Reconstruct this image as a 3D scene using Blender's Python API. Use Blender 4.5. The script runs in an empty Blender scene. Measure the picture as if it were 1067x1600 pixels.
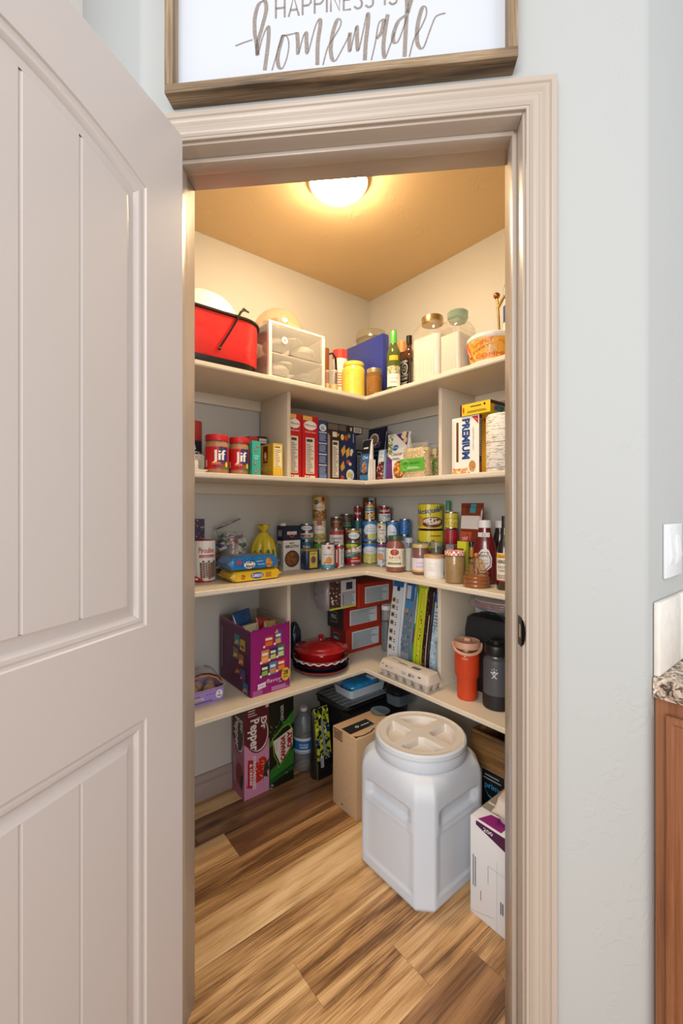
import bpy, bmesh, math, random
from mathutils import Vector, Matrix
PI = math.pi
R = math.radians
random.seed(7)

# ------------------------------------------------------------------ camera
FPX, CX, CY, EYE = 675.9, 533.5, 793.4, 1.2547     # focal length and principal point for 1067 x 1600, eye height in metres
scene = bpy.context.scene
COL = scene.collection
cam_data = bpy.data.cameras.new('camera')
cam = bpy.data.objects.new('camera', cam_data)
COL.objects.link(cam)
cam_data.sensor_fit = 'HORIZONTAL'
cam_data.sensor_width = 36.0
cam_data.lens = FPX / 1067 * 36.0
cam_data.shift_y = -(800 - CY) / 1067
cam_data.clip_start = 0.02
cam.location = (0, 0, EYE)
cam.rotation_euler = (PI / 2, 0, 0)
scene.camera = cam

# ------------------------------------------------------------------ light
world = bpy.data.worlds.new('daylit_kitchen')
scene.world = world
world.use_nodes = True
bgn = world.node_tree.nodes['Background']
bgn.inputs[0].default_value = (0.93, 0.96, 1.0, 1)
bgn.inputs[1].default_value = 1.05


def area_light(name, loc, target, sx, sy, energy, color):
    d = bpy.data.lights.new(name, 'AREA')
    d.shape = 'RECTANGLE'
    d.size, d.size_y = sx, sy
    d.energy = energy
    d.color = color
    o = bpy.data.objects.new(name, d)
    COL.objects.link(o)
    o.location = loc
    o.rotation_euler = (Vector(target) - Vector(loc)).to_track_quat('-Z', 'Y').to_euler()
    return o


area_light('kitchen_window_light', (-1.35, -2.3, 1.75), (0.15, 1.6, 0.9), 1.6, 1.5, 74, (1.0, 0.985, 0.96))
area_light('return_wall_fill_light', (2.3, -1.5, 1.7), (0.9, 1.3, 1.2), 1.2, 1.4, 26, (0.97, 0.98, 1.0))  # added fill from the right that lightens the return wall
area_light('overhead_fill_light', (-0.3, -0.9, 2.66), (0.1, 0.6, 0.6), 0.9, 0.9, 12, (1.0, 0.95, 0.88))  # unseen overhead fill, added to send light through the doorway
LAMP_STRENGTH = 135.0
LAMP_COLOR = (1.0, 0.75, 0.45)
vs = scene.view_settings
scene.display_settings.display_device = 'sRGB'
vs.view_transform = 'Standard'
vs.look = 'None'
vs.gamma = 1
vs.use_curve_mapping = False
vs.exposure = 0.06

# ------------------------------------------------------------------ colour and material helpers


def lin(c):
    if isinstance(c, str):
        c = c.lstrip('#')
        c = tuple(int(c[i:i + 2], 16) / 255 for i in (0, 2, 4))
    return tuple((x / 12.92 if x <= 0.04045 else ((x + 0.055) / 1.055) ** 2.4) for x in c)


_mats = {}


def M(col, rough=0.5, metal=0.0, coat=0.0, bump=0.0, bscale=60.0, vary=0.0, emit=0.0, sss=0.0):
    """plain paint / print / plastic: principled with fine procedural relief and a little mottling"""
    key = (col, rough, metal, coat, bump, bscale, vary, emit, sss)
    if key in _mats:
        return _mats[key]
    m = bpy.data.materials.new('paint_%d' % len(_mats))
    m.use_nodes = True
    nt = m.node_tree
    b = nt.nodes['Principled BSDF']
    c = lin(col)
    b.inputs['Base Color'].default_value = (*c, 1)
    b.inputs['Roughness'].default_value = rough
    b.inputs['Metallic'].default_value = metal
    b.inputs['Coat Weight'].default_value = coat
    b.inputs['Coat Roughness'].default_value = 0.08
    if emit:
        b.inputs['Emission Color'].default_value = (*c, 1)
        b.inputs['Emission Strength'].default_value = emit
    if sss:
        b.inputs['Subsurface Weight'].default_value = sss
        b.inputs['Subsurface Radius'].default_value = (0.02, 0.02, 0.02)
    if bump or vary:
        tc = nt.nodes.new('ShaderNodeTexCoord')
        n = nt.nodes.new('ShaderNodeTexNoise')
        n.inputs['Scale'].default_value = bscale
        n.inputs['Detail'].default_value = 3
        nt.links.new(tc.outputs['Object'], n.inputs['Vector'])
        if bump:
            bp = nt.nodes.new('ShaderNodeBump')
            bp.inputs['Strength'].default_value = min(1, bump)
            bp.inputs['Distance'].default_value = 0.002
            nt.links.new(n.outputs['Fac'], bp.inputs['Height'])
            nt.links.new(bp.outputs[0], b.inputs['Normal'])
        if vary:
            mr = nt.nodes.new('ShaderNodeMapRange')
            mr.inputs['From Min'].default_value = 0.3
            mr.inputs['From Max'].default_value = 0.7
            mr.inputs['To Min'].default_value = 1 - vary
            mr.inputs['To Max'].default_value = 1 + vary * 0.5
            nt.links.new(n.outputs['Fac'], mr.inputs[0])
            mx = nt.nodes.new('ShaderNodeVectorMath')
            mx.operation = 'MULTIPLY'
            mx.inputs[0].default_value = c
            nt.links.new(mr.outputs[0], mx.inputs[1])
            nt.links.new(mx.outputs[0], b.inputs['Base Color'])
    _mats[key] = m
    return m


def glass(col='#ffffff', alpha=0.12, rough=0.03, ior=1.45, wrinkle=0.0, wscale=40):
    """thin clear glass or film: transparent, with a tinted body share and fresnel gloss"""
    key = ('glass', col, alpha, rough, ior, wrinkle, wscale)
    if key in _mats:
        return _mats[key]
    m = bpy.data.materials.new('clear_%d' % len(_mats))
    m.use_nodes = True
    nt = m.node_tree
    nt.nodes.clear()
    out = nt.nodes.new('ShaderNodeOutputMaterial')
    tr = nt.nodes.new('ShaderNodeBsdfTransparent')
    df = nt.nodes.new('ShaderNodeBsdfDiffuse')
    gl = nt.nodes.new('ShaderNodeBsdfGlossy')
    c = lin(col)
    tr.inputs[0].default_value = (*[0.6 + 0.4 * x for x in c], 1)
    df.inputs[0].default_value = (*c, 1)
    gl.inputs['Roughness'].default_value = rough
    m1 = nt.nodes.new('ShaderNodeMixShader')
    m1.inputs[0].default_value = alpha
    nt.links.new(tr.outputs[0], m1.inputs[1])
    nt.links.new(df.outputs[0], m1.inputs[2])
    fr = nt.nodes.new('ShaderNodeLayerWeight')
    fr.inputs['Blend'].default_value = 0.5
    pw = nt.nodes.new('ShaderNodeMath')
    pw.operation = 'POWER'
    pw.inputs[1].default_value = 3.5
    ma = nt.nodes.new('ShaderNodeMath')
    ma.operation = 'MULTIPLY_ADD'
    ma.inputs[1].default_value = 0.7
    ma.inputs[2].default_value = ((ior - 1) / (ior + 1)) ** 2
    nt.links.new(fr.outputs['Facing'], pw.inputs[0])
    nt.links.new(pw.outputs[0], ma.inputs[0])
    m2 = nt.nodes.new('ShaderNodeMixShader')
    nt.links.new(ma.outputs[0], m2.inputs[0])
    nt.links.new(m1.outputs[0], m2.inputs[1])
    nt.links.new(gl.outputs[0], m2.inputs[2])
    nt.links.new(m2.outputs[0], out.inputs[0])
    if wrinkle:
        tc = nt.nodes.new('ShaderNodeTexCoord')
        n = nt.nodes.new('ShaderNodeTexNoise')
        n.inputs['Scale'].default_value = wscale
        n.inputs['Detail'].default_value = 4
        n.inputs['Distortion'].default_value = 1.0
        nt.links.new(tc.outputs['Object'], n.inputs['Vector'])
        bp = nt.nodes.new('ShaderNodeBump')
        bp.inputs['Strength'].default_value = wrinkle
        bp.inputs['Distance'].default_value = 0.01
        nt.links.new(n.outputs['Fac'], bp.inputs['Height'])
        for s in (gl, df, fr):
            nt.links.new(bp.outputs[0], s.inputs['Normal'])
    _mats[key] = m
    return m


def nodes_mat(name):
    m = bpy.data.materials.new(name)
    m.use_nodes = True
    return m, m.node_tree, m.node_tree.nodes['Principled BSDF']


def trowel_mat(name, col, rough=0.55, strength=0.5):
    """painted plaster with a sparse skip-trowel relief"""
    m, nt, b = nodes_mat(name)
    b.inputs['Base Color'].default_value = (*lin(col), 1)
    b.inputs['Roughness'].default_value = rough
    tc = nt.nodes.new('ShaderNodeTexCoord')
    big = nt.nodes.new('ShaderNodeTexNoise')
    big.inputs['Scale'].default_value = 7
    big.inputs['Detail'].default_value = 2
    fine = nt.nodes.new('ShaderNodeTexNoise')
    fine.inputs['Scale'].default_value = 26
    fine.inputs['Detail'].default_value = 5
    fine.inputs['Distortion'].default_value = 1.6
    r1 = nt.nodes.new('ShaderNodeMapRange')
    r1.inputs['From Min'].default_value = 0.53
    r1.inputs['From Max'].default_value = 0.62
    r2 = nt.nodes.new('ShaderNodeMapRange')
    r2.inputs['From Min'].default_value = 0.50
    r2.inputs['From Max'].default_value = 0.56
    mu = nt.nodes.new('ShaderNodeMath')
    mu.operation = 'MULTIPLY'
    bp = nt.nodes.new('ShaderNodeBump')
    bp.inputs['Strength'].default_value = strength
    bp.inputs['Distance'].default_value = 0.0012
    for n in (big, fine):
        nt.links.new(tc.outputs['Object'], n.inputs['Vector'])
    nt.links.new(big.outputs['Fac'], r1.inputs[0])
    nt.links.new(fine.outputs['Fac'], r2.inputs[0])
    nt.links.new(r1.outputs[0], mu.inputs[0])
    nt.links.new(r2.outputs[0], mu.inputs[1])
    nt.links.new(mu.outputs[0], bp.inputs['Height'])
    nt.links.new(bp.outputs[0], b.inputs['Normal'])
    return m


def wood_mat(name, light, mid, dark, scale=1.0, axis=0, rough=0.4, knots=0.5, per_object=True, contrast=1.0, bump=0.15):
    """long grain along one local axis, streaks, cathedral waves and a few dark knots"""
    m, nt, b = nodes_mat(name)
    L = nt.links.new
    N = nt.nodes.new
    tc = N('ShaderNodeTexCoord')
    oi = N('ShaderNodeObjectInfo')
    off = N('ShaderNodeVectorMath')
    off.operation = 'SCALE'
    off.inputs[0].default_value = (37.0, 23.0, 11.0)
    L(oi.outputs['Random'], off.inputs['Scale'])
    add = N('ShaderNodeVectorMath')
    add.operation = 'ADD'
    L(tc.outputs['Object'], add.inputs[0])
    if per_object:
        L(off.outputs[0], add.inputs[1])

    def mapped(sx, sy, sz):
        mp = N('ShaderNodeMapping')
        s = [sy, sy, sz]
        s[axis] = sx
        mp.inputs['Scale'].default_value = [v * scale for v in s]
        L(add.outputs[0], mp.inputs[0])
        return mp
    big = N('ShaderNodeTexNoise')
    big.inputs['Scale'].default_value = 1.0
    big.inputs['Detail'].default_value = 6
    big.inputs['Roughness'].default_value = 0.62
    big.inputs['Distortion'].default_value = 0.9
    L(mapped(1.1, 13, 13).outputs[0], big.inputs['Vector'])
    fine = N('ShaderNodeTexNoise')
    fine.inputs['Scale'].default_value = 1.0
    fine.inputs['Detail'].default_value = 8
    fine.inputs['Roughness'].default_value = 0.7
    L(mapped(4.5, 210, 210).outputs[0], fine.inputs['Vector'])
    wv = N('ShaderNodeTexWave')
    wv.wave_type = 'BANDS'
    wv.bands_direction = 'Y' if axis != 1 else 'X'
    wv.inputs['Scale'].default_value = 1.0
    wv.inputs['Distortion'].default_value = 14.0
    wv.inputs['Detail'].default_value = 3
    wv.inputs['Detail Scale'].default_value = 0.6
    L(mapped(0.8, 4.5, 4.5).outputs[0], wv.inputs['Vector'])
    a1 = N('ShaderNodeMath')
    a1.operation = 'MULTIPLY_ADD'
    a1.inputs[1].default_value = 0.75
    L(big.outputs['Fac'], a1.inputs[0])
    a2 = N('ShaderNodeMath')
    a2.operation = 'MULTIPLY'
    a2.inputs[1].default_value = 0.09
    L(wv.outputs['Fac'], a2.inputs[0])
    L(a2.outputs[0], a1.inputs[2])
    a3 = N('ShaderNodeMath')
    a3.operation = 'MULTIPLY_ADD'
    a3.inputs[1].default_value = 0.56
    L(fine.outputs['Fac'], a3.inputs[0])
    L(a1.outputs[0], a3.inputs[2])
    a4 = N('ShaderNodeMath')
    a4.operation = 'MULTIPLY_ADD'
    a4.inputs[1].default_value = 0.16 if per_object else 0.0
    L(oi.outputs['Random'], a4.inputs[0])
    L(a3.outputs[0], a4.inputs[2])
    cr = N('ShaderNodeValToRGB')
    e = cr.color_ramp.elements
    c0 = 0.775
    w = 0.17 / contrast
    e[0].position = c0 - w
    e[0].color = (*lin(light), 1)
    e[1].position = c0 + w * 1.15
    e[1].color = (*lin(dark), 1)
    k = e.new(c0 + w * 0.1)
    k.color = (*lin(mid), 1)
    L(a4.outputs[0], cr.inputs[0])
    kn = N('ShaderNodeTexVoronoi')
    kn.inputs['Scale'].default_value = 1.0
    L(mapped(3.1, 8, 8).outputs[0], kn.inputs['Vector'])
    kr = N('ShaderNodeMapRange')
    kr.inputs['From Min'].default_value = 0.03
    kr.inputs['From Max'].default_value = 0.2
    kr.inputs['To Min'].default_value = 1 - knots
    kr.inputs['To Max'].default_value = 1
    L(kn.outputs['Distance'], kr.inputs[0])
    mx = N('ShaderNodeVectorMath')
    mx.operation = 'MULTIPLY'
    L(cr.outputs[0], mx.inputs[0])
    L(kr.outputs[0], mx.inputs[1])
    L(mx.outputs[0], b.inputs['Base Color'])
    b.inputs['Roughness'].default_value = rough
    bp = N('ShaderNodeBump')
    bp.inputs['Strength'].default_value = bump
    bp.inputs['Distance'].default_value = 0.001
    L(fine.outputs['Fac'], bp.inputs['Height'])
    L(bp.outputs[0], b.inputs['Normal'])
    return m


# ------------------------------------------------------------------ mesh builder
class MB:
    def __init__(s):
        s.v, s.f, s.mi, s.mats = [], [], [], []

    def slot(s, m):
        if m not in s.mats:
            s.mats.append(m)
        return s.mats.index(m)

    def add(s, vs_, fs, m):
        o = len(s.v)
        s.v += [tuple(p) for p in vs_]
        k = s.slot(m)
        for f in fs:
            s.f.append(tuple(i + o for i in f))
            s.mi.append(k)
        return s

    def box(s, x0, x1, y0, y1, z0, z1, m, bev=0.0, seg=2, mat4=None):
        if bev > 0:
            bm = bmesh.new()
            bmesh.ops.create_cube(bm, size=1)
            for v in bm.verts:
                v.co = Vector((x0 + (v.co.x + .5) * (x1 - x0), y0 + (v.co.y + .5) * (y1 - y0), z0 + (v.co.z + .5) * (z1 - z0)))
            bmesh.ops.bevel(bm, geom=bm.edges[:], offset=bev, segments=seg, affect='EDGES', profile=0.5)
            bm.verts.ensure_lookup_table()
            vv = [v.co.copy() for v in bm.verts]
            ff = [[v.index for v in f.verts] for f in bm.faces]
            bm.free()
        else:
            vv = [Vector((x, y, z)) for x in (x0, x1) for y in (y0, y1) for z in (z0, z1)]
            ff = [(0, 1, 3, 2), (4, 6, 7, 5), (0, 4, 5, 1), (2, 3, 7, 6), (0, 2, 6, 4), (1, 5, 7, 3)]
        if mat4 is not None:
            vv = [mat4 @ v for v in vv]
        return s.add(vv, ff, m)

    def lathe(s, prof, m, seg=24, cx=0, cy=0, cz=0, sx=1.0, sy=1.0, cap=True, wob=None, mat4=None):
        vv, ff = [], []
        n = len(prof)
        for i, (r, z) in enumerate(prof):
            for j in range(seg):
                a = 2 * PI * j / seg
                rr = r * (wob(a, z) if wob else 1)
                vv.append(Vector((cx + rr * math.cos(a) * sx, cy + rr * math.sin(a) * sy, cz + z)))
        for i in range(n - 1):
            for j in range(seg):
                k = (j + 1) % seg
                ff.append((i * seg + j, i * seg + k, (i + 1) * seg + k, (i + 1) * seg + j))
        if cap:
            ff.append(tuple(reversed(range(seg))))
            ff.append(tuple((n - 1) * seg + j for j in range(seg)))
        if mat4 is not None:
            vv = [mat4 @ v for v in vv]
        return s.add(vv, ff, m)

    def loft(s, rings, m, cap=True, closed=True):
        n = len(rings[0])
        vv = [p for r in rings for p in r]
        ff = []
        for i in range(len(rings) - 1):
            for j in range(n if closed else n - 1):
                k = (j + 1) % n
                ff.append((i * n + j, i * n + k, (i + 1) * n + k, (i + 1) * n + j))
        if cap:
            ff.append(tuple(reversed(range(n))))
            ff.append(tuple((len(rings) - 1) * n + j for j in range(n)))
        return s.add(vv, ff, m)

    def tube(s, pts, r, m, seg=8, cap=True, closed=False):
        pts = [Vector(p) for p in pts]
        n = len(pts)
        rings = []
        up = None
        for i, p in enumerate(pts):
            a = pts[(i - 1) % n] if (closed or i > 0) else p
            b = pts[(i + 1) % n] if (closed or i < n - 1) else p
            t = (b - a).normalized()
            if up is None:
                up = Vector((0, 0, 1)) if abs(t.z) < 0.9 else Vector((1, 0, 0))
            u = (up - t * up.dot(t)).normalized()
            up = u
            w = t.cross(u)
            rr = r[i] if isinstance(r, (list, tuple)) else r
            rings.append([p + (u * math.cos(2 * PI * j / seg) + w * math.sin(2 * PI * j / seg)) * rr for j in range(seg)])
        if closed:
            rings.append(rings[0])
        return s.loft(rings, m, cap=cap and not closed)

    def prism(s, poly, z0, z1, m, taper=1.0, mat4=None):
        n = len(poly)
        cx = sum(p[0] for p in poly) / n
        cy = sum(p[1] for p in poly) / n
        vv = [Vector((p[0], p[1], z0)) for p in poly] + [Vector((cx + (p[0] - cx) * taper, cy + (p[1] - cy) * taper, z1)) for p in poly]
        ff = [tuple(reversed(range(n))), tuple(range(n, 2 * n))]
        ff += [(j, (j + 1) % n, n + (j + 1) % n, n + j) for j in range(n)]
        if mat4 is not None:
            vv = [mat4 @ v for v in vv]
        return s.add(vv, ff, m)

    def ball(s, c, rx, ry, rz, m, seg=14, rings=8, jit=0.0):
        prof = []
        vv, ff = [], []
        for i in range(rings + 1):
            t = PI * i / rings
            for j in range(seg):
                a = 2 * PI * j / seg
                q = 1 + (random.uniform(-jit, jit) if jit and 0 < i < rings else 0)
                vv.append((c[0] + rx * q * math.sin(t) * math.cos(a), c[1] + ry * q * math.sin(t) * math.sin(a), c[2] - rz * math.cos(t) * q))
        for i in range(rings):
            for j in range(seg):
                k = (j + 1) % seg
                ff.append((i * seg + j, i * seg + k, (i + 1) * seg + k, (i + 1) * seg + j))
        return s.add(vv, ff, m)

    def build(s, name, parent=None, loc=(0, 0, 0), rot=0.0, smooth=True, ang=38):
        me = bpy.data.meshes.new(name)
        me.from_pydata([tuple(v) for v in s.v], [], s.f)
        for m in s.mats:
            me.materials.append(m)
        me.polygons.foreach_set('material_index', s.mi)
        bm = bmesh.new()
        bm.from_mesh(me)
        bmesh.ops.recalc_face_normals(bm, faces=bm.faces[:])
        bm.to_mesh(me)
        bm.free()
        if smooth:
            me.polygons.foreach_set('use_smooth', [True] * len(me.polygons))
            me.set_sharp_from_angle(angle=R(ang))
        o = bpy.data.objects.new(name, me)
        COL.objects.link(o)
        o.location = loc
        o.rotation_euler = (rot if isinstance(rot, (tuple, list)) else (0, 0, rot))
        if parent is not None:
            o.parent = parent
        return o


def rrect(w, d, r, n=5, cx=0, cy=0):
    pts = []
    for sx, sy, a0 in ((1, 1, 0), (-1, 1, 90), (-1, -1, 180), (1, -1, 270)):
        for i in range(n + 1):
            a = R(a0 + 90 * i / n)
            pts.append((cx + sx * (w / 2 - r) + r * math.cos(a), cy + sy * (d / 2 - r) + r * math.sin(a)))
    return pts


def ring(poly, z, sc=1.0, dx=0, dy=0):
    return [Vector((p[0] * sc + dx, p[1] * sc + dy, z)) for p in poly]


# ------------------------------------------------------------------ things
def tag(o, label, cat, group=None, kind=None):
    if label:
        o['label'] = label
    if cat:
        o['category'] = cat
    if group:
        o['group'] = group
    if kind:
        o['kind'] = kind
    return o


def thing(name, label, cat, loc, rot=0.0, group=None):
    o = bpy.data.objects.new(name, None)
    COL.objects.link(o)
    o.empty_display_size = 0.02
    o.location = loc
    o.rotation_euler = (rot if isinstance(rot, (tuple, list)) else (0, 0, rot))
    return tag(o, label, cat, group)


def structure(o):
    o['kind'] = 'structure'
    return o


# ------------------------------------------------------------------ flat print on packages
_txt = {}


def text_mesh(s, bold=0.0):
    key = (s, bold)
    if key in _txt:
        return _txt[key]
    cu = bpy.data.curves.new('t', 'FONT')
    cu.body = s
    cu.size = 1.0
    cu.resolution_u = 2
    cu.offset = bold
    ob = bpy.data.objects.new('t', cu)
    COL.objects.link(ob)
    dg = bpy.context.evaluated_depsgraph_get()
    me = bpy.data.meshes.new_from_object(ob.evaluated_get(dg))
    vs_ = [(v.co.x, v.co.y) for v in me.vertices]
    fs = [tuple(p.vertices) for p in me.polygons]
    bpy.data.objects.remove(ob)
    bpy.data.meshes.remove(me)
    bpy.data.curves.remove(cu)
    if vs_:
        x0 = min(v[0] for v in vs_)
        x1 = max(v[0] for v in vs_)
        y1 = max(v[1] for v in vs_)
    else:
        x0 = x1 = 0
        y1 = 1
    _txt[key] = (vs_, fs, x0, x1, y1)
    return _txt[key]


class Print:
    """flat shapes in a w x h sheet (u right, v up), laid over a face or round a body, each on its own hair-thin layer"""

    def __init__(s, w, h, rough=0.4, coat=0.0):
        s.w, s.h, s.rough, s.coat = w, h, rough, coat
        s.sh = []
        s.n = 0

    def m(s, c):
        return c if not isinstance(c, str) else M(c, s.rough, coat=s.coat)

    def poly(s, pts, c, fr=True):
        """points as fractions of the sheet when fr"""
        if fr:
            pts = [(p[0] * s.w, p[1] * s.h) for p in pts]
        s.n += 1
        s.sh.append((pts, [tuple(range(len(pts)))], s.m(c), s.n))
        return s

    def rect(s, x0, y0, x1, y1, c):
        return s.poly([(x0, y0), (x1, y0), (x1, y1), (x0, y1)], c)

    def ell(s, cx, cy, rx, ry, c, n=20, rot=0):
        """rx as a fraction of w, ry of h"""
        pts = []
        for i in range(n):
            a = 2 * PI * i / n
            x, y = rx * s.w * math.cos(a), ry * s.h * math.sin(a)
            pts.append((cx * s.w + x * math.cos(rot) - y * math.sin(rot), cy * s.h + x * math.sin(rot) + y * math.cos(rot)))
        return s.poly(pts, c, fr=False)

    def text(s, t, x, y, hgt, c, width=None, bold=0.0, shear=0.0, rot=0.0, align='c', outline=None):
        """baseline start / centre at fractions x, y; hgt cap height as a fraction of h; width as a fraction of w (squeezes)"""
        if outline:
            s.text(t, x, y, hgt, outline, width, bold + 0.035, shear, rot, align)
        if bold > 0:
            off = bold * hgt * s.h * .75 / s.w
            for k_ in (-1, 1) if bold < .04 else (-1, -.35, .35, 1):
                s.text(t, x + k_ * off * math.cos(rot), y + k_ * off * math.sin(rot) * s.w / s.h, hgt, c, width, 0, shear, rot, align)
            return s
        vs_, fs, x0, x1, y1 = text_mesh(t, bold)
        if not vs_:
            return s
        H_ = hgt * s.h
        k = H_ / 0.70
        wd = (x1 - x0) * k
        q = 1.0
        if width:
            q = width * s.w / wd
            wd *= q
        ox = {'c': -wd / 2, 'l': 0, 'r': -wd}[align]
        pts = []
        cr, sr = math.cos(rot), math.sin(rot)
        for vx, vy in vs_:
            px = (vx - x0) * k * q + ox + shear * vy * k
            py = vy * k
            pts.append((x * s.w + px * cr - py * sr, y * s.h + px * sr + py * cr))
        s.n += 1
        s.sh.append((pts, fs, s.m(c), s.n))
        return s

    def lines(s, x0, y0, x1, y1, c, n=8, fill=0.5, ragged=0.25, vertical=False, seed=1):
        """small print too fine to read: thin ragged strokes"""
        rnd = random.Random(seed)
        pts, fs = [], []
        for i in range(n):
            if vertical:
                a = x0 + (x1 - x0) * i / n
                b = a + (x1 - x0) / n * fill
                e = y1 - (y1 - y0) * rnd.uniform(0, ragged)
                q = [(a, y0), (b, y0), (b, e), (a, e)]
            else:
                a = y0 + (y1 - y0) * i / n
                b = a + (y1 - y0) / n * fill
                e = x1 - (x1 - x0) * rnd.uniform(0, ragged)
                q = [(x0, a), (e, a), (e, b), (x0, b)]
            o = len(pts)
            pts += [(p[0] * s.w, p[1] * s.h) for p in q]
            fs.append((o, o + 1, o + 2, o + 3))
        s.n += 1
        s.sh.append((pts, fs, s.m(c), s.n))
        return s

    def facts(s, x0, y0, x1, y1, bg='#e9e4d8', ink='#3a3436', n=14, seed=1):
        s.rect(x0, y0, x1, y1, bg)
        dx, dy = (x1 - x0) * .08, (y1 - y0) * .03
        s.rect(x0 + dx, y1 - 4 * dy, x0 + (x1 - x0) * .8, y1 - 1.4 * dy, ink)
        s.lines(x0 + dx, y0 + dy, x1 - dx, y1 - 5 * dy, ink, n=n, fill=.38, ragged=.5, seed=seed)
        return s

    def scatter(s, x0, y0, x1, y1, cols, n, size, seed=1, flat=1.0):
        rnd = random.Random(seed)
        for c in cols:
            pts, fs = [], []
            for i in range(n // len(cols)):
                x, y = rnd.uniform(x0, x1) * s.w, rnd.uniform(y0, y1) * s.h
                q = size * rnd.uniform(.6, 1.3)
                a0 = rnd.uniform(0, 6)
                o = len(pts)
                k = 7
                for j in range(k):
                    a = a0 + 2 * PI * j / k
                    u = max(x0 * s.w, min(x1 * s.w, x + q * math.cos(a)))
                    w_ = max(y0 * s.h, min(y1 * s.h, y + q * flat * math.sin(a)))
                    pts.append((u, w_))
                fs.append(tuple(range(o, o + k)))
            s.n += 1
            s.sh.append((pts, fs, s.m(c), s.n))
        return s

    def build(s, name, parent, fn, eps=0.00012, base=0.0003, cut=None):
        """fn(u, v, e) -> local point"""
        me = bpy.data.meshes.new(name)
        bm = bmesh.new()
        mats = []
        for pts, fs, m, layer in s.sh:
            if m not in mats:
                mats.append(m)
            k = mats.index(m)
            e = base + eps * layer
            vv = [bm.verts.new((p[0], p[1], e)) for p in pts]
            for f in fs:
                try:
                    fc = bm.faces.new([vv[i] for i in f])
                    fc.material_index = k
                except ValueError:
                    pass
        for f in list(bm.faces):
            f.normal_update()
            if f.normal.z < 0:
                f.normal_flip()
        if cut:
            x = cut * 0.5
            while x < s.w:
                bmesh.ops.bisect_plane(bm, geom=bm.verts[:] + bm.edges[:] + bm.faces[:], plane_co=(x, 0, 0), plane_no=(1, 0, 0))
                x += cut
        bm.verts.ensure_lookup_table()
        for v in bm.verts:
            v.co = Vector(fn(v.co.x, v.co.y, v.co.z))
        bm.to_mesh(me)
        bm.free()
        for m in mats:
            me.materials.append(m)
        o = bpy.data.objects.new(name, me)
        COL.objects.link(o)
        if parent is not None:
            o.parent = parent
        return o

    def on_cyl(s, parent, r, z0, name='label', spin=0.0, cx=0.0, cy=0.0, rfun=None):
        w = s.w

        def fn(u, v, e):
            rr = (rfun(z0 + v) if rfun else r) + e
            a = (u - w / 2) / r + spin
            return (cx + rr * math.sin(a), cy - rr * math.cos(a), z0 + v)
        return s.build(name, parent, fn, cut=r * 0.26)

    def on_front(s, parent, yf, z0=0.0, x0=None, name='label'):
        xs = -s.w / 2 if x0 is None else x0
        return s.build(name, parent, lambda u, v, e: (xs + u, yf - e, z0 + v))

    def on_left(s, parent, xf, y_back, z0=0.0, name='label'):
        """on a face looking towards -x; u runs from the back (+y) to the front (-y)"""
        return s.build(name, parent, lambda u, v, e: (xf - e, y_back - u, z0 + v))

    def on_right(s, parent, xf, y_front, z0=0.0, name='label'):
        return s.build(name, parent, lambda u, v, e: (xf + e, y_front + u, z0 + v))

    def on_top(s, parent, zt, x0, y0, name='label'):
        return s.build(name, parent, lambda u, v, e: (x0 + u, y0 + v, zt + e))


# ------------------------------------------------------------------ the two plan frames of the place
TH = R(51.09)
D1 = Vector((math.sin(TH), math.cos(TH), 0))       # along the left pantry wall, towards the back corner
D2 = Vector((-math.cos(TH), math.sin(TH), 0))      # along the right pantry wall, towards the back corner
CORNER = Vector((0.1632, 2.4872, 0))
RL = PI / 2 - TH                                   # things on the left wall: local x = D1, front looks along -y
RR = RL - PI / 2                                   # things on the right wall: local x = -D2
RD = -(TH - PI / 4)                                # the diagonal front wall
DW = Vector((math.cos(RD), math.sin(RD), 0))
DN = Vector((-math.sin(RD), math.cos(RD), 0))
CEIL = 2.44
SH = {1: 1.769, 2: 1.380, 3: 0.964, 4: 0.515, 0: 0.0}     # tops of the four shelves, and the floor
SHT = 0.0193
SHD = 0.355
DIAG = Matrix.Rotation(RD, 4, 'Z')


def kx(px):
    return (px - CX) / FPX


def on_wall(px, side, d):
    """plan point on the sight line of column px, d metres off the left (L) or right (R) pantry wall"""
    D = D2 if side == 'L' else D1
    k = kx(px)
    Y = (CORNER.dot(D) - d) / (k * D.x + D.y)
    return Vector((k * Y, Y, 0))


def on_floor(px, py, z):
    Y = (EYE - z) * FPX / (py - CY)
    return Vector((kx(px) * Y, Y, 0))


def z_at(py, Y):
    return EYE + (CY - py) * Y / FPX


def round_fit(px0, px1, ytop, z, side=None, d=None, py=None):
    """centre, radius and height of an upright round thing seen between two columns"""
    a0, a1 = math.atan(kx(px0)), math.atan(kx(px1))
    ph, al = (a0 + a1) / 2, (a1 - a0) / 2
    u = Vector((math.sin(ph), math.cos(ph), 0))
    if py is not None:
        Dn = (EYE - z) * FPX / (py - CY) / u.y
        D = Dn / (1 - math.sin(al))
    else:
        W = D2 if side == 'L' else D1
        D = (CORNER.dot(W) - d) / u.dot(W)
    r = D * math.sin(al)
    c = u * D
    Yt = (D - r) * u.y if ytop < CY else (D + r) * u.y
    return Vector((c.x, c.y, z)), r, z_at(ytop, Yt) - z, math.atan2(u.y, u.x) - PI / 2


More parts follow.
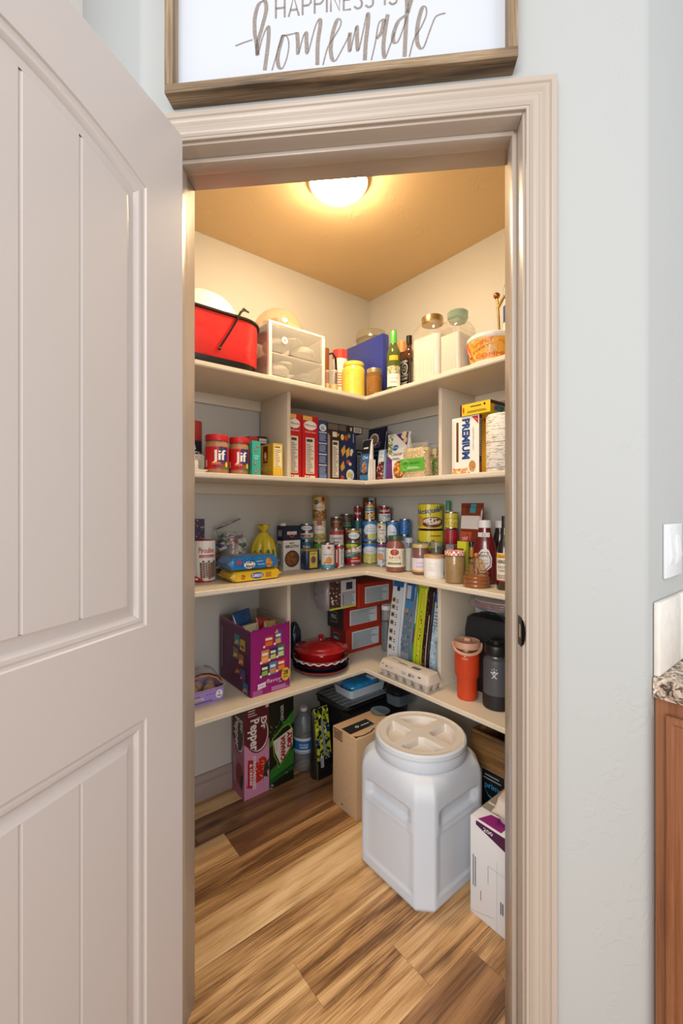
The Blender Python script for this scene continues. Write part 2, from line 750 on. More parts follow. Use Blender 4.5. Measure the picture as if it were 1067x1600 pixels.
def box_fit(side, px0, px1, ytop, depth, z, d=None, py=None, pyx=None, top_px=None):
    """base centre, turn, width and height of a box standing square to a wall; px0, px1 are its front face"""
    if py is not None:
        p = on_floor(px0 if pyx is None else pyx, py, z)
        d = (CORNER - p).dot(D2 if side == 'L' else D1)
    A, B = on_wall(px0, side, d), on_wall(px1, side, d)
    mid = (A + B) / 2
    T = on_wall(top_px if top_px is not None else (px0 + px1) / 2, side, d)
    into = D2 if side == 'L' else D1
    c = mid + into * (depth / 2)
    return Vector((c.x, c.y, z)), (RL if side == 'L' else RR), (B - A).length, z_at(ytop, T.y) - z
# ================================================================== the setting
WALL = trowel_mat('wall_paint_dimmed', '#a5a6a4', 0.6, 0.32)  # same paint as the pantry walls, darkened to offset the brighter kitchen light
PWALL = trowel_mat('pantry_wall_paint', '#c6c2ba', 0.6, 0.35)
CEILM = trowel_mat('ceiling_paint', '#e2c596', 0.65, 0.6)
TRIM = M('#a89a8d', 0.28, bump=0.08, bscale=300)
DOORP = M('#bdb3ad', 0.32, bump=0.05, bscale=200)
SHELF = M('#d9ccb8', 0.42, bump=0.05, bscale=120, vary=0.03)


def dpt(S, q, z=0.0):
    p = DW * S + DN * q
    return Vector((p.x, p.y, z))


def plan_slab(mb, pts, z0, z1, m):
    mb.prism([(p[0], p[1]) for p in pts], z0, z1, m)


# front wall: everything in the diagonal frame (x = S, y = q)
QW, QB = 0.917, 1.049
JL, JR, JH = -0.4848, 0.2732, 2.056
s2 = math.sqrt(.5)
mb = MB()


def nose(V, sgn, r=0.03, n=6):
    t = r * math.tan(PI / 8)
    out = []
    c = (V[0] - sgn * t, V[1] + r)
    for i in range(n + 1):
        a = -PI / 2 + sgn * (PI / 4) * i / n
        out.append((c[0] + r * math.cos(a), c[1] + r * math.sin(a)))
    return out


VR, VL = (0.5125, QW), (-0.552, QW)
th = 0.12
right = [(JR + .018, QW)] + nose(VR, 1) + [(VR[0] + 1.3 * s2, VR[1] + 1.3 * s2), (VR[0] + 1.3 * s2 - th * s2, VR[1] + 1.3 * s2 + th * s2),
        (VR[0] - .05, QW + th), (JR + .018, QW + th)]
left = [(JL - .018, QW)] + nose(VL, -1) + [(VL[0] - 1.3 * s2, VL[1] + 1.3 * s2), (VL[0] - 1.3 * s2 + th * s2, VL[1] + 1.3 * s2 + th * s2),
        (VL[0] + .05, QW + th), (JL - .018, QW + th)]
mb.prism(right, 0, 3.7, WALL)
mb.prism(left, 0, 3.7, WALL)
mb.box(JL - .018, JR + .018, QW, QW + th, JH + .018, 3.7, WALL)
structure(mb.build('wall_front', rot=RD))

# pantry walls, in the left-wall frame: x = -a, y = -b, origin at the back corner
mb = MB()
mb.box(-1.75, .1, 0, .1, 0, 3.7, PWALL)
structure(mb.build('wall_left', loc=CORNER, rot=RL))
mb = MB()
mb.box(0, .1, -1.85, 0, 0, 3.7, PWALL)
structure(mb.build('wall_right', loc=CORNER, rot=RL))
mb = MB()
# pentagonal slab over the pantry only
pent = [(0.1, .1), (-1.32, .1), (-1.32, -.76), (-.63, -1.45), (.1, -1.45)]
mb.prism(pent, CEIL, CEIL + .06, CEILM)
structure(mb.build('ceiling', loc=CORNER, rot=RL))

# baseboards in the pantry
BASEB = [(0, 0), (.014, 0), (.014, .060), (.0115, .064), (.0115, .070), (.0135, .074), (.012, .086), (.008, .094), (.007, .104), (0, .106)]


def baseboard(name, x0, x1, loc, rot):
    mb = MB()
    rings = [[Vector((x, -p[0], p[1])) for p in BASEB] for x in (x0, x1)]
    mb.loft(rings, M('#a08f88', .35))
    structure(mb.build(name, loc=loc, rot=rot))


baseboard('baseboard_left', -1.31, 0, CORNER, RL)
baseboard('baseboard_right', 0.0, 1.43, CORNER, RR)

# jamb, stops and casing
for nm, x0, x1 in (('trim_1', JL - .018, JL), ('trim_2', JR, JR + .018)):
    mb = MB()
    mb.box(x0, x1, QW - .001, QB, 0, JH + .018, TRIM, bev=.0015)
    if nm == 'trim_1':
        mb.box(JL, JL + .0107, .9514, .988, 0, JH, TRIM, bev=.003)
    else:
        mb.box(JR - .0107, JR, .9514, .988, 0, JH, TRIM, bev=.003)
    jo = structure(mb.build(nm, rot=RD))
    if nm == 'trim_2':
        jamb_r = jo
mb = MB()
mb.box(JL, JR, QW - .001, QB, JH, JH + .018, TRIM, bev=.0015)
mb.box(JL, JR, .9514, .988, JH - .0107, JH, TRIM, bev=.003)
structure(mb.build('trim_3', rot=RD))
CAS = [(0, 0), (0, .0085), (.001, .0095), (.005, .0098), (.0058, .0082), (.0068, .0082), (.0076, .0098), (.0095, .0098), (.0102, .0078), (.0115, .0085),
       (.0150, .0112), (.019, .0122), (.0235, .0118), (.027, .0095), (.0305, .0098), (.035, .0128), (.0385, .0150), (.0415, .0156), (.0425, .0132), (.0445, .0132),
       (.047, .0160), (.051, .0172), (.0565, .0172), (.0575, .0160), (.0575, 0)]
rv = .005
for nm, ends in (('trim_4', 'left'), ('trim_5', 'right'), ('trim_6', 'head')):
    mb = MB()
    rings = [[], []]
    for u, h in CAS:
        if ends == 'left':
            rings[0].append(Vector((JL - rv - u, QW - h, 0)))
            rings[1].append(Vector((JL - rv - u, QW - h, JH + rv + u)))
        elif ends == 'right':
            rings[0].append(Vector((JR + rv + u, QW - h, 0)))
            rings[1].append(Vector((JR + rv + u, QW - h, JH + rv + u)))
        else:
            rings[0].append(Vector((JL - rv - u, QW - h, JH + rv + u)))
            rings[1].append(Vector((JR + rv + u, QW - h, JH + rv + u)))
    mb.loft(rings, TRIM)
    structure(mb.build(nm, rot=RD, ang=25))
# strike plate let into the right jamb
BLK = M('#17130f', 0.35, 0.6)
mb = MB()
zc = 1.0
pl = [(.9170, -.030), (.944, -.030), (.944, .030), (.9170, .030)]
hole = [(.924, -.014), (.937, -.014), (.937, .014), (.924, .014)]
vv = [Vector((JR - .0012, q, zc + z)) for q, z in pl + hole]
mb.add(vv, [(0, 1, 5, 4), (1, 2, 6, 5), (2, 3, 7, 6), (3, 0, 4, 7)], BLK)
lip = []
for i in range(7):
    a = -PI / 2 + PI * i / 6
    lip.append(Vector((JR - .0012 + .005 * math.cos(a) * .6 + .001, .917 - .010 * math.cos(a), zc + .027 * math.sin(a))))
mb.add([vv[0], vv[3]] + list(reversed(lip)), [tuple(range(9))], BLK)
mb.box(JR - .0006, JR + .0002, .924, .937, zc - .014, zc + .014, M('#a68c6c', .6))
mb.build('strike_plate', parent=jamb_r)

# ---- open door leaf (hinged on the left jamb), local x from the hinge edge outwards, front (+y side seen) = face looking right
DH, DHZ = Vector((-.3363, .9146, 0)), 2.040
ddir = Vector((-.328, -.9446, 0)).normalized()
droot = thing('door_1', 'open greige plank-panel door leaf swung out at the left of the doorway', None, (DH.x, DH.y, 0), math.atan2(ddir.y, ddir.x))
droot['kind'] = 'structure'
LW, LT = .757, .035
# visible face is local y = 0 (normal +y: towards the right of the picture); thickness goes to -y
ux0, ux1 = .100, .657          # outer line of the panel mouldings


def arch(u, zc_, zs):          # gentle arch of the upper panel
    t = (u - (ux0 + ux1) / 2) / ((ux1 - ux0) / 2)
    return zc_ - (zc_ - zs) * t * t


def panel_outline(off, kind):
    a, b = ux0 + off, ux1 - off
    if kind == 'up':
        n = 24
        top = [(a + (b - a) * i / n, arch(ux0 + (ux1 - ux0) * i / n, 1.914, 1.862) - off * (1.0 if off < .03 else 1.0)) for i in range(n + 1)]
        return [(a, 1.032 + off)] + top + [(b, 1.032 + off)]
    n = 24
    return [(a, .18 + off)] + [(a + (b - a) * i / n, .858 - off) for i in range(n + 1)] + [(b, .18 + off)]


mb = MB()
def face_poly(mb, pts, y, m):
    mb.add([Vector((p[0], y, p[1])) for p in pts], [tuple(range(len(pts)))], m)
# slab with the two openings: stile and rail strips around the openings
up0, lo0 = panel_outline(0, 'up'), panel_outline(0, 'lo')
y0 = 0.0
strips = [[(0, .006), (ux0, .006), (ux0, DHZ), (0, DHZ)], [(ux1, .006), (LW, .006), (LW, DHZ), (ux1, DHZ)],
          [(ux0, .006), (ux1, .006), (ux1, .18), (ux0, .18)], [(ux0, .858), (ux1, .858), (ux1, 1.032), (ux0, 1.032)]]
for st in strips:
    face_poly(mb, st, y0, DOORP)
top = up0[1:-1]
for i in range(len(top) - 1):
    face_poly(mb, [top[i], top[i + 1], (top[i + 1][0], DHZ), (top[i][0], DHZ)], y0, DOORP)
for nm_ in ('up', 'lo'):
    prof = [(0, 0), (.002, -.0035), (.006, -.0045), (.010, -.003), (.016, -.0035), (.022, -.0075), (.0235, -.0095), (.026, -.0095), (.034, -.0085), (.0425, -.0045), (.0445, -.0035)]
    rings = []
    for off, dep in prof:
        o_ = panel_outline(off, nm_)
        rings.append([Vector((p[0], y0 + dep, p[1])) for p in o_])
    mb.loft(rings, DOORP, cap=False)
# edges, back face
mb.add([Vector(p) for p in [(0, 0, .006), (0, -LT, .006), (0, -LT, DHZ), (0, 0, DHZ)]], [(0, 1, 2, 3)], DOORP)
mb.add([Vector(p) for p in [(LW, 0, .006), (LW, -LT, .006), (LW, -LT, DHZ), (LW, 0, DHZ)]], [(0, 1, 2, 3)], DOORP)
mb.add([Vector(p) for p in [(0, 0, DHZ), (LW, 0, DHZ), (LW, -LT, DHZ), (0, -LT, DHZ)]], [(0, 1, 2, 3)], DOORP)
mb.add([Vector(p) for p in [(0, 0, .006), (LW, 0, .006), (LW, -LT, .006), (0, -LT, .006)]], [(0, 1, 2, 3)], DOORP)
mb.add([Vector(p) for p in [(0, -LT, .006), (LW, -LT, .006), (LW, -LT, DHZ), (0, -LT, DHZ)]], [(0, 1, 2, 3)], DOORP)
mb.build('door_leaf', parent=droot, ang=20)
# planks inside each panel, v-grooves between them
for nm_ in ('up', 'lo'):
    off = .0445
    o_ = panel_outline(off, nm_)
    a, b = ux0 + off, ux1 - off
    zb = o_[0][1]
    cuts = [a, .2365, .3305, .4245, .5185, b]
    def ztop(u):
        if nm_ == 'lo':
            return .858 - off
        t = (u - a) / (b - a)
        return arch(ux0 + (ux1 - ux0) * t, 1.914, 1.862) - off
    for i in range(len(cuts) - 1):
        c0, c1 = cuts[i], cuts[i + 1]
        g = .0032
        mb = MB()
        n = 6
        inner0, inner1 = c0 + (g if i else 0), c1 - (g if i < len(cuts) - 2 else 0)
        pts = [(inner0, zb)] + [(inner1, zb)] + [(inner1 + (inner0 - inner1) * k / n, ztop(inner1 + (inner0 - inner1) * k / n)) for k in range(n + 1)]
        face_poly(mb, pts, -.0035, DOORP)
        gz = .004
        for cc, inn in ((c0, inner0), (c1, inner1)):
            if cc != inn:
                mb.add([Vector((inn, -.0035, zb)), Vector((cc, -.0062, zb)), Vector((cc, -.0062, ztop(cc))), Vector((inn, -.0035, ztop(inn)))], [(0, 1, 2, 3)], DOORP)
        mb.build('plank', parent=droot, ang=10)
# hinges
HNG = M('#3a332c', .35, .8)
for hz in (.25, 1.02, 1.80):
    mb = MB()
    mb.lathe([(.006, hz - .045), (.006, hz + .045)], HNG, 12, cx=-.008, cy=-LT - .004)
    mb.box(-.0015, -.0005, -LT, -.004, hz - .045, hz + .045, HNG)
    mb.build('hinge', parent=droot)

# ---- plank floor: planks run along the left pantry wall
random.seed(21)
FW1 = wood_mat('plank_tan', '#e3bd8b', '#c29461', '#6f4b2d', rough=.33, knots=.45, contrast=1.25)
FW2 = wood_mat('plank_honey', '#ecc999', '#d0a571', '#855d38', rough=.33, knots=.35, contrast=1.2)
FW3 = wood_mat('plank_dark', '#b08459', '#775235', '#3c271b', rough=.33, knots=.5, contrast=.9)
FW4 = wood_mat('plank_grey', '#dab88a', '#b08a62', '#5f452f', rough=.33, knots=.5, contrast=1.2)
fl = MB()
fl.box(-3.2, .1, -3.0, .1, -.05, -.009, M('#2b1f15', .9))
floor = structure(fl.build('floor', loc=CORNER, rot=RL))
PW = .142
meshes = {}
seams = {0.2505: [.995 - 1.22, .995, 2.2], 0.8185: [1.042 - 1.22, 1.042, 2.27], 1.1025: [.630 - 1.22, .630, 1.85], .3925: [.28, 1.5]}
row0 = .2505 - 2 * PW
r_i = 0
b = row0
special = {(0.2505, 0): FW3, (0.2505, 1): FW2, (1.1025, 1): FW3, (1.1025, 0): FW2, (-0.0335, 0): FW3, (.1085, 0): FW3, (.1085, 1): FW3, (.3925, 0): FW1, (.5345, 0): FW2}
while b < 2.9:
    key = min(seams, key=lambda q: abs(q - b))
    if abs(key - b) < .01:
        js = list(seams[key])
    else:
        j0 = random.uniform(.1, 1.1)
        js = [j0 - 1.22, j0, j0 + 1.22]
    while js[0] > -.1:
        js.insert(0, js[0] - 1.22)
    while js[-1] < 3.1:
        js.append(js[-1] + 1.22)
    vis = 0
    for i in range(len(js) - 1):
        a0, a1 = max(js[i], 0), min(js[i + 1], 3.1)
        b0, b1 = max(b, 0), b + PW
        if a1 - a0 < .01 or b1 - b0 < .01:
            continue
        g = .0006
        pm = MB()
        mat = special.get((round(b, 4), vis), random.choice([FW1, FW2, FW1, FW4, FW2]))
        vis += 1
        L_, W_ = a1 - a0 - g, b1 - b0 - g
        pm.add([Vector((x, y, z)) for (x, y, z) in [(-L_ / 2, -W_ / 2, -.009), (L_ / 2, -W_ / 2, -.009), (L_ / 2, W_ / 2, -.009), (-L_ / 2, W_ / 2, -.009),
               (-L_ / 2, -W_ / 2, -.0008), (L_ / 2, -W_ / 2, -.0008), (L_ / 2, W_ / 2, -.0008), (-L_ / 2, W_ / 2, -.0008),
               (-L_ / 2 + .001, -W_ / 2 + .001, 0), (L_ / 2 - .001, -W_ / 2 + .001, 0), (L_ / 2 - .001, W_ / 2 - .001, 0), (-L_ / 2 + .001, W_ / 2 - .001, 0)]],
               [(0, 1, 5, 4), (1, 2, 6, 5), (2, 3, 7, 6), (3, 0, 4, 7), (4, 5, 9, 8), (5, 6, 10, 9), (6, 7, 11, 10), (7, 4, 8, 11), (8, 9, 10, 11)], mat)
        pm.build('plank', parent=floor, loc=(-(a0 + a1) / 2, -(b0 + b1) / 2, 0), smooth=False)
    b += PW

# ================================================================== shelves
ALEN, BLEN = 1.31, 1.43
for n_, zt in ((1, SH[1]), (2, SH[2]), (3, SH[3]), (4, SH[4])):
    nm = {1: 'top', 2: 'second', 3: 'third', 4: 'lowest'}[n_]
    t = thing('corner_shelf', 'cream painted L-shaped pantry shelf, %s of the four' % {1: 'topmost', 2: 'second from the top', 3: 'third from the top', 4: 'lowest'}[n_],
              'shelf', (CORNER.x, CORNER.y, zt), RL, 'painted corner shelves')
    mb = MB()
    bm = bmesh.new()
    poly = [(0, 0), (-ALEN, 0), (-ALEN, -SHD), (-SHD, -SHD), (-SHD, -BLEN), (0, -BLEN)]
    vb = [bm.verts.new((p[0], p[1], -SHT)) for p in poly]
    f = bm.faces.new(vb)
    ex = bmesh.ops.extrude_face_region(bm, geom=[f])
    for v in [e for e in ex['geom'] if isinstance(e, bmesh.types.BMVert)]:
        v.co.z = 0
    fe = []
    for e in bm.edges:
        a, c = e.verts
        if abs(a.co.z - c.co.z) < 1e-6:
            if (abs(a.co.y + SHD) < 1e-5 and abs(c.co.y + SHD) < 1e-5) or (abs(a.co.x + SHD) < 1e-5 and abs(c.co.x + SHD) < 1e-5):
                fe.append(e)
    bmesh.ops.bevel(bm, geom=fe, offset=.0035, segments=3, affect='EDGES')
    bm.verts.ensure_lookup_table()
    bm.verts.index_update()
    mb.add([v.co.copy() for v in bm.verts], [[v.index for v in f.verts] for f in bm.faces], SHELF)
    bm.free()
    mb.build('board', parent=t)
    mb = MB()
    mb.box(-ALEN, 0, -.018, -.0005, -SHT - .045, -SHT, SHELF, bev=.001)
    mb.build('cleat', parent=t)
    mb = MB()
    mb.box(-.018, -.0005, -BLEN, -.018, -SHT - .045, -SHT, SHELF, bev=.001)
    mb.build('cleat', parent=t)


def divider(side, px_front, zs, z0, label):
    d = .255
    p = on_wall(px_front, side, d)
    W = D2 if side == 'L' else D1
    c = p + W * (d / 2)
    mb = MB()
    mb.box(-.0085, .0085, -d / 2, d / 2 - .020, .0003, z0 - .0005, SHELF, bev=.0012)
    o = mb.build('shelf_divider', loc=(c.x, c.y, zs), rot=RL if side == 'L' else RR)
    tag(o, label, 'shelf divider', 'upright shelf dividers')


divider('L', 451.5, SH[2], SH[1] - SHT - SH[2], 'cream upright divider left of the red rice boxes')
divider('L', 451.5, SH[4], SH[3] - SHT - SH[4], 'cream upright divider behind the torn purple snack box')
divider('R', 687.5, SH[2], SH[1] - SHT - SH[2], 'cream upright divider left of the white cracker box')
divider('R', 686, SH[4], SH[3] - SHT - SH[4], 'cream upright divider between egg carton and orange tumbler')

# ================================================================== lamp
lp = thing('ceiling_light', 'round opal globe lamp glowing on the pantry ceiling', 'ceiling lamp', (-.011, 1.56, CEIL))
mb = MB()
mb.lathe([(.094, -.020), (.105, -.018), (.107, 0)], M('#e8e4dc', .4), 32)
mb.build('base', parent=lp)
mb = MB()
prof = [(.004, -.118)]
for i in range(1, 15):
    a = PI * i / 16
    prof.append((.106 * math.sin(a), -.012 - .106 * math.cos(a) if True else 0))
gm, gnt, gb = nodes_mat('lit_opal_glass')
gb.inputs['Base Color'].default_value = (1, .95, .85, 1)
gb.inputs['Emission Color'].default_value = (*LAMP_COLOR, 1)
gb.inputs['Emission Strength'].default_value = LAMP_STRENGTH
prof = [(.100 * math.sin(R(a)), -.017 - .042 * math.cos(R(a))) for a in (2, 10, 20, 30, 40, 50, 60, 70, 80, 90)]
mb.lathe(prof, gm, 40)
mb.build('globe', parent=lp)

# ================================================================== kitchen side: sign, switch, backsplash, counter, cabinet
SIGNW = wood_mat('stained_frame', '#ab957b', '#826a4e', '#463524', scale=1.6, rough=.6, knots=.35, per_object=True)
sg = thing('framed_sign', 'white farmhouse sign in a brown wooden frame hanging over the doorway', 'sign', dpt(-.4735, QW, 2.1385), RD)
FWW, FHH, FD, FT = .7275, .40, .040, .019
for nm, bx, rot_ in (('frame_rail', (0, FWW, 0, FT), 0), ('frame_rail', (0, FWW, FHH - FT, FHH), 0), ('frame_stile', (0, FT, FT, FHH - FT), 1), ('frame_stile', (FWW - FT, FWW, FT, FHH - FT), 1)):
    mb = MB()
    wm = SIGNW if rot_ == 0 else None
    if rot_:
        if 'SIGNV' not in globals():
            SIGNV = wood_mat('stained_frame_upright', '#ab957b', '#826a4e', '#463524', scale=1.6, axis=2, rough=.6, knots=.35)
        wm = SIGNV
    mb.box(bx[0], bx[1], -FD, -.001, bx[2], bx[3], wm, bev=.001)
    mb.build(nm, parent=sg)
mb = MB()
mb.box(FT, FWW - FT, -.016, -.010, FT, FHH - FT, M('#b9bcc4', .6, bump=.2, bscale=500))
panel = mb.build('panel', parent=sg)
PX0, PZ0 = FT, FT


def sign_uv(px, py):
    """a point of the panel plane under a pixel, in sign coordinates"""
    q = QW - .0165
    k = kx(px)
    Y = q / (DN.x * k + DN.y)
    P = Vector((k * Y, Y, 0))
    return P.dot(DW) + .4735, z_at(py, Y) - 2.1385


def catmull(pts, n=6):
    out = []
    P = [pts[0]] + list(pts) + [pts[-1]]
    for i in range(1, len(P) - 2):
        for j in range(n):
            t = j / n
            out.append(tuple(.5 * ((2 * P[i][c]) + (-P[i - 1][c] + P[i + 1][c]) * t + (2 * P[i - 1][c] - 5 * P[i][c] + 4 * P[i + 1][c] - P[i + 2][c]) * t * t
                       + (-P[i - 1][c] + 3 * P[i][c] - 3 * P[i + 1][c] + P[i + 2][c]) * t ** 3) for c in (0, 1)))
    out.append(tuple(pts[-1]))
    return out


INK = M('#857a72', .7, vary=.25, bscale=260)


def stroke(mb, pts, thin, thick, y=-.0164, smooth=True):
    p = catmull(pts) if smooth else pts
    n = len(p)
    L_, R_ = [], []
    for i in range(n):
        a, b_ = p[max(0, i - 1)], p[min(n - 1, i + 1)]
        dx, dz = b_[0] - a[0], b_[1] - a[1]
        l = math.hypot(dx, dz) or 1e-6
        w = thin + (thick - thin) * max(0, -dz / l) ** 1.5
        L_.append((p[i][0] - dz / l * w / 2, p[i][1] + dx / l * w / 2))
        R_.append((p[i][0] + dz / l * w / 2, p[i][1] - dx / l * w / 2))
    vv = [Vector((a[0], y, a[1])) for a in L_] + [Vector((a[0], y, a[1])) for a in R_]
    mb.add(vv, [(i, i + 1, n + i + 1, n + i) for i in range(n - 1)], INK)


mb = MB()
SS = 2.964        # the crop the strokes were measured in: 350..710 px across 1067


def cs(pts):
    return [sign_uv(350 + x / SS, y / SS) for x, y in pts]


script = [
    [(52, 212), (90, 197), (132, 183)], [(186, 2), (160, 20), (143, 80), (142, 150), (150, 200), (156, 255)], [(188, -5), (196, 40), (180, 110), (156, 200), (156, 255), (176, 180), (196, 130), (206, 128), (204, 200), (188, 325)],
    [(222, 325), (262, 190), (272, 165), (250, 250), (252, 305), (270, 315), (290, 270), (300, 210), (292, 170), (272, 163)],
    [(272, 165), (310, 158), (340, 150)], [(338, 150), (342, 200), (344, 250), (366, 170), (380, 150), (382, 200), (388, 245), (420, 130), (440, 88), (446, 110), (434, 200), (432, 300)],
    [(458, 300), (480, 220), (510, 170), (538, 120), (540, 92), (524, 92), (504, 150), (494, 220), (500, 270), (516, 280), (540, 240), (566, 190), (584, 155)],
    [(584, 150), (580, 190), (584, 238), (600, 170), (614, 120), (616, 180), (622, 234), (645, 140), (662, 62), (668, 90), (656, 200), (652, 278)],
    [(682, 278), (700, 200), (716, 110), (740, 92), (728, 150), (706, 178)], [(758, 66), (744, 150), (738, 220), (745, 268), (765, 220), (790, 150)],
    [(838, 72), (806, 100), (784, 160), (786, 195), (806, 190), (830, 130), (848, 70)], [(846, -10), (848, 40), (842, 130), (836, 262)], [(868, -5), (850, 60)],
    [(858, 262), (880, 180), (910, 130), (936, 70), (934, 32), (916, 40), (896, 120), (894, 190), (908, 222), (926, 215), (950, 150), (975, 85), (995, 68), (1025, 60)],
]
for sq in script:
    stroke(mb, cs(sq), .0030, .0084)
mb.build('lettering', parent=sg, smooth=False)
mb = MB()
caps = {'H': [[(0, 0), (0, 1)], [(.62, 0), (.62, 1)], [(0, .5), (.62, .5)]], 'A': [[(0, 0), (.36, 1), (.72, 0)], [(.12, .33), (.6, .33)]],
        'P': [[(0, 0), (0, 1), (.4, 1), (.58, .88), (.58, .6), (.4, .47), (0, .47)]], 'I': [[(0, 0), (0, 1)]], 'N': [[(0, 0), (0, 1), (.6, 0), (.6, 1)]],
        'E': [[(.5, 0), (0, 0), (0, 1), (.5, 1)], [(0, .5), (.42, .5)]], 'S': [[(0, .12), (.2, 0), (.45, .05), (.52, .25), (.4, .45), (.1, .58), (.02, .8), (.16, .97), (.36, 1), (.5, .9)]]}
aw = {'H': .9, 'A': .98, 'P': .84, 'I': .28, 'N': .88, 'E': .72, 'S': .76, ' ': .55}
p0, p1 = sign_uv(350 + 240 / SS, 80 / SS), sign_uv(350 + 800 / SS, 14 / SS)
tot = sum(aw[c] for c in 'HAPPINESS IS') - .24
sc = (p1[0] - p0[0]) / tot
x = p0[0]
for ch in 'HAPPINESS IS':
    for st in caps.get(ch, []):
        stroke(mb, [(x + a * sc, p0[1] - .002 + c_ * sc * 1.35) for a, c_ in st], .0042, .0042, smooth=(ch == 'S'))
    x += aw[ch] * sc
mb.build('lettering', parent=sg, smooth=False)

W0 = dpt(VR[0], VR[1])
sw = thing('light_switch', 'white rocker light switch plate on the wall above the tile backsplash', 'light switch', (W0.x, W0.y, 0), RL)
WP = M('#cfd1d3', .3)
mb = MB()
mb.box(.095, .212, -.006, -.0003, 1.104, 1.220, WP, bev=.0022)
mb.build('plate', parent=sw)
for x0 in (.118, .166):
    mb = MB()
    mb.box(x0, x0 + .026, -.0075, -.004, 1.131, 1.195, WP, bev=.0008)
    mb.add([Vector(p) for p in [(x0 + .002, -.0075, 1.134), (x0 + .024, -.0075, 1.134), (x0 + .024, -.0118, 1.150), (x0 + .002, -.0118, 1.150), (x0 + .002, -.0076, 1.192), (x0 + .024, -.0076, 1.192)]],
           [(0, 1, 2, 3), (3, 2, 5, 4), (0, 3, 4), (1, 5, 2)], WP)
    mb.build('rocker', parent=sw)
for z in (1.118, 1.208):
    for x0 in (.131, .179):
        mb = MB()
        mb.lathe([(.0022, 0), (.0018, .001), (.0002, .0012)], M('#b9bcc0', .3), 8, mat4=Matrix.Translation((x0, -.006, z)) @ Matrix.Rotation(PI / 2, 4, 'X'))
        mb.build('screw', parent=sw)

TILE = M('#d6cfc6', .45, bump=.35, bscale=45, vary=.07)
bs = thing('tile_backsplash', 'short row of cream tumbled tiles standing on the granite counter', 'backsplash', (W0.x, W0.y, .9145), RL)
for i in range(4):
    mb = MB()
    mb.box(.030 + i * .152, .030 + i * .152 + .149, -.0125, -.001, .001, .149, TILE, bev=.003)
    mb.build('tile', parent=bs)
mb = MB()
mb.box(.032, .030 + 4 * .152, -.010, -.0015, 0, .146, M('#c9c2b6', .8))
mb.build('grout', parent=bs)

gm_, nt, b = nodes_mat('granite')
tc = nt.nodes.new('ShaderNodeTexCoord')
vo = nt.nodes.new('ShaderNodeTexVoronoi')
vo.inputs['Scale'].default_value = 130
bw = nt.nodes.new('ShaderNodeRGBToBW')
no = nt.nodes.new('ShaderNodeTexNoise')
no.inputs['Scale'].default_value = 70
no.inputs['Detail'].default_value = 6
no.inputs['Distortion'].default_value = 1.5
cr = nt.nodes.new('ShaderNodeValToRGB')
e = cr.color_ramp.elements
e[0].position, e[0].color = .36, (*lin('#38302c'), 1)
e[1].position, e[1].color = .66, (*lin('#d9cfc4'), 1)
k_ = e.new(.45)
k_.color = (*lin('#8a7768'), 1)
k_ = e.new(.52)
k_.color = (*lin('#bda995'), 1)
mxx = nt.nodes.new('ShaderNodeMix')
mxx.data_type = 'RGBA'
mxx.blend_type = 'OVERLAY'
mxx.inputs[0].default_value = .45
nt.links.new(tc.outputs['Object'], vo.inputs['Vector'])
nt.links.new(tc.outputs['Object'], no.inputs['Vector'])
nt.links.new(no.outputs['Fac'], cr.inputs[0])
nt.links.new(cr.outputs[0], mxx.inputs[6])
nt.links.new(vo.outputs['Color'], bw.inputs[0])
nt.links.new(bw.outputs[0], mxx.inputs[7])
nt.links.new(mxx.outputs[2], b.inputs['Base Color'])
b.inputs['Roughness'].default_value = .18
mb = MB()
mb.box(.024, .672, -.60, -.0005, .872, .914, gm_, bev=.004)
tag(mb.build('granite_countertop', loc=(W0.x, W0.y, 0), rot=RL), 'speckled beige and grey granite countertop beside the doorway wall', 'countertop')

CW = wood_mat('cabinet_wood', '#93603f', '#7b4a2d', '#553020', scale=.8, axis=2, rough=.35, knots=.15, per_object=False, bump=.06)
cb = thing('base_cabinet', 'brown stained wood base cabinet under the granite counter', 'cabinet', (W0.x, W0.y, 0), RL)
mb = MB()
mb.box(.036, .66, -.58, -.002, .0, .8715, CW, bev=.002)
mb.build('body', parent=cb)
mb = MB()
rings = []
for off, dep in [(0, 0), (.0, .012), (.003, .016), (.012, .016), (.016, .012), (.020, .013), (.045, .017)]:
    ya, yb, za, zb_ = -.022 - off, -.56 + off, .10 + off, .8446 - off
    rings.append([Vector((.036 - dep, ya, za)), Vector((.036 - dep, yb, za)), Vector((.036 - dep, yb, zb_)), Vector((.036 - dep, ya, zb_))])
mb.loft(rings, CW)
mb.build('door', parent=cb, ang=15)
# ================================================================== package builders
STEEL = M('#b9b6b0', .25, 1.0)
GOLD = M('#c9a860', .28, 1.0)
GLASS = glass('#ffffff', .06, .02, 1.5)
KRAFT = M('#c3a27e', .75, bump=.15, bscale=220, vary=.12)


def cross(side, pc, px):
    """how far behind the corner pc (away from the camera side, square to the wall) column px is met"""
    W = D2 if side == 'L' else D1
    k = kx(px)
    # (pc + t W).x = k (pc + t W).y
    return (k * pc.y - pc.x) / (W.x - k * W.y)


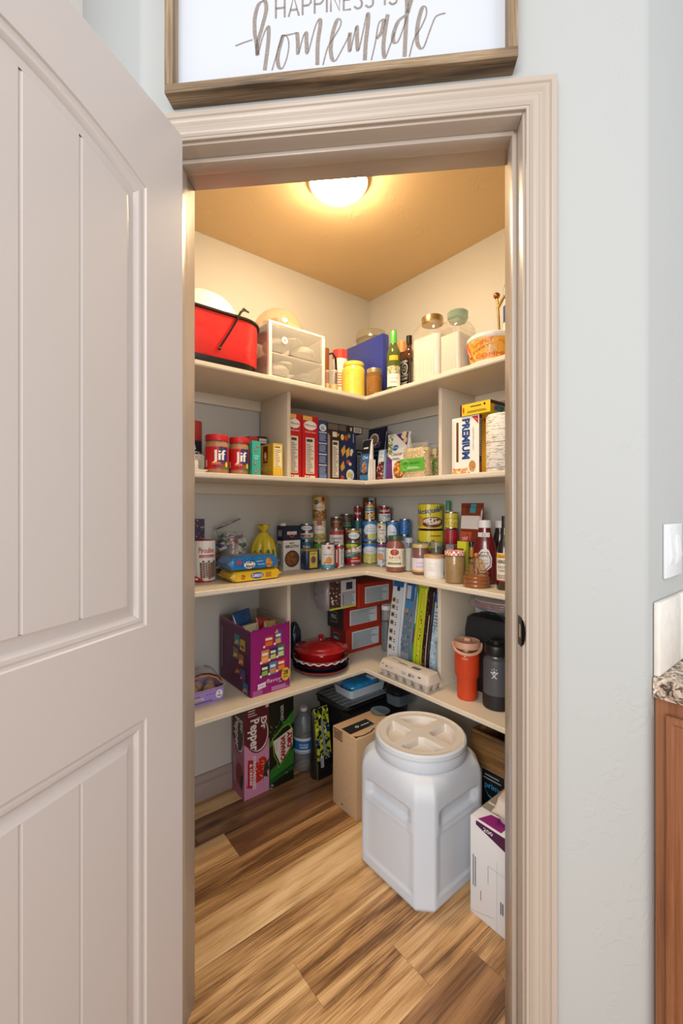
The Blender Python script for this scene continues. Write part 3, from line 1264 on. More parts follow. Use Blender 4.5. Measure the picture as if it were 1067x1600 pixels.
def corner_fit(side, pxc, px_front, px_side, ytop, z, d=None, py=None, depth=None):
    """box square to the wall seen on two faces; pxc = the near upright edge. returns loc, rot, w, dep, h"""
    if py is not None:
        pc = on_floor(pxc, py, z)
    else:
        pc = on_wall(pxc, side, d)
    W = D2 if side == 'L' else D1
    dd = (CORNER - pc).dot(W)
    pf = on_wall(px_front, side, dd)
    w = (Vector((pf.x, pf.y, 0)) - Vector((pc.x, pc.y, 0))).length
    dep = depth if depth else abs(cross(side, pc, px_side))
    dep = min(dep, dd - .020)
    along = D1 if side == 'L' else D2
    # L: near edge is the front-left corner and the front runs along +D1; R: near edge is the front-right corner, front runs along +D2
    c = Vector((pc.x, pc.y, 0)) + along * (w / 2) + W * (dep / 2)
    return Vector((c.x, c.y, z)), (RL if side == 'L' else RR), w, dep, z_at(ytop, pc.y) - z


def carton(name, label, cat, fit, color, z=None, group=None, bev=.0012, rough=.42, flaps=True, open_top=False):
    loc, rot, w, dep, h = fit
    t = thing(name, label, cat, loc, rot, group)
    mb = MB()
    m = M(color, rough) if isinstance(color, str) else color
    mb.box(-w / 2, w / 2, -dep / 2, dep / 2, 0, h, m, bev=bev)
    mb.build('carton', parent=t)
    return t, w, dep, h


def bfit(side, px0, px1, ytop, depth, sh, d=None, py=None, pyx=None, dz=0, topx=None):
    loc, rot, w, h = box_fit(side, px0, px1, ytop, depth, SH[sh] + dz, d, py, pyx, topx)
    return (loc, rot, w, depth, h)


def can(name, label, cat, px0, px1, ytop, sh, side=None, d=None, py=None, base='#cccccc', prn=None, group=None, dz=0, h=None, spin=0.0, lidm=None, at=None, wrap=2.9, ribs=False, rim=True, r=None):
    """tin can: steel body with rims, printed paper label. prn(Print) draws the part of the wrap that faces out"""
    if at is None:
        loc, r_, hh, rot = round_fit(px0, px1, ytop, SH[sh] + dz, side, d, py)
        r = r or r_
    else:
        loc, hh, rot = at
    h = h or hh
    t = thing(name, label, cat, loc, rot + spin, group)
    lm = lidm or STEEL
    mb = MB()
    if rim:
        mb.lathe([(r * .90, 0), (r * .98, .0006), (r, .0025), (r * .975, .0045), (r * .975, h - .0045), (r, h - .0025), (r * .985, h), (r * .93, h - .0004), (r * .92, h - .003), (r * .80, h - .003), (r * .78, h - .0022), (.0003, h - .0022)], lm, 28)
    else:
        mb.lathe([(r * .96, 0), (r, .002), (r, h - .006), (r * .97, h - .003), (.0003, h - .003)], lm, 28)
    mb.build('tin' if rim else 'tub', parent=t)
    rl = r * .982 if rim else r + .0002
    mb = MB()
    mb.lathe([(rl, .005), (rl, h - .005)], M(base, .35, coat=.3), 28, cap=False)
    mb.build('paper_wrap', parent=t)
    if prn:
        p = Print(rl * wrap, h - .011, .35, .3)
        prn(p)
        p.on_cyl(t, rl, .0055)
    return t, r, h


def stack_on(t, r, h, below, extra=0.0002):
    return


def bag(name, label, cat, fit, color, prn=None, puff=.5, crimp=.02, group=None, side_print=None, seed=3, lean=0.0, film=None, flat_bottom=True, front_frac=.98):
    """stand-up or pillow pouch: fat below, crimped flat at the top, crumpled a little"""
    loc, rot, w, dep, h = fit
    rnd = random.Random(seed)
    t = thing(name, label, cat, loc, rot, group)
    mb = MB()
    m = film or M(color, .30, coat=.3)
    n = 24
    rings = []
    levels = [0, .02, .08, .2, .35, .5, .65, .78, .88, .94, .955, 1.0]
    for li, q in enumerate(levels):
        z = h * q
        k = (1 - max(0, (q - .25) / .72)) if q < .95 else 0
        dd = max(.0016, dep * (.15 + .85 * k) if k > 0 else .0016)
        if q < .05:
            dd = dep * (.8 if q == 0 else .95)
        ww = w * (.94 if q == 0 else 1 - .06 * math.sin(PI * q) * puff)
        poly = rrect(ww, dd, min(ww, dd) * .49, 5)
        j = 0 if q in (0,) else .0018
        rings.append([Vector((p[0] + rnd.uniform(-j, j), p[1] + (0 if q > .93 else rnd.uniform(-j, j)) + lean * q * q, z)) for p in poly])
    mb.loft(rings, m)
    mb.build('pouch', parent=t, ang=50)

    def yf(v):
        q = max(0, min(1, v / h))
        for i in range(len(levels) - 1):
            if levels[i] <= q <= levels[i + 1]:
                def dpt_(q_):
                    k = (1 - max(0, (q_ - .25) / .72)) if q_ < .95 else 0
                    r_ = max(.0016, dep * (.15 + .85 * k) if k > 0 else .0016)
                    if q_ < .05:
                        r_ = dep * (.8 if q_ == 0 else .95)
                    return r_
                a, b_ = levels[i], levels[i + 1]
                s_ = (q - a) / (b_ - a)
                return -(dpt_(a) * (1 - s_) + dpt_(b_) * s_) / 2, lean * q * q
        return -.001, 0
    if prn:
        p = Print(w * .84, h * front_frac, .3, .3)
        prn(p)
        bm_cut = h * .05

        def fn(u, v, e):
            y, l_ = yf(v + .002)
            return (-w * .42 + u, y - e * 1.6 - .0016 + l_, v + .002)
        # cut horizontally too, so that it follows the curve
        o = p.build('label', t, lambda u, v, e: (u, v, e))
        bm = bmesh.new()
        bm.from_mesh(o.data)
        x = 0
        for q in [l * h - .002 for l in levels[1:-1]]:
            bmesh.ops.bisect_plane(bm, geom=bm.verts[:] + bm.edges[:] + bm.faces[:], plane_co=(0, q, 0), plane_no=(0, 1, 0))
        for v in bm.verts:
            v.co = Vector(fn(v.co.x, v.co.y, v.co.z))
        bm.to_mesh(o.data)
        bm.free()
    return t, w, dep, h


def jar(name, label, cat, px0, px1, ytop, sh, side=None, d=None, py=None, fill=None, fill_h=.85, lid='#c9a860', lid_h=.016, lid_m=None, neck=.86, prn=None, lab=None, group=None, dz=0,
        shoulder=.14, gl=None, spin=0.0, wrap=2.6, lab_z=(.12, .72), lid_r=None, at=None, quilt=None, r=None, h=None, lidcap=True, seg=28):
    """glass or plastic jar: body, contents, screw lid, wrap label"""
    if at is None:
        loc, r_, hh, rot = round_fit(px0, px1, ytop, SH[sh] + dz, side, d, py)
        r = r or r_
        h = h or hh
    else:
        loc, rot = at
    t = thing(name, label, cat, loc, rot + spin, group)
    hb = h - lid_h
    zs = hb * (1 - shoulder) - .004
    rn = r * neck
    prof = [(r * .88, 0), (r * .97, .002), (r, .008), (r, zs), (r * .97, zs + (hb - zs) * .35), (rn * 1.02, zs + (hb - zs) * .8), (rn, hb)]
    mb = MB()
    mb.lathe(prof, gl or GLASS, seg, wob=quilt)
    mb.build('body', parent=t)
    if fill:
        fm = fill if not isinstance(fill, str) else M(fill, .5, vary=.15, bscale=90)
        mb = MB()
        k = .955
        fz = hb * fill_h
        pr = [(r * .86, .003), (r * k, .009)] + ([(r * k, min(zs, fz))])
        if fz > zs:
            pr += [(r * .92, zs + (hb - zs) * .35), (rn * .95, min(fz, hb - .002))]
        pr += [(.0005, pr[-1][1])]
        mb.lathe(pr, fm, seg, wob=quilt)
        mb.build('contents', parent=t)
    if lidcap:
        mb = MB()
        lm = lid_m or M(lid, .35)
        rl = lid_r or rn * 1.08
        mb.lathe([(rl, hb - .001), (rl, h - .003), (rl * .97, h), (rl * .88, h + .0002), (rl * .86, h - .0008), (.0005, h - .0008)], lm, seg)
        mb.build('lid', parent=t)
    if lab:
        rl = r + .0006
        z0, z1 = lab_z[0] * hb, lab_z[1] * hb
        mb = MB()
        mb.lathe([(rl, z0), (rl, z1)], M(lab, .4), seg, cap=False)
        mb.build('paper_wrap', parent=t)
        if prn:
            p = Print(rl * wrap, z1 - z0 - .001, .4)
            prn(p)
            p.on_cyl(t, rl, z0 + .0005)
    elif prn:
        rl = r + .0004
        p = Print(rl * wrap, (lab_z[1] - lab_z[0]) * hb, .4)
        prn(p)
        p.on_cyl(t, rl, lab_z[0] * hb)
    return t, r, h


def bottle(name, label, cat, px0, px1, ytop, sh, prof, side=None, d=None, py=None, mat=None, group=None, dz=0, sy=1.0, cap=None, prn=None, lab_z=(.15, .5), wrap=2.4, spin=0.0, h=None, r=None, seg=28, lab=None):
    """prof in fractions (r of half width, z of height); cap=(z0, z1, r, material)"""
    loc, r_, hh, rot = round_fit(px0, px1, ytop, SH[sh] + dz, side, d, py)
    r, h = r or r_, h or hh
    t = thing(name, label, cat, loc, rot + spin, group)
    mb = MB()
    mb.lathe([(a * r, b_ * h) for a, b_ in prof], mat, seg, sy=sy)
    mb.build('body', parent=t)
    if cap:
        z0, z1, rc, cm = cap
        mb = MB()
        mb.lathe([(rc * r, z0 * h), (rc * r, z1 * h - .002), (rc * r * .93, z1 * h), (.0004, z1 * h)], cm, seg)
        mb.build('cap', parent=t)
    if prn:
        p = Print(r * wrap, (lab_z[1] - lab_z[0]) * h, .4)
        prn(p)
        def fn(u, v, e):
            a = (u - p.w / 2) / r
            return ((r + e) * math.sin(a), -(r * sy + e) * math.cos(a), lab_z[0] * h + v)
        p.build('label', t, fn, cut=r * .26)
    return t, r, h
# ================================================================== topmost shelf, left run
Z1 = SH[1]
REDE = M('#ea3230', .12, coat=.6)
BLKP = M('#14120f', .3, coat=.2)
# red roaster oven
LR, WR = .42, .30
cen = CORNER - D1 * (.855 + LR / 2) - D2 * .188
t = thing('roaster_oven', 'glossy red oval roaster oven with black base and rim on the top shelf', 'roaster', (cen.x, cen.y, Z1), RL)
def oval(sc, n=14, w=LR, d=WR, r=.105):
    return [(p[0], p[1]) for p in rrect(w * 1.0 + (sc - 1) * .3, d + (sc - 1) * .3, r + (sc - 1) * .15, n)]
mb = MB()
mb.loft([ring(oval(.90), .004), ring(oval(.93), .012), ring(oval(.95), .032)], BLKP)
for sx in (-.13, .13):
    for sy in (-.09, .09):
        mb.lathe([(.012, 0), (.012, .006)], BLKP, 10, cx=sx, cy=sy)
mb.build('base', parent=t)
mb = MB()
mb.loft([ring(oval(.94), .030), ring(oval(.985), .040), ring(oval(1.0), .19)], REDE)
mb.build('body', parent=t)
mb = MB()
mb.loft([ring(oval(1.0), .189), ring(oval(1.05), .192), ring(oval(1.05), .199), ring(oval(1.0), .203), ring(oval(.9), .203)], BLKP)
mb.build('rim', parent=t)
mb = MB()
mb.box(-.075, -.0742, -WR / 2 - .0012, -WR / 2 - .0002, .04, .188, M('#a5141d', .3))
mb.build('seam', parent=t)
# black power cord draped over the front
cp = [(388, 488), (381, 484), (376, 488), (370, 500), (362, 514), (352, 530), (345, 540), (343, 545)]
mb = MB()
pts = []
for i, (x, y) in enumerate(cp):
    p = on_wall(x, 'L', .356 + (.0 if i > 1 else -.03 * (2 - i)))
    pts.append(Vector((p.x, p.y, z_at(y, p.y))))
mb.tube(pts, [.004, .005, .0045, .004, .0035, .0035, .004, .0045], BLKP, 8)
mb.ball(pts[-1], .0062, .0062, .0062, BLKP, 10, 6)
mb.ball(pts[1], .0075, .0075, .006, BLKP, 10, 6)
tag(mb.build('power_cord'), 'short black power cord draped over the front of the red roaster oven', 'cord')
# white bowl upside down on it
p0 = on_wall(318, 'L', .17)
t = thing('plastic_bowl', 'large white plastic bowl turned upside down on the red roaster oven', 'bowl', (p0.x, p0.y, Z1 + .203), RL)
mb = MB()
WB = M('#e9e8ea', .25, sss=.2)
rg = []
for a in (0, 12, 26, 40, 54, 68, 80, 90):
    s_, c_ = math.cos(R(a)), math.sin(R(a))
    rg.append(ring(rrect(.27 * (s_ * .95 + .05), .22 * (s_ * .95 + .05), .1 * (s_ * .95 + .05), 8), .13 * c_))
mb.loft(rg, WB)
mb.build('bowl', parent=t)

# two-drawer clear organiser
fit = bfit('L', 420, 508, 516, .20, 1, d=.335)
loc, rot, w, dep, h = fit
h = .226
t = thing('drawer_organizer', 'frosted clear plastic organizer with white frame and two drawers of bags', 'organizer', loc, rot)
WF = M('#e3dfd8', .35)
mb = MB()
mb.box(-w / 2, w / 2, -dep / 2, dep / 2, h - .012, h, WF, bev=.004)
mb.box(-w / 2, w / 2, -dep / 2, dep / 2, 0, .010, WF, bev=.003)
for sx in (-1, 1):
    for sy in (-1, 1):
        mb.box(sx * (w / 2) - (.016 if sx > 0 else 0), sx * (w / 2) + (0 if sx > 0 else .016), sy * dep / 2 - (.016 if sy > 0 else 0), sy * dep / 2 + (0 if sy > 0 else .016), .008, h - .010, WF, bev=.003)
mb.box(-w / 2 + .01, w / 2 - .01, -dep / 2 + .006, dep / 2 - .006, h * .43, h * .43 + .006, WF)
mb.build('frame', parent=t)
FROST = glass('#e6e2da', .19, .12, 1.35, .2, 60)
for z0, z1 in ((.012, h * .43), (h * .43 + .008, h - .014)):
    mb = MB()
    mb.box(-w / 2 + .017, w / 2 - .017, -dep / 2 - .002, -dep / 2 + .001, z0, z1, FROST, bev=.001)
    dr = mb.build('drawer', parent=t)
mb = MB()
mb.box(-w / 2 - .0005, -w / 2 + .0012, -dep / 2 + .017, dep / 2 - .017, .011, h - .013, FROST)
mb.build('side_panel', parent=t)
mb = MB()
mb.box(w / 2 - .0012, w / 2 + .0005, -dep / 2 + .017, dep / 2 - .017, .011, h - .013, FROST)
mb.build('side_panel', parent=t)
rnd = random.Random(4)
FILM = glass('#f0eeea', .55, .12, 1.4, .9, 70)
for i, (x, z, rx, rz) in enumerate([(-.05, .045, .055, .028), (.05, .04, .05, .024), (-.03, .075, .05, .015), (-.05, .15, .05, .03), (.045, .145, .055, .03), (0, .18, .05, .015)]):
    mb = MB()
    mb.ball((x * w / .2, -.03, z), rx, .065, rz, FILM if i % 2 else M('#e2dccf', .6, bump=.5, bscale=60), 14, 9, jit=.09)
    mb.build('bag_of_goods', parent=t)
mb = MB()
for rr, zz, cc in ((.014, .0, '#f3f1ee'), (.006, .0004, '#8c8070'), (.003, .0008, '#d8c9b0')):
    mb.lathe([(rr, 0), (rr, .0008 + zz)], M(cc, .4), 18, mat4=Matrix.Translation((-w * .24, -dep / 2 - .002, h * .70)) @ Matrix.Rotation(PI / 2, 4, 'X'))
mb.build('round_sticker', parent=t)
topb = h
# clear cake dome lying on the organizer
p0 = on_wall(435, 'L', .19)
t = thing('cake_dome', 'clear amber-tinted plastic dome holding small pink and tan boxes', 'dome', (p0.x, p0.y, Z1 + topb + .0005), RL)
mb = MB()
AMB = glass('#f2d2ac', .22, .04, 1.5)
rd = .112
prof = [(rd, .004)] + [(rd * math.cos(R(a)) ** .8, .004 + .112 * math.sin(R(a))) for a in (8, 18, 30, 42, 54, 66, 78, 86)]
mb.lathe(prof, AMB, 36)
mb.build('dome', parent=t)
mb = MB()
mb.lathe([(rd * 1.08, 0), (rd * 1.1, .003), (rd * 1.08, .0045), (.001, .004)], M('#d9cdbb', .4), 36)
mb.build('plate', parent=t)
mb = MB()
mb.box(-.005, .075, -.06, .03, .006, .058, M('#dcae7a', .6), bev=.001, mat4=Matrix.Rotation(.3, 4, 'Z'))
mb.build('tan_box', parent=t)
mb = MB()
mb.box(-.085, -.02, -.05, .02, .006, .04, M('#d98272', .5), bev=.001, mat4=Matrix.Translation((0, 0, .018)) @ Matrix.Rotation(-.2, 4, 'Y') @ Matrix.Rotation(.5, 4, 'Z'))
mb.build('pink_box', parent=t)

# small glass things beside the organizer
OIL = M('#b58a45', .3)
g = 'small clear glass shakers'
jar('glass_shaker', 'small clear glass shaker touching the side of the clear organizer', 'shaker', 508, 515, 578, 1, 'L', .30, fill='#c9ad6a', fill_h=.4, lid='#cfc7b4', lid_h=.004, neck=.8, group=g)
jar('glass_shaker', 'small clear glass shaker in front of the black mug handle', 'shaker', 515.5, 528, 577, 1, 'L', .315, fill='#c9ad6a', fill_h=.35, lid='#cfc7b4', lid_h=.005, neck=.7, group=g)
loc, r, h, rot = round_fit(500, 514.5, 543, Z1, 'L', .20)
t = thing('travel_mug', 'slim copper mug with a black loop handle behind the glass shakers', 'mug', loc, rot)
mb = MB()
mb.lathe([(r * .8, 0), (r, h * .1), (r, h)], M('#a9653c', .3, .6), 24)
mb.build('body', parent=t)
mb = MB()
mb.tube([(r * .8, 0, h * .90), (r * 1.7, 0, h * .92), (r * 2.35, 0, h * .82), (r * 2.5, 0, h * .55), (r * 2.4, 0, h * .2)], .0052, BLKP, 8)
mb.build('handle', parent=t)
can('sprinkle_tube', 'white tube container with a red lid behind the yellow quilted jar', 'container', 519.5, 543, 543, 1, 'L', .19, base='#ece5db', rim=False, lidm=M('#c8332d', .35),
    prn=lambda p: (p.rect(0, .82, 1, 1, '#cf3b31'), p.rect(.1, .2, .9, .6, '#e9ddc8'), p.lines(.2, .25, .8, .55, '#b86a50', 6)))
# yellow quilted jar
def quilt(a, z):
    return 1 + .032 * (math.sin(a * 9 + z * 420) * math.sin(a * 9 - z * 420))
YJ = M('#e8c650', .28, coat=.4)
loc, r, h, rot = round_fit(534, 571, 562, Z1, 'L', .285)
t = thing('quilted_jar', 'opaque yellow quilted mason jar at the bend of the top shelf', 'jar', loc, rot)
mb = MB()
prof = [(r * .85, 0), (r * .97, .004)] + [(r, .008 + (h * .74 - .008) * i / 22) for i in range(23)] + [(r * .96, h * .80), (r * .85, h * .85), (r * .84, h * .88), (r * .89, h * .89), (r * .89, h * .98), (r * .83, h), (r * .78, h * .995), (r * .78, h * .9)]
mb.lathe(prof, YJ, 54, cap=True, wob=lambda a, z: quilt(a, z) if .01 < z < h * .74 else 1)
mb.build('body', parent=t)
# amber jelly jar
loc, r, h, rot = round_fit(572, 597, 574, Z1, 'R', .325)
t = thing('jelly_jar', 'small quilted glass jar of amber glitter beside the yellow jar', 'jar', loc, rot)
AG = glass('#e0a44a', .25, .05, 1.5, .8, 120)
mb = MB()
prof = [(r * .85, 0)] + [(r, .004 + (h * .76 - .004) * i / 20) for i in range(21)] + [(r * .93, h * .82), (r * .9, h * .98), (r * .86, h)]
mb.lathe(prof, AG, 48, wob=lambda a, z: quilt(a, z * 1.3) if .005 < z < h * .74 else 1)
mb.build('body', parent=t)
mb = MB()
mb.lathe([(r * .8, .003), (r * .92, .01), (r * .92, h * .7), (.001, h * .7)], M('#a8742a', .35, .5, bump=1.0, bscale=240, vary=.5), 24)
mb.build('contents', parent=t)
mb = MB()
mb.lathe([(r * .93, h * .84), (r * .93, h * .97), (r * .9, h * 1.005), (.001, h * 1.005)], M('#c2b48e', .3, .8), 28)
mb.build('lid', parent=t)
# large clamp jar
loc, r, h, rot = round_fit(555, 606, 508, Z1, 'R', .098)
t = thing('clamp_jar', 'large clear glass jar with wire-clamped glass lid behind the blue binder', 'jar', loc, rot)
mb = MB()
CG = glass('#e8e0c4', .12, .02, 1.6)
mb.lathe([(r * .9, 0), (r, .01), (r, h * .78), (r * .9, h * .86), (r * .88, h * .88), (r * .92, h * .885)], CG, 36)
mb.build('body', parent=t)
mb = MB()
mb.lathe([(r * .95, h * .89), (r * .97, h * .93), (r * .88, h * .975), (r * .55, h), (.001, h)], CG, 36)
mb.build('lid', parent=t)
mb = MB()
for zz in (.885, .80):
    mb.tube([(r * .96 * math.cos(2 * PI * i / 28), r * .96 * math.sin(2 * PI * i / 28), h * zz) for i in range(28)], .0012, STEEL, 6, closed=True)
mb.tube([(-r * 1.0, -.01, h * .9), (-r * 1.08, -.014, h * .84), (-r * 1.02, -.018, h * .74)], .0012, STEEL, 6)
mb.build('wire_clamp', parent=t)
# blue binder
fit = bfit('R', 541, 598, 533, .038, 1, d=.262, topx=570)
loc, rot, w, dep, h = fit
BLU = M('#26358c', .3, coat=.2, bump=.25, bscale=70)
t = thing('binder', 'shiny dark blue vinyl ring binder standing behind the small jars', 'binder', loc, rot)
mb = MB()
mb.box(-w / 2, w / 2, -dep / 2, -dep / 2 + .003, 0, h, BLU, bev=.0012)
mb.build('front_cover', parent=t)
mb = MB()
mb.box(-w / 2, w / 2, dep / 2 - .003, dep / 2, 0, h, BLU, bev=.0012)
mb.build('back_cover', parent=t)
mb = MB()
mb.box(w / 2 - .002, w / 2 + .0015, -dep / 2, dep / 2, 0, h, BLU, bev=.0012)
mb.build('spine', parent=t)
mb = MB()
mb.box(-w / 2 + .012, w / 2 - .008, -dep / 2 + .006, dep / 2 - .008, .006, h - .006, M('#e8e4da', .8))
mb.build('pages', parent=t)
# wine bottle
GG = glass('#5e6c1c', .55, .04, 1.5)
GCAP = M('#4fae3f', .35, coat=.3)
WP_ = [(.86, 0), (.97, .004), (1, .02), (1, .60), (.93, .66), (.62, .735), (.44, .79), (.42, .98), (.46, .985), (.46, 1)]
def winelab(p):
    p.rect(0, 0, 1, 1, '#e6e2da').rect(0, .62, 1, 1, '#b9b48f').scatter(0, .62, 1, 1, ['#7a7f4a', '#5b6136', '#d9d4b4'], 60, .0026, 3)
    p.text('SAGE', .5, .36, .09, '#8a8478', width=.5).lines(.25, .16, .75, .26, '#a8a296', 3)
t, r, h = bottle('wine_bottle', 'green wine bottle with a bright green screw cap and white label', 'bottle', 604, 626, 513, 1, WP_, 'R', .30, mat=GG, cap=(.79, 1.0, .47, GCAP), prn=winelab, lab_z=(.07, .40), wrap=2.2)
p = Print(r * 1.3, h * .10, .4)
p.rect(0, .1, 1, .9, '#c9a92c').text('', .5, .3, .4, '#3a3418')
p.on_cyl(t, r * 1.003, h * .48, name='neck_label')
bottle('cork_bottle', 'dark bottle with an orange stopper showing just behind the wine bottle', 'bottle', 616, 640, 529, 1, WP_, 'R', .17, mat=glass('#4a2c14', .6, .04, 1.5), cap=(.8, 1.0, .5, M('#c98a4c', .5)))
# whiskey bottle
def jack(p):
    p.rect(0, 0, 1, 1, '#16130f')
    W_ = '#d9d4c6'
    p.ell(.5, .66, .34, .20, W_).ell(.5, .66, .29, .165, '#16130f').text('Old', .5, .68, .07, W_, width=.3).text('No.7', .5, .58, .09, W_, width=.4)
    p.text('TENNESSEE', .5, .38, .07, W_, width=.75).text('WHISKEY', .5, .26, .08, W_, width=.7).lines(.15, .06, .85, .2, W_, 4)
    p.lines(.1, .88, .9, .97, W_, 2)
loc, r, h, rot = round_fit(625.5, 653, 520, Z1, 'R', .22)
t = thing('whiskey_bottle', 'square dark whiskey bottle with black label and black cap', 'bottle', loc, RR)
mb = MB()
WH = glass('#5a2c10', .6, .04, 1.5)
w_ = r * 1.55
mb.loft([ring(rrect(w_ * k, w_ * k, w_ * .18 * k, 4), z * h) for k, z in ((.94, 0), (1, .015), (1, .62), (.94, .67), (.6, .74))], WH)
mb.lathe([(w_ * .28, .72 * h), (w_ * .2, .79 * h), (w_ * .19, .9 * h)], WH, 20)
mb.build('body', parent=t)
mb = MB()
mb.lathe([(w_ * .22, .86 * h), (w_ * .22, h), (.0004, h)], BLKP, 20)
mb.build('cap', parent=t)
p = Print(w_ * .9, h * .48)
jack(p)
p.on_front(t, -w_ / 2, h * .10)
p = Print(w_ * .9, h * .48)
p.rect(0, 0, 1, 1, '#16130f').lines(.1, .1, .9, .9, '#b9b2a0', 12, .3)
p.on_right(t, w_ / 2, -w_ * .45, h * .10)
# ribbed glass jar with brass lid
def ribbed_jar(name, label, fit, lidm, fill_z, rim_r, fillc='#e9e4dc', arch_=False, stopper=False, lidh=.03, rr=.2):
    loc, rot, w, dep, h = fit
    t = thing(name, label, 'jar', loc, rot)
    RG = glass('#f4efe6', .07, .03, 1.4)
    hb = h - lidh
    mb = MB()
    rg = [ring(rrect(w * k, dep * k, w * rr * k, 5), z) for k, z in ((.95, 0), (1, .006), (1, hb * .78), (.95, hb * .88), (.72, hb * .97), (.62, hb))]
    mb.loft(rg, RG)
    mb.build('body', parent=t)
    mb = MB()
    mb.loft([ring(rrect(w * .93, dep * .93, w * rr * .9, 5), z) for z in (.005, fill_z)], M(fillc, .8, bump=.2, bscale=90))
    mb.build('contents', parent=t)
    mb = MB()
    n = 9
    for i in range(n):
        x = -w * .36 + w * .72 * i / (n - 1)
        zt = hb * (.80 if not arch_ else .55 + .27 * math.sqrt(max(0, 1 - (x / (w * .40)) ** 2)))
        mb.tube([(x, -dep / 2 - .0004, .01), (x, -dep / 2 - .0004, zt)], .0022, RG, 6)
        y = -dep * .36 + dep * .72 * i / (n - 1)
        mb.tube([(w / 2 + .0004, y, .01), (w / 2 + .0004, y, hb * .78)], .0022, RG, 6)
    o = mb.build('ribs', parent=t)
    o['kind'] = 'stuff'
    mb = MB()
    if stopper:
        SG = glass('#8fae9c', .35, .05, 1.5)
        mb.lathe([(rim_r * .9, hb - .004), (rim_r * .9, hb + .006), (rim_r * 1.08, hb + .008), (rim_r * 1.1, h - .004), (rim_r * .98, h), (.001, h)], SG, 28)
    else:
        mb.lathe([(rim_r, hb - .004), (rim_r, h - .004), (rim_r * .96, h), (.001, h - .0005)], lidm, 32)
    mb.build('stopper' if stopper else 'lid', parent=t)
    return t
BRASS = M('#b79a66', .25, .9)
f = bfit('R', 640, 684, 490, .115, 1, d=.325)
ribbed_jar('ribbed_jar', 'tall ribbed glass canister of white flour with a brass lid', f, BRASS, f[4] * .66, .044, arch_=True, lidh=.026)
f = corner_fit('R', 716, 685.5, 745, 474, SH[1], d=.335)
ribbed_jar('ribbed_jar', 'square ribbed glass canister of white sugar with a green glass stopper', f, None, f[4] * .60, .036, stopper=True, lidh=.036, rr=.12)
# bucket
def bucket_print(p):
    p.rect(0, 0, 1, 1, '#e5a13c').scatter(0, 0, 1, 1, ['#eeb75c', '#d98f2b'], 60, .006, 5)
    p.text('SIMPLY', .36, .70, .16, '#b5432a', width=.34, shear=.3, rot=.22).text('EVERY', .34, .46, .12, '#6b4a1e', width=.3, rot=.22)
    p.text('COMMIT', .52, .08, .20, '#c8502c', width=.55, bold=.02).text('JOY', .56, .45, .34, '#d9d3c4', width=.10, rot=PI / 2).text('THE', .86, .38, .2, '#6b5a2a', width=.24, bold=.02).text('YOU', .86, .70, .18, '#c9921e', width=.24)
loc, r, h, rot = round_fit(730, 806, 516, Z1, 'R', .275)
t = thing('plastic_bucket', 'white plastic tub with an orange printed label and a red handle', 'bucket', loc, rot)
mb = MB()
WPL = M('#e6e0d8', .35)
mb.lathe([(r * .84, 0), (r * .86, .003), (r * .97, h * .86)], WPL, 40)
mb.build('tub', parent=t)
mb = MB()
mb.lathe([(r * 1.0, h * .86), (r * 1.01, h * .96), (r * .97, h), (.001, h)], WPL, 40)
mb.build('lid', parent=t)
p = Print(r * 2.9, h * .74)
bucket_print(p)
p.on_cyl(t, r, h * .08, rfun=lambda z: r * (.862 + .11 * z / (h * .86)) + .0004)
mb = MB()
mb.tube([(-r * .98, 0, h * .86), (-r * .99, -.012, h * .78), (-r * .9, -r * .42, h * .42), (-r * .93, -r * .30, h * .5), (-r * 1.0, -.02, h * .80)][:3] + [(-r * .80, -r * .62, h * .20)], .0045, M('#c6402f', .4), 8)
mb.build('handle', parent=t)
# things at the right edge, behind the bucket
COP = M('#a8612f', .2, .8)
loc, r, h, rot = round_fit(768, 784, 452, Z1, 'R', .155)
t = thing('coffee_grinder', 'brass crank arm with a round wooden knob above the orange tub', 'grinder', loc, rot)
mb = MB()
mb.lathe([(.03, 0), (.03, .10), (.024, .12), (.008, .13)], M('#7a4a28', .4), 20, cx=.006)
mb.build('body', parent=t)
mb = MB()
mb.tube([(.012, 0, .12), (.004, 0, h * .85), (.0, 0, h * .93)], .0045, BRASS, 8)
mb.tube([(.004, 0, h * .80), (.022, 0, h * .9), (.05, 0, h * .99)], .0055, BRASS, 8)
mb.build('crank', parent=t)
mb = MB()
mb.ball((.0, 0, h * .95), .0125, .0125, .0125, COP, 16, 10)
mb.build('knob', parent=t)
loc, r, h, rot = round_fit(786, 811, 444, Z1, 'R', .058)
t = thing('ceramic_canister', 'tall blue and white ceramic canister with a wire bail at the frame edge', 'canister', loc, rot)
mb = MB()
mb.lathe([(r * .8, 0), (r, .02), (r, h * .82), (r * .85, h * .92)], M('#e9e4de', .25), 30)
mb.build('body', parent=t)
mb = MB()
mb.lathe([(r * 1.004, h * .62), (r * 1.004, h * .80)], M('#1f4fa0', .3, vary=.6, bscale=60), 30, cap=False)
mb.build('blue_band', parent=t)
mb = MB()
mb.lathe([(r * .86, h * .92), (r * .8, h * .98), (.001, h)], M('#e9e4de', .25), 30)
mb.build('lid', parent=t)
mb = MB()
mb.tube([(-r * .95, -.004, h * .88), (-r * 1.0, -.01, h * .97), (-r * .6, -.02, h * 1.06), (0, -.02, h * 1.08)], .0014, STEEL, 6)
mb.build('wire_bail', parent=t)

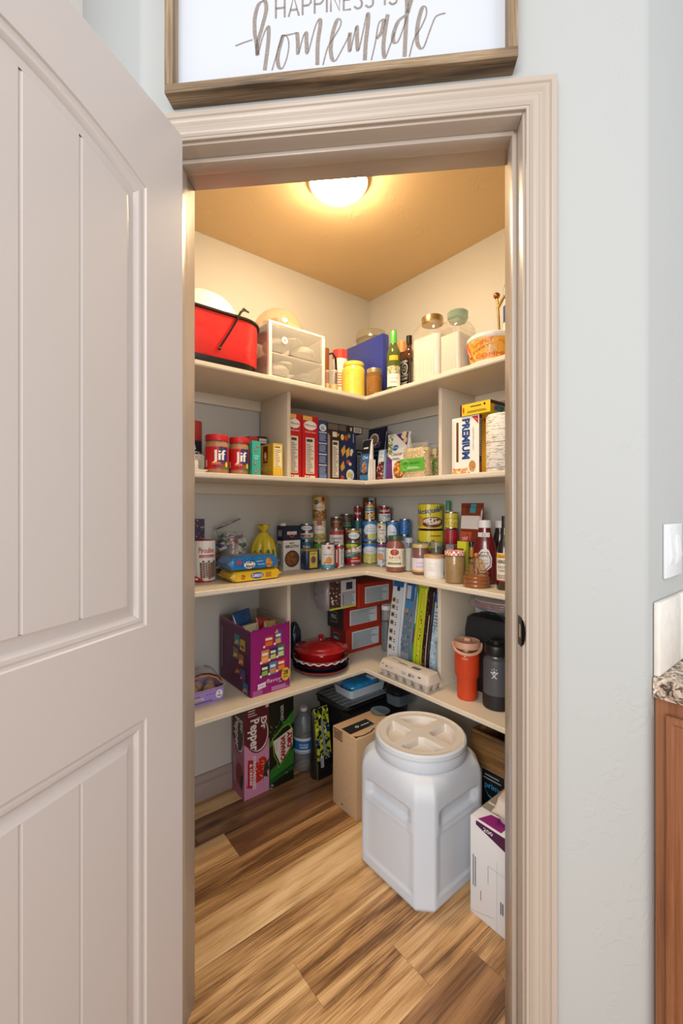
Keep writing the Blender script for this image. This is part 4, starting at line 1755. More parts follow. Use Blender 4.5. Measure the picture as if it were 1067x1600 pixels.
# ================================================================== second shelf
Z2 = SH[2]
def oats(p):
    p.rect(0, 0, 1, 1, '#16263a').rect(0, .62, 1, 1, '#a92d2c').ell(.55, .66, .16, .2, '#d9b79a').ell(.5, .72, .17, .12, '#1c1a1c').poly([(.35, .45), (.75, .45), (.7, .62), (.45, .64)], '#e9e6e0')
    p.text('QUAKER', .5, .27, .15, '#ece8e0', width=.86, bold=.03).text('OATS', .55, .06, .14, '#ece8e0', width=.6, bold=.03)
can('oats_canister', 'round oats carton with blue and red print cut by the door frame', 'canister', 263, 315.5, 652, 2, 'L', .14, base='#16263a', rim=False, lidm=M('#e8e2da', .4), prn=oats, wrap=2.6)
loc, rot, w, dep, h = bfit('L', 290, 321, 708, .075, 2, d=.33)
t = thing('butter_keeper', 'small white and clear plastic butter keeper on the second shelf', 'butter dish', loc, rot)
mb = MB()
mb.box(-w / 2 - .006, w / 2 + .006, -dep / 2 - .006, dep / 2 + .006, .006, .010, WPL, bev=.0015)
mb.box(-w / 2, w / 2, -dep / 2, dep / 2, 0, .006, WPL)
mb.build('tray', parent=t)
mb = MB()
mb.box(-w / 2, w / 2, -dep / 2, dep / 2, .010, h, glass('#f4f0ec', .22, .05), bev=.012)
mb.build('cover', parent=t)
mb = MB()
mb.box(-w / 2 + .014, w / 2 - .02, -dep / 2 + .014, dep / 2 - .014, .010, h - .022, M('#f0e8cf', .6), bev=.003)
mb.build('butter', parent=t)
def jif(p):
    p.rect(0, 0, 1, 1, '#c4101c').rect(.56, .28, .72, 1, '#1c2f66').rect(.72, 0, 1, 1, '#c4101c').poly([(.60, 0), (1, 0), (1, .16), (.64, .16)], '#2a7a3a')
    p.rect(.60, .25, .88, 1, '#1d3266').text('Jif', .58, .40, .46, '#f2eee8', width=.42, bold=.06)
    p.text('CREAMY', .47, .20, .10, '#f0a02c', width=.30, bold=.03, shear=.2).rect(.38, .09, .66, .14, '#1d3266').ell(.83, .2, .05, .13, '#cfd43a')
    p.rect(.10, .14, .15, .40, '#e8d9d0').rect(.10, .10, .15, .13, '#f2eee8')
PB = M('#b98048', .45, vary=.08)
CLR = glass('#f2e2cc', .10, .04, 1.45)
g = 'jars of peanut butter on the second shelf'
jar('peanut_butter_jar', 'red-lidded peanut butter jar next to the clear butter keeper', 'jar', 320, 357.5, 678, 2, 'L', .265, fill=PB, fill_h=.97, lid='#c01822', lid_h=.021, neck=.9, shoulder=.12, prn=jif, lab_z=(.15, .80), gl=CLR, wrap=2.5, group=g)
jar('peanut_butter_jar', 'red-lidded peanut butter jar next to the narrow teal box', 'jar', 357.5, 389.5, 682.5, 2, 'L', .262, fill=PB, fill_h=.97, lid='#c01822', lid_h=.021, neck=.9, shoulder=.12, prn=jif, lab_z=(.15, .80), gl=CLR, wrap=2.5, group=g)
t, w, dep, h = carton('snack_box', 'narrow teal box standing right of the peanut butter', 'box', bfit('L', 394, 407, 689, .035, 2, d=.31), '#35a89a')
p = Print(w, h)
p.rect(0, .0, 1, 1, '#36aa9c').text('no bake', .5, .55, .05, '#e9f2ee', width=.6).text('bites', .5, .48, .05, '#e9f2ee', width=.4)
for cx_, cy_ in ((.6, .85), (.4, .73), (.35, .35), (.6, .18), (.4, .12)):
    p.ell(cx_, cy_, .16, .045, '#8a5a34', 10, rot=.6).ell(cx_ + .02, cy_ + .01, .07, .02, '#d9b98a', 8)
p.on_front(t, -dep / 2)
carton('cookie_box', 'small red box with orange print just behind the narrow teal box', 'box', bfit('L', 389, 403, 682, .05, 2, d=.185), '#b3272a')
t, w, dep, h = carton('tea_box', 'yellow tea box turned so two faces show beside the left divider', 'box', corner_fit('L', 426.5, 441.5, 407, 692, Z2, d=.262), '#d9b93c')
p = Print(dep, h)
p.rect(0, 0, 1, 1, '#d8b63a').rect(.22, .45, .60, .95, '#6b1f1a').ell(.41, .66, .12, .12, '#e0a436', 12).poly([(.33, .6), (.41, .8), (.49, .6)], '#f2e6c8').text('CHAI', .41, .50, .06, '#f0dca0', width=.3)
p.scatter(.5, .02, 1, .22, ['#8a4a26', '#b8702c', '#5f7a30', '#c94a2c'], 40, .0022, 2).lines(.08, .22, .6, .34, '#f0ead0', 4)
p.on_left(t, -w / 2, dep / 2)
p = Print(w, h)
p.rect(0, 0, 1, 1, '#dcba3c').facts(.12, .30, .88, .94, '#efe4c0', '#a0702c', 10).scatter(.1, .03, .9, .2, ['#e88a3c', '#e0a04c'], 16, .002, 4)
p.on_front(t, -dep / 2)
t, w, dep, h = carton('chocolate_box', 'dark maroon box with white lettering behind the yellow tea box', 'box', bfit('L', 404, 417, 682, .05, 2, d=.10), '#3a1c1e')
p = Print(w, h)
p.rect(.05, .84, .95, .95, '#e8e0d8').text('COCOA', .5, .86, .05, '#3a1c1e', width=.8)
p.on_front(t, -dep / 2)

# rice, crackers and mixes
def rice(p):
    p.rect(0, 0, 1, 1, '#c2151f').rect(.05, .925, .62, .99, '#e6b45c').ell(.5, .85, .40, .072, '#f1ece4').text('Minute', .5, .835, .036, '#1c1c24', width=.7, bold=.02, shear=.2)
    p.text('WHITE RICE', .5, .735, .02, '#f1ece4', width=.66, bold=.03).facts(.22, .10, .75, .66, '#e6dfd2', '#4a4042', 18)
    p.rect(.15, .0, .40, .07, '#efe9df').rect(.45, .0, .80, .07, '#efe9df').ell(.27, .035, .07, .02, '#2a2a2a', 8)
g = 'red rice boxes'
t, w, dep, h = carton('rice_box', 'tall red rice box partly hidden by the left divider', 'box', bfit('L', 449, 470.8, 646, .12, 2, d=.212), '#b8141d', group=g)
p = Print(w, h); rice(p); p.on_front(t, -dep / 2)
t, w, dep, h = carton('rice_box', 'tall red rice box fully visible between its twin and the navy box', 'box', bfit('L', 472, 497, 650, .12, 2, d=.212), '#b8141d', group=g)
p = Print(w, h); rice(p); p.on_front(t, -dep / 2)
t, w, dep, h = carton('baking_mix_box', 'narrow navy box with blue text bands right of the rice boxes', 'box', bfit('L', 498, 510.5, 657, .12, 2, d=.215), '#24365e')
p = Print(w, h)
p.rect(0, 0, 1, 1, '#2b4070').ell(.5, .88, .44, .06, '#dfe3ea').lines(.25, .85, .75, .91, '#34508a', 3)
for q in (.12, .30, .48, .66):
    p.rect(0, q + .13, 1, q + .15, '#c9d0de').lines(.05, q, .95, q + .12, '#9fb0d2', 7, .45)
p.rect(.05, .0, .95, .11, '#6f8fc4')
p.on_front(t, -dep / 2)
t, w, dep, h = carton('brownie_mix_box', 'dark brown box with a tall white nutrition panel', 'box', bfit('L', 511, 530.5, 672, .12, 2, d=.215), '#3b2119')
p = Print(w, h)
p.rect(0, 0, 1, 1, '#3d231a').lines(.06, .03, .26, .93, '#cdbfae', 2, .5, .05, True).facts(.42, .08, .92, .80, '#e4dccb', '#4a3a30', 18).rect(.42, .87, .78, .97, '#ded6c8').ell(.88, .92, .07, .03, '#d9a83c', 8)
p.text('BROWNIE MIX', .165, .1, .10, '#d8cab8', width=.0001) if False else None
p.on_front(t, -dep / 2)
def crackers(p):
    p.rect(0, 0, 1, 1, '#1c2c54').rect(.0, 0, .03, 1, '#16223f')
    p.poly([(.06, .62), (.30, .74), (.34, .60), (.16, .50)], '#d9a23c').poly([(.02, .30), (.22, .42), (.30, .28), (.1, .2)], '#d39a34').poly([(.36, .62), (.58, .70), (.60, .54), (.40, .48)], '#e0ad4a')
    p.ell(.14, .88, .10, .06, '#e6cf5a', 14).ell(.38, .88, .11, .06, '#c23a2a', 14).ell(.56, .92, .08, .045, '#7fa23c', 12).ell(.72, .62, .10, .05, '#ece0b8', 9).ell(.68, .56, .07, .04, '#f2e8c8', 8)
    p.ell(.50, .40, .12, .045, '#b8503a', 12).ell(.62, .36, .09, .035, '#e8d8cc', 10).ell(.14, .08, .10, .05, '#c8402c', 12).ell(.62, .14, .24, .115, '#dfe4ea').ell(.56, .14, .12, .06, '#d9c33c', 12).lines(.66, .06, .80, .20, '#24407c', 4, .4, .2, True).rect(.3, .0, .5, .05, '#7fa6d8')
    p.lines(.80, .80, .84, .97, '#cfd8ea', 1, .8, .05, True)
t, w, dep, h = carton('cracker_box', 'navy cracker box printed with cheese, crackers and tomatoes', 'box', bfit('L', 531, 556, 675, .12, 2, d=.215), '#1a2848')
p = Print(w, h); crackers(p); p.on_front(t, -dep / 2)
hb = h
f = bfit('L', 511, 566, 661, .10, 2, d=.20, dz=hb + .001)
t, w, dep, h = carton('pastry_box', 'flat dark brown box with a barcode lying on the upright boxes', 'box', (f[0], f[1], f[2], f[3], .034), '#2b1f1b')
p = Print(w, h)
p.rect(0, 0, 1, 1, '#2c211d').rect(.02, .1, .30, .9, '#75675c').rect(.32, .1, .52, .9, '#6b5e54').rect(.74, .12, .97, .88, '#d6cfc4').lines(.77, .2, .95, .8, '#1c1816', 12, .5, 0, True).ell(.66, .5, .03, .3, '#cfc8bc', 8)
p.on_front(t, -dep / 2)
t, w, dep, h = carton('granola_box', 'pale box showing only a blue-white panel in the shelf corner', 'box', bfit('L', 556.8, 566, 703, .05, 2, d=.10), '#26324f')
p = Print(w, h); p.facts(.1, .05, .9, .95, '#cdd3dc', '#3a4460', 14); p.on_front(t, -dep / 2)
def thins(p):
    p.rect(0, 0, 1, 1, '#181a20').rect(0, .22, 1, .66, '#2467a4').text('Chia', .5, .54, .07, '#e6edf2', width=.7, shear=.2).ell(.5, .33, .34, .16, '#8a5e42', 16).scatter(.2, .2, .8, .46, ['#c9a07c', '#5e3a28', '#e0c8a8'], 60, .0018, 7)
    p.rect(0, .02, 1, .15, '#2e72ac').rect(.2, .78, .8, .82, '#c9cdd2')
t, w, dep, h = bag('snack_pouch', 'black and blue pouch with a white side gusset at the bend of the second shelf', 'pouch', corner_fit('R', 576, 562, 588, 685, Z2, d=.30, depth=.05), '#d3d1ce', thins, puff=.3, seed=4)
mb = MB()
mb.box(w / 2 * .93, w / 2 * .95 + .0004, -dep * .40, dep * .40, .003, h * .52, M('#d6d4d2', .5))
mb.build('gusset', parent=t)
def navy(p):
    p.rect(0, 0, 1, 1, '#131a30').ell(.35, .80, .3, .12, '#d9d4c8').ell(.35, .80, .24, .09, '#8a6a4c').lines(.1, .5, .9, .8, '#4a5a80', 4, .3).ell(.7, .7, .05, .03, '#c8443c', 8).ell(.4, .68, .05, .03, '#c8443c', 8)
bag('cookie_pouch', 'navy pouch standing in the corner behind the white-sided pouch', 'pouch', bfit('R', 571, 600, 668, .05, 2, d=.13), '#141a2e', navy, seed=5)
def berries(p):
    p.rect(0, 0, 1, 1, '#7fa2b8').rect(.1, .62, .9, .98, '#d9e0e2').text('TRAIL', .5, .86, .05, '#2f7f86', width=.6, bold=.02).text('MIX', .5, .74, .05, '#2f7f86', width=.4, bold=.02)
    p.rect(0, 0, 1, .60, '#4a2024').scatter(0, 0, 1, .62, ['#a02430', '#d9c0a8', '#3a1418', '#8a4a38', '#e6dcc8', '#c23a44'], 160, .0028, 9)
bag('trail_mix_bag', 'small bag of red and brown trail mix left of the crouton bag', 'bag', bfit('R', 588, 600, 702, .035, 2, d=.228), '#6f8ca0', berries, seed=6)
def croutons(p):
    p.rect(0, 0, 1, 1, '#e2e0da').poly([(.35, 1), (1, .72), (1, 1)], '#5b2a74').poly([(.0, .0), (.38, 0), (.28, .45), (.0, .55)], '#5b2a74').scatter(.0, .55, .25, 1, ['#5c9a3a', '#3a7a2c', '#b84a3a', '#8aba4a'], 60, .004, 2)
    p.ell(.80, .95, .14, .08, '#e6d6a4', 10).ell(.9, .84, .1, .07, '#ddc890', 9).ell(.42, .70, .15, .06, '#2468b8', 16, rot=.3).text('Great', .42, .69, .03, '#f2f2f0', width=.2)
    p.text('Caesar', .52, .53, .075, '#2a2a2c', width=.62).lines(.3, .44, .75, .49, '#5a6a80', 2).ell(.72, .22, .34, .22, '#c9bfae', 22).ell(.72, .22, .30, .19, '#7a4a20', 20).scatter(.45, .08, .98, .36, ['#c98a34', '#b5702a', '#e0a850'], 60, .0058, 8)
bag('crouton_bag', 'purple and white bag of Caesar croutons leaning left of the pasta', 'bag', bfit('R', 601, 636, 676, .05, 2, d=.228), '#d9d6ce', croutons, seed=8)
def pasta_bag(name, label, fit, cols, band, seed):
    loc, rot, w, dep, h = fit
    t = thing(name, label, 'pasta', loc, rot, 'clear pasta bags with a green paper band')
    mb = MB()
    rnd = random.Random(seed)
    vv = rrect(w * .92, dep * .9, dep * .38, 5)
    mb.loft([[Vector((p[0] * k + rnd.uniform(-.002, .002), p[1] * k + rnd.uniform(-.002, .002), z)) for p in vv] for k, z in ((.92, .002), (1, .02), (1, h * .4), (1, h * .75), (.9, h * .83))], M('#d9bd84', .6, bump=1, bscale=150, vary=.3))
    mb.build('contents', parent=t, ang=20)
    pm = [M(c, .6) for c in cols]
    mb = MB()
    for i in range(260):
        a = rnd.random() * 2 * PI
        z = rnd.uniform(.006, h * .82)
        x = w * .45 * math.cos(a)
        y = dep * .42 * math.sin(a)
        x, y = max(-w * .43, min(w * .43, x * 1.3)), max(-dep * .43, min(dep * .43, y * 1.3))
        rr = rnd.uniform(.0032, .0052)
        mat4 = Matrix.Translation((x, y, z)) @ Matrix.Rotation(rnd.uniform(0, PI), 4, 'X') @ Matrix.Rotation(rnd.uniform(0, PI), 4, 'Y')
        mb.lathe([(rr * .55, -.004), (rr, 0), (rr * .55, .004)], pm[i % len(pm)], 6, cap=False, mat4=mat4)
    o = mb.build('pasta', parent=t, ang=60)
    o['kind'] = 'stuff'
    mb = MB()
    FL = glass('#ffffff', .08, .05, 1.45, .8, 90)
    lv = [(.94, 0), (1.02, .015), (1.03, h * .5), (1.0, h * .82), (.85, h * .9), (.9, h)]
    mb.loft([[Vector((p[0] * k + rnd.uniform(-.0015, .0015), p[1] * (k if z < h * .85 else .25), z + (rnd.uniform(-.006, .003) if z > h * .95 else 0))) for p in rrect(w, dep, dep * .4, 5)] for k, z in lv], FL)
    mb.build('film', parent=t, ang=50)
    p = Print(w * 1.0, h * .34)
    p.rect(0, 0, 1, 1, '#58a83a')
    band(p)
    p.on_front(t, -dep / 2 * 1.05, h * .20)
    return t
def b1(p):
    p.ell(.22, .5, .17, .42, '#8fc76a').ell(.22, .5, .145, .36, '#58a83a').text('ORGANIC', .44, .52, .20, '#20341a', width=.82, bold=.01).lines(.3, .18, .85, .36, '#cfe8c0', 2)
def b2(p):
    p.text('ORGANIC', .5, .5, .18, '#20341a', width=.7).ell(.2, .4, .12, .3, '#8fc76a', 14)
pasta_bag('pasta_bag', 'clear bag of pale pasta rings with a green organic band', bfit('R', 626, 663, 690, .07, 2, d=.305), ['#e0c68e', '#d3b377', '#ecd8a8'], b1, 3)
pasta_bag('pasta_bag', 'clear bag of greenish small pasta wedged against the right divider', bfit('R', 664.5, 679.5, 692, .05, 2, d=.222), ['#a89a5c', '#c9b97c', '#86844a'], b2, 5)
# crackers right of the divider
t, w, dep, h = carton('saltine_box', 'tall white saltine cracker box with blue letters reading up its side', 'box', corner_fit('R', 748.5, 706.5, 752.5, 647, Z2, d=.318), '#e6dfd6')
p = Print(w, h)
p.rect(0, 0, 1, 1, '#e8e2da').rect(.16, .22, .25, .92, '#6b4026').rect(.03, .02, .10, .95, '#ddd4c6')
p.text('PREMIUM', .52, .60, .0001, '#1f3f7c') if False else None
# letters stacked on their side, reading downwards
pt = Print(h * .72, w * .30)
p.poly([(.74, .985), (.97, .985), (.97, .84)], '#b92430').text('NABISCO', .88, .93, .012, '#f0ece6', width=.12, rot=-.6)
s_ = p
vs_, fs_, x0_, x1_, y1_ = text_mesh('PREMIUM', .05)
kk = (h * .70) / (x1_ - x0_)
kw = (w * .26) / .70
pts = [(w * .40 + vy * kw, h * .96 - (vx - x0_) * kk) for vx, vy in vs_]
p.n += 1
p.sh.append((pts, fs_, M('#1f4383', .4), p.n))
vs_, fs_, x0_, x1_, y1_ = text_mesh('original saltine crackers', 0)
kk = (h * .40) / (x1_ - x0_)
pts = [(w * .78 + vy * .009, h * .80 - (vx - x0_) * kk) for vx, vy in vs_]
p.n += 1
p.sh.append((pts, fs_, M('#6a5a50', .4), p.n))
p.ell(.78, .14, .20, .13, '#efe7dc', 18).ell(.76, .13, .13, .10, '#b88450', 16).rect(.02, .0, .55, .10, '#c9935a').scatter(.02, 0, .9, .12, ['#e0b684', '#a8703c', '#f0dcc0'], 40, .003, 3)
p.on_front(t, -dep / 2)
p = Print(dep, h)
p.rect(0, 0, 1, 1, '#3c3532').lines(.1, .3, .9, .95, '#a89c90', 20).rect(0, .02, 1, .2, '#7a4a26')
p.on_right(t, w / 2, -dep / 2)
hs = h
f = corner_fit('R', 766, 719, 790, 623, Z2 + hs + .0012, d=.325, depth=.10)
t, w, dep, h = carton('pudding_box', 'yellow box lying flat on top of the white saltine box', 'box', (f[0], f[1], f[2], f[3], .042), '#dcb824')
p = Print(w, h)
p.rect(0, 0, 1, 1, '#e0bd28').rect(0, 0, .06, 1, '#3a2a1e').lines(.25, .18, .9, .40, '#4a3a20', 2, .5, .1).lines(.35, .66, .72, .82, '#4a3a20', 1, .6, .05).ell(.82, .75, .035, .12, '#3a2a1e', 8).ell(.12, .5, .03, .3, '#c9321e', 8)
p.on_front(t, -dep / 2)
p = Print(dep, h)
p.rect(0, 0, 1, 1, '#b99a24').poly([(.2, .2), (.8, .1), (.9, .6), (.3, .7)], '#1f6f86').rect(.0, .7, 1, 1, '#3a2a1e').scatter(.2, .1, .9, .7, ['#c94a2c', '#1c5a74'], 12, .004)
p.on_right(t, w / 2, -dep / 2)
t, w, dep, h = carton('cereal_box', 'tall yellow box behind the rough white roll', 'box', bfit('R', 750, 776, 648, .04, 2, d=.205), '#e0a82a')
p = Print(w, h); p.rect(0, 0, 1, 1, '#e3ad2c').poly([(.2, .98), (.5, .98), (.3, .86)], '#b8342a').lines(.55, .5, .7, .8, '#2f5a9a', 1, .8, .1, True); p.on_front(t, -dep / 2)
loc, r, h, rot = round_fit(759, 818, 643, Z2, 'R', .280)
t = thing('grain_canister', 'stout off-white canister with fine dark wavy streaks at the frame edge', 'canister', loc, rot)
WV, nt, b = nodes_mat('streaked_paper')
tc = nt.nodes.new('ShaderNodeTexCoord')
mp = nt.nodes.new('ShaderNodeMapping')
mp.inputs['Scale'].default_value = (40, 40, 340)
no = nt.nodes.new('ShaderNodeTexNoise')
no.inputs['Scale'].default_value = 1
no.inputs['Detail'].default_value = 3
no.inputs['Distortion'].default_value = .8
cr = nt.nodes.new('ShaderNodeValToRGB')
cr.color_ramp.elements[0].position, cr.color_ramp.elements[0].color = .36, (*lin('#77706a'), 1)
cr.color_ramp.elements[1].position, cr.color_ramp.elements[1].color = .47, (*lin('#e4ddd2'), 1)
nt.links.new(tc.outputs['Object'], mp.inputs[0])
nt.links.new(mp.outputs[0], no.inputs['Vector'])
nt.links.new(no.outputs['Fac'], cr.inputs[0])
nt.links.new(cr.outputs[0], b.inputs['Base Color'])
b.inputs['Roughness'].default_value = .6
mb = MB()
mb.lathe([(r * .97, 0), (r, .004), (r, h * .96), (r * .93, h), (.001, h * 1.0)], WV, 36)
mb.build('body', parent=t)
mb = MB()
for q in (.06, .5):
    mb.lathe([(r * 1.001, h * q), (r * 1.004, h * q + .001), (r * 1.001, h * q + .002)], M('#4a4440', .6), 36, cap=False)
mb.build('band', parent=t)
# ================================================================== third shelf
Z3 = SH[3]
t, w, dep, h = carton('chocolate_gift_box', 'small dark purple chocolate box behind the rolled wafer tin', 'box', bfit('L', 286, 319.5, 811, .04, 3, d=.08), '#33203c')
p = Print(w, h)
p.rect(0, 0, 1, 1, '#372443').scatter(.3, .4, 1, .98, ['#8a5a34', '#d9b98a', '#5a3a70'], 26, .003, 2).text('ciello', .72, .10, .13, '#e0d2b8', width=.5, shear=.2)
p.poly([(.45, .5), (.75, .62), (.85, .45), (.6, .36)], '#b5702a')
p.on_front(t, -dep / 2)
def pirouline(p):
    p.rect(0, 0, 1, 1, '#e6e0da').text('Pirouline', .60, .70, .14, '#b3222a', width=.56, bold=.03).rect(.34, .58, .92, .65, '#b3222a').text('Chocolate Hazelnut', .63, .595, .035, '#f0ebe4', width=.5)
    for i, x in enumerate((.38, .47, .56, .65, .74, .82)):
        b_ = .04 + .02 * (i % 3)
        p.poly([(x, b_), (x + .075, b_), (x + .05, .42 + .05 * (i % 2)), (x - .02, .44 + .05 * (i % 2))], '#a8806a')
        for j in range(6):
            y = b_ + .03 + j * .06
            p.poly([(x - .002 * j, y), (x + .072 - .004 * j, y + .035), (x + .072 - .004 * j, y + .062), (x - .002 * j, y + .027)], '#3c1f18')
        p.ell(x + .015, .44 + .05 * (i % 2), .035, .018, '#2c1512', 10)
    p.poly([(.2, 0), (.52, 0), (.34, .10), (.2, .13)], '#c41e28').ell(.27, .05, .06, .03, '#efe8e0', 10)
can('wafer_tin', 'tall white tin of rolled chocolate wafers with red lid at the left frame', 'tin', 300.5, 336.5, 841, 3, py=910, base='#e6e0da', rim=False, lidm=M('#b3222a', .35), prn=pirouline, wrap=2.5)
# candy jar with its clamp lid open
loc, r, h, rot = round_fit(338, 382, 812, Z3, 'L', .068)
t = thing('candy_jar', 'glass jar full of wrapped candies with its wire-hinged lid standing open', 'jar', loc, rot)
h = .185
mb = MB()
mb.lathe([(r * .92, 0), (r, .006), (r, h * .80), (r * .9, h * .90), (r * .86, h * .92), (r * .9, h)], GLASS, 32)
mb.build('body', parent=t)
rnd = random.Random(11)
cc = [M(c, .35, coat=.3) for c in ('#d8d4d2', '#b32a34', '#6a4a8a', '#d9a83c', '#2c5a9a', '#c9c4c6', '#3a7a4c', '#e6e2e2', '#a05a2c')]
mb = MB()
mb.lathe([(r * .7, .005), (r * .8, h * .7), (.001, h * .78)], M('#7a6a68', .7), 16)
mb.build('candy_core', parent=t)
for i in range(120):
    mb = MB()
    a = rnd.uniform(0, 2 * PI)
    z = rnd.uniform(.020, h * .90)
    q = .80 if z < h * .8 else rnd.uniform(.2, .75)
    m4 = Matrix.Translation((r * q * math.cos(a), r * q * math.sin(a), z)) @ Matrix.Scale(1.2, 4) @ Matrix.Rotation(rnd.uniform(0, 3), 4, 'X') @ Matrix.Rotation(rnd.uniform(0, 3), 4, 'Z')
    m_ = cc[i % len(cc)]
    mb.box(-.009, .009, -.005, .005, -.004, .004, m_, mat4=m4)
    mb.prism([(.008, -.002), (.017, -.006), (.017, .006), (.008, .002)], -.001, .001, m_, mat4=m4)
    mb.prism([(-.008, .002), (-.017, .006), (-.017, -.006), (-.008, -.002)], -.001, .001, m_, mat4=m4)
    mb.build('candy', parent=t, smooth=False)
mb = MB()
m4 = Matrix.Translation((-.008, .01, h + .030)) @ Matrix.Rotation(R(-24), 4, 'Y')
mb.lathe([(r * .9, 0), (r * .95, .004), (r * .95, .010), (r * .8, .016), (.001, .017)], glass('#ffffff', .15, .03, 1.7), 30, mat4=m4)
mb.build('lid', parent=t)
mb = MB()
mb.tube([m4 @ Vector((r * .97 * math.cos(2 * PI * i / 28), r * .97 * math.sin(2 * PI * i / 28), .006)) for i in range(28)], .0016, M('#4a4642', .3, .9), 6, closed=True)
mb.tube([(-r * .95, .0, h * .82), (-r * 1.05, -.004, h * .98), (-r * .98, 0, h + .004)], .0016, STEEL, 6)
mb.tube([(-r * 1.0, -.012, h * .9), (-r * 1.25, -.012, h * .86), (-r * 1.2, -.012, h * 1.02)], .0014, STEEL, 6)
mb.tube([(r * .9 * math.cos(2 * PI * i / 28), r * .9 * math.sin(2 * PI * i / 28), h * .91) for i in range(28)], .0013, STEEL, 6, closed=True)
mb.build('wire_clamp', parent=t)


def flow_pack(name, label, fit, color, prn, seed, dz=0, yaw=0):
    loc, rot, w, dep, h = fit
    rnd = random.Random(seed)
    t = thing(name, label, 'cookie package', (loc.x, loc.y, loc.z + dz), rot + yaw)
    m = M(color, .22, coat=.5, bump=.5, bscale=45)
    mb = MB()
    rings = []
    for x, k, kz in ((-.5, .92, .10), (-.47, .90, .12), (-.44, .94, .6), (-.40, 1, .96), (-.2, 1, 1), (0, 1, .98), (.2, 1, 1), (.40, 1, .96), (.44, .94, .6), (.47, .90, .12), (.5, .92, .10)):
        r_ = []
        for p_ in rrect(dep * k, h * kz, min(h * kz, dep * k) * .35, 4):
            j = .0012 if abs(x) < .46 else .0004
            r_.append(Vector((x * w + rnd.uniform(-.001, .001), p_[0] + rnd.uniform(-j, j), h / 2 + p_[1] + rnd.uniform(-j, j) * .6)))
        for v in r_:
            v.z = max(.0003, v.z)
        rings.append(r_)
    mb.loft(rings, m)
    mb.build('wrapper', parent=t, ang=50)
    p = Print(w * .80, h * .78, .25, .5)
    prn(p)
    p.on_front(t, -dep / 2 - .0012, h * .11)
    return t


def oreo(p):
    p.rect(0, 0, 1, 1, '#e6bb24').ell(.50, .48, .155, .36, '#2f63b0', 24).text('OREO', .50, .32, .34, '#f4f2ee', width=.24, bold=.07).lines(.70, .2, .84, .8, '#b04a30', 4, .5, .05)
    p.poly([(.12, .25), (.20, .2), (.22, .6), (.14, .7)], '#8a2a24').lines(.12, .3, .22, .6, '#e6bb24', 3, .4)
def chips(p):
    p.rect(0, 0, 1, 1, '#2272b4').scatter(0, 0, 1, 1, ['#2f86c9', '#1a5f9c', '#1a5f9c'], 60, .003, 3)
    p.ell(.36, .36, .13, .34, '#efece6', 18).text('CHIPS', .36, .48, .28, '#12264a', width=.20, bold=.06).text('Ahoy!', .36, .12, .28, '#12264a', width=.20, bold=.06).ell(.12, .62, .05, .2, '#b8323a', 12)
    p.text('ORIGINAL', .60, .55, .12, '#e9eef4', width=.16, rot=.06).ell(.83, .38, .085, .42, '#c9904c', 12).ell(.79, .62, .05, .24, '#c9904c', 10).scatter(.76, .1, .90, .8, ['#4a2a18'], 8, .0022, 5).lines(.55, .3, .72, .42, '#bcd4ea', 1)
f = bfit('L', 359, 441, 887, .125, 3, d=.282)
flow_pack('cookie_pack', 'yellow flow-wrapped sandwich cookie pack under the blue cookie pack', (f[0], f[1], f[2], f[3], .045), '#dfb321', oreo, 2)
f = bfit('L', 355, 438, 862, .115, 3, d=.288)
ch_dz = .046
flow_pack('cookie_pack', 'blue flow-wrapped chocolate chip cookie pack lying on the yellow one', (f[0], f[1], f[2], f[3], .056), '#1f6aa8', chips, 5, dz=ch_dz, yaw=.03)
# tied bread bag
loc, r, h, rot = round_fit(392, 432, 824, Z3, 'L', .075)
t = thing('bread_bag', 'yellow and green bag tied with a yellow twist behind the cookie packs', 'bag', loc, rot)
mb = MB()
rnd = random.Random(6)
rg = []
for k, z in ((.9, .0), (1.08, .02), (1.1, .07), (1.0, .115), (.78, .145), (.45, .168), (.20, .180), (.17, .186), (.42, .200), (.50, .214)):
    rg.append([Vector((r * k * math.cos(2 * PI * i / 32) * (1 + rnd.uniform(-.05, .05) + .09 * math.sin(i * 2.4)), r * k * math.sin(2 * PI * i / 32) * (1 + rnd.uniform(-.05, .05) + .09 * math.sin(i * 2.4)), z + (rnd.uniform(-.006, .004) if z > .2 else 0))) for i in range(32)])
mb.loft(rg, M('#d9bf2c', .3, coat=.4, bump=.6, bscale=50))
mb.build('bag', parent=t, ang=60)
mb = MB()
mb.lathe([(r * 1.0, .045), (r * 1.085, .06), (r * 1.04, .095), (r * .97, .105)], M('#4f7a34', .35, vary=.6, bscale=50), 20, cap=False)
mb.build('printed_band', parent=t)
mb = MB()
mb.lathe([(r * .20, .178), (r * .24, .183), (r * .20, .188)], M('#c9a71c', .4), 12)
mb.build('twist_tie', parent=t)
# broth carton
t, w, dep, h = carton('broth_carton', 'navy and white beef broth carton with a white screw cap', 'carton', corner_fit('L', 442.5, 469, 433, 822, Z3, d=.105), '#232a3e')
p = Print(w, h)
p.rect(0, 0, 1, 1, '#e2dfda').rect(0, .67, 1, 1, '#1a2038').rect(.22, .80, .78, .87, '#e9e4e0').text('SWANSON', .5, .815, .032, '#1a2038', width=.5, bold=.02).ell(.5, .80, .16, .07, '#b83a40', 14).ell(.5, .80, .11, .045, '#1a2038', 14).rect(.22, .80, .78, .86, '#e9e4e0').text('SWANSON', .5, .812, .03, '#7a2430', width=.5, bold=.02)
p.text('BEEF', .5, .585, .038, '#2a2a30', width=.28, bold=.02).text('BROTH', .5, .50, .065, '#23262e', width=.74, bold=.05).ell(.5, .25, .42, .19, '#2c2420', 26).ell(.5, .25, .36, .16, '#8a4a30', 22).scatter(.22, .12, .78, .38, ['#5a2a1c', '#b86a3c', '#3a1a14', '#7a8a3a'], 60, .0026, 4)
p.on_front(t, -dep / 2)
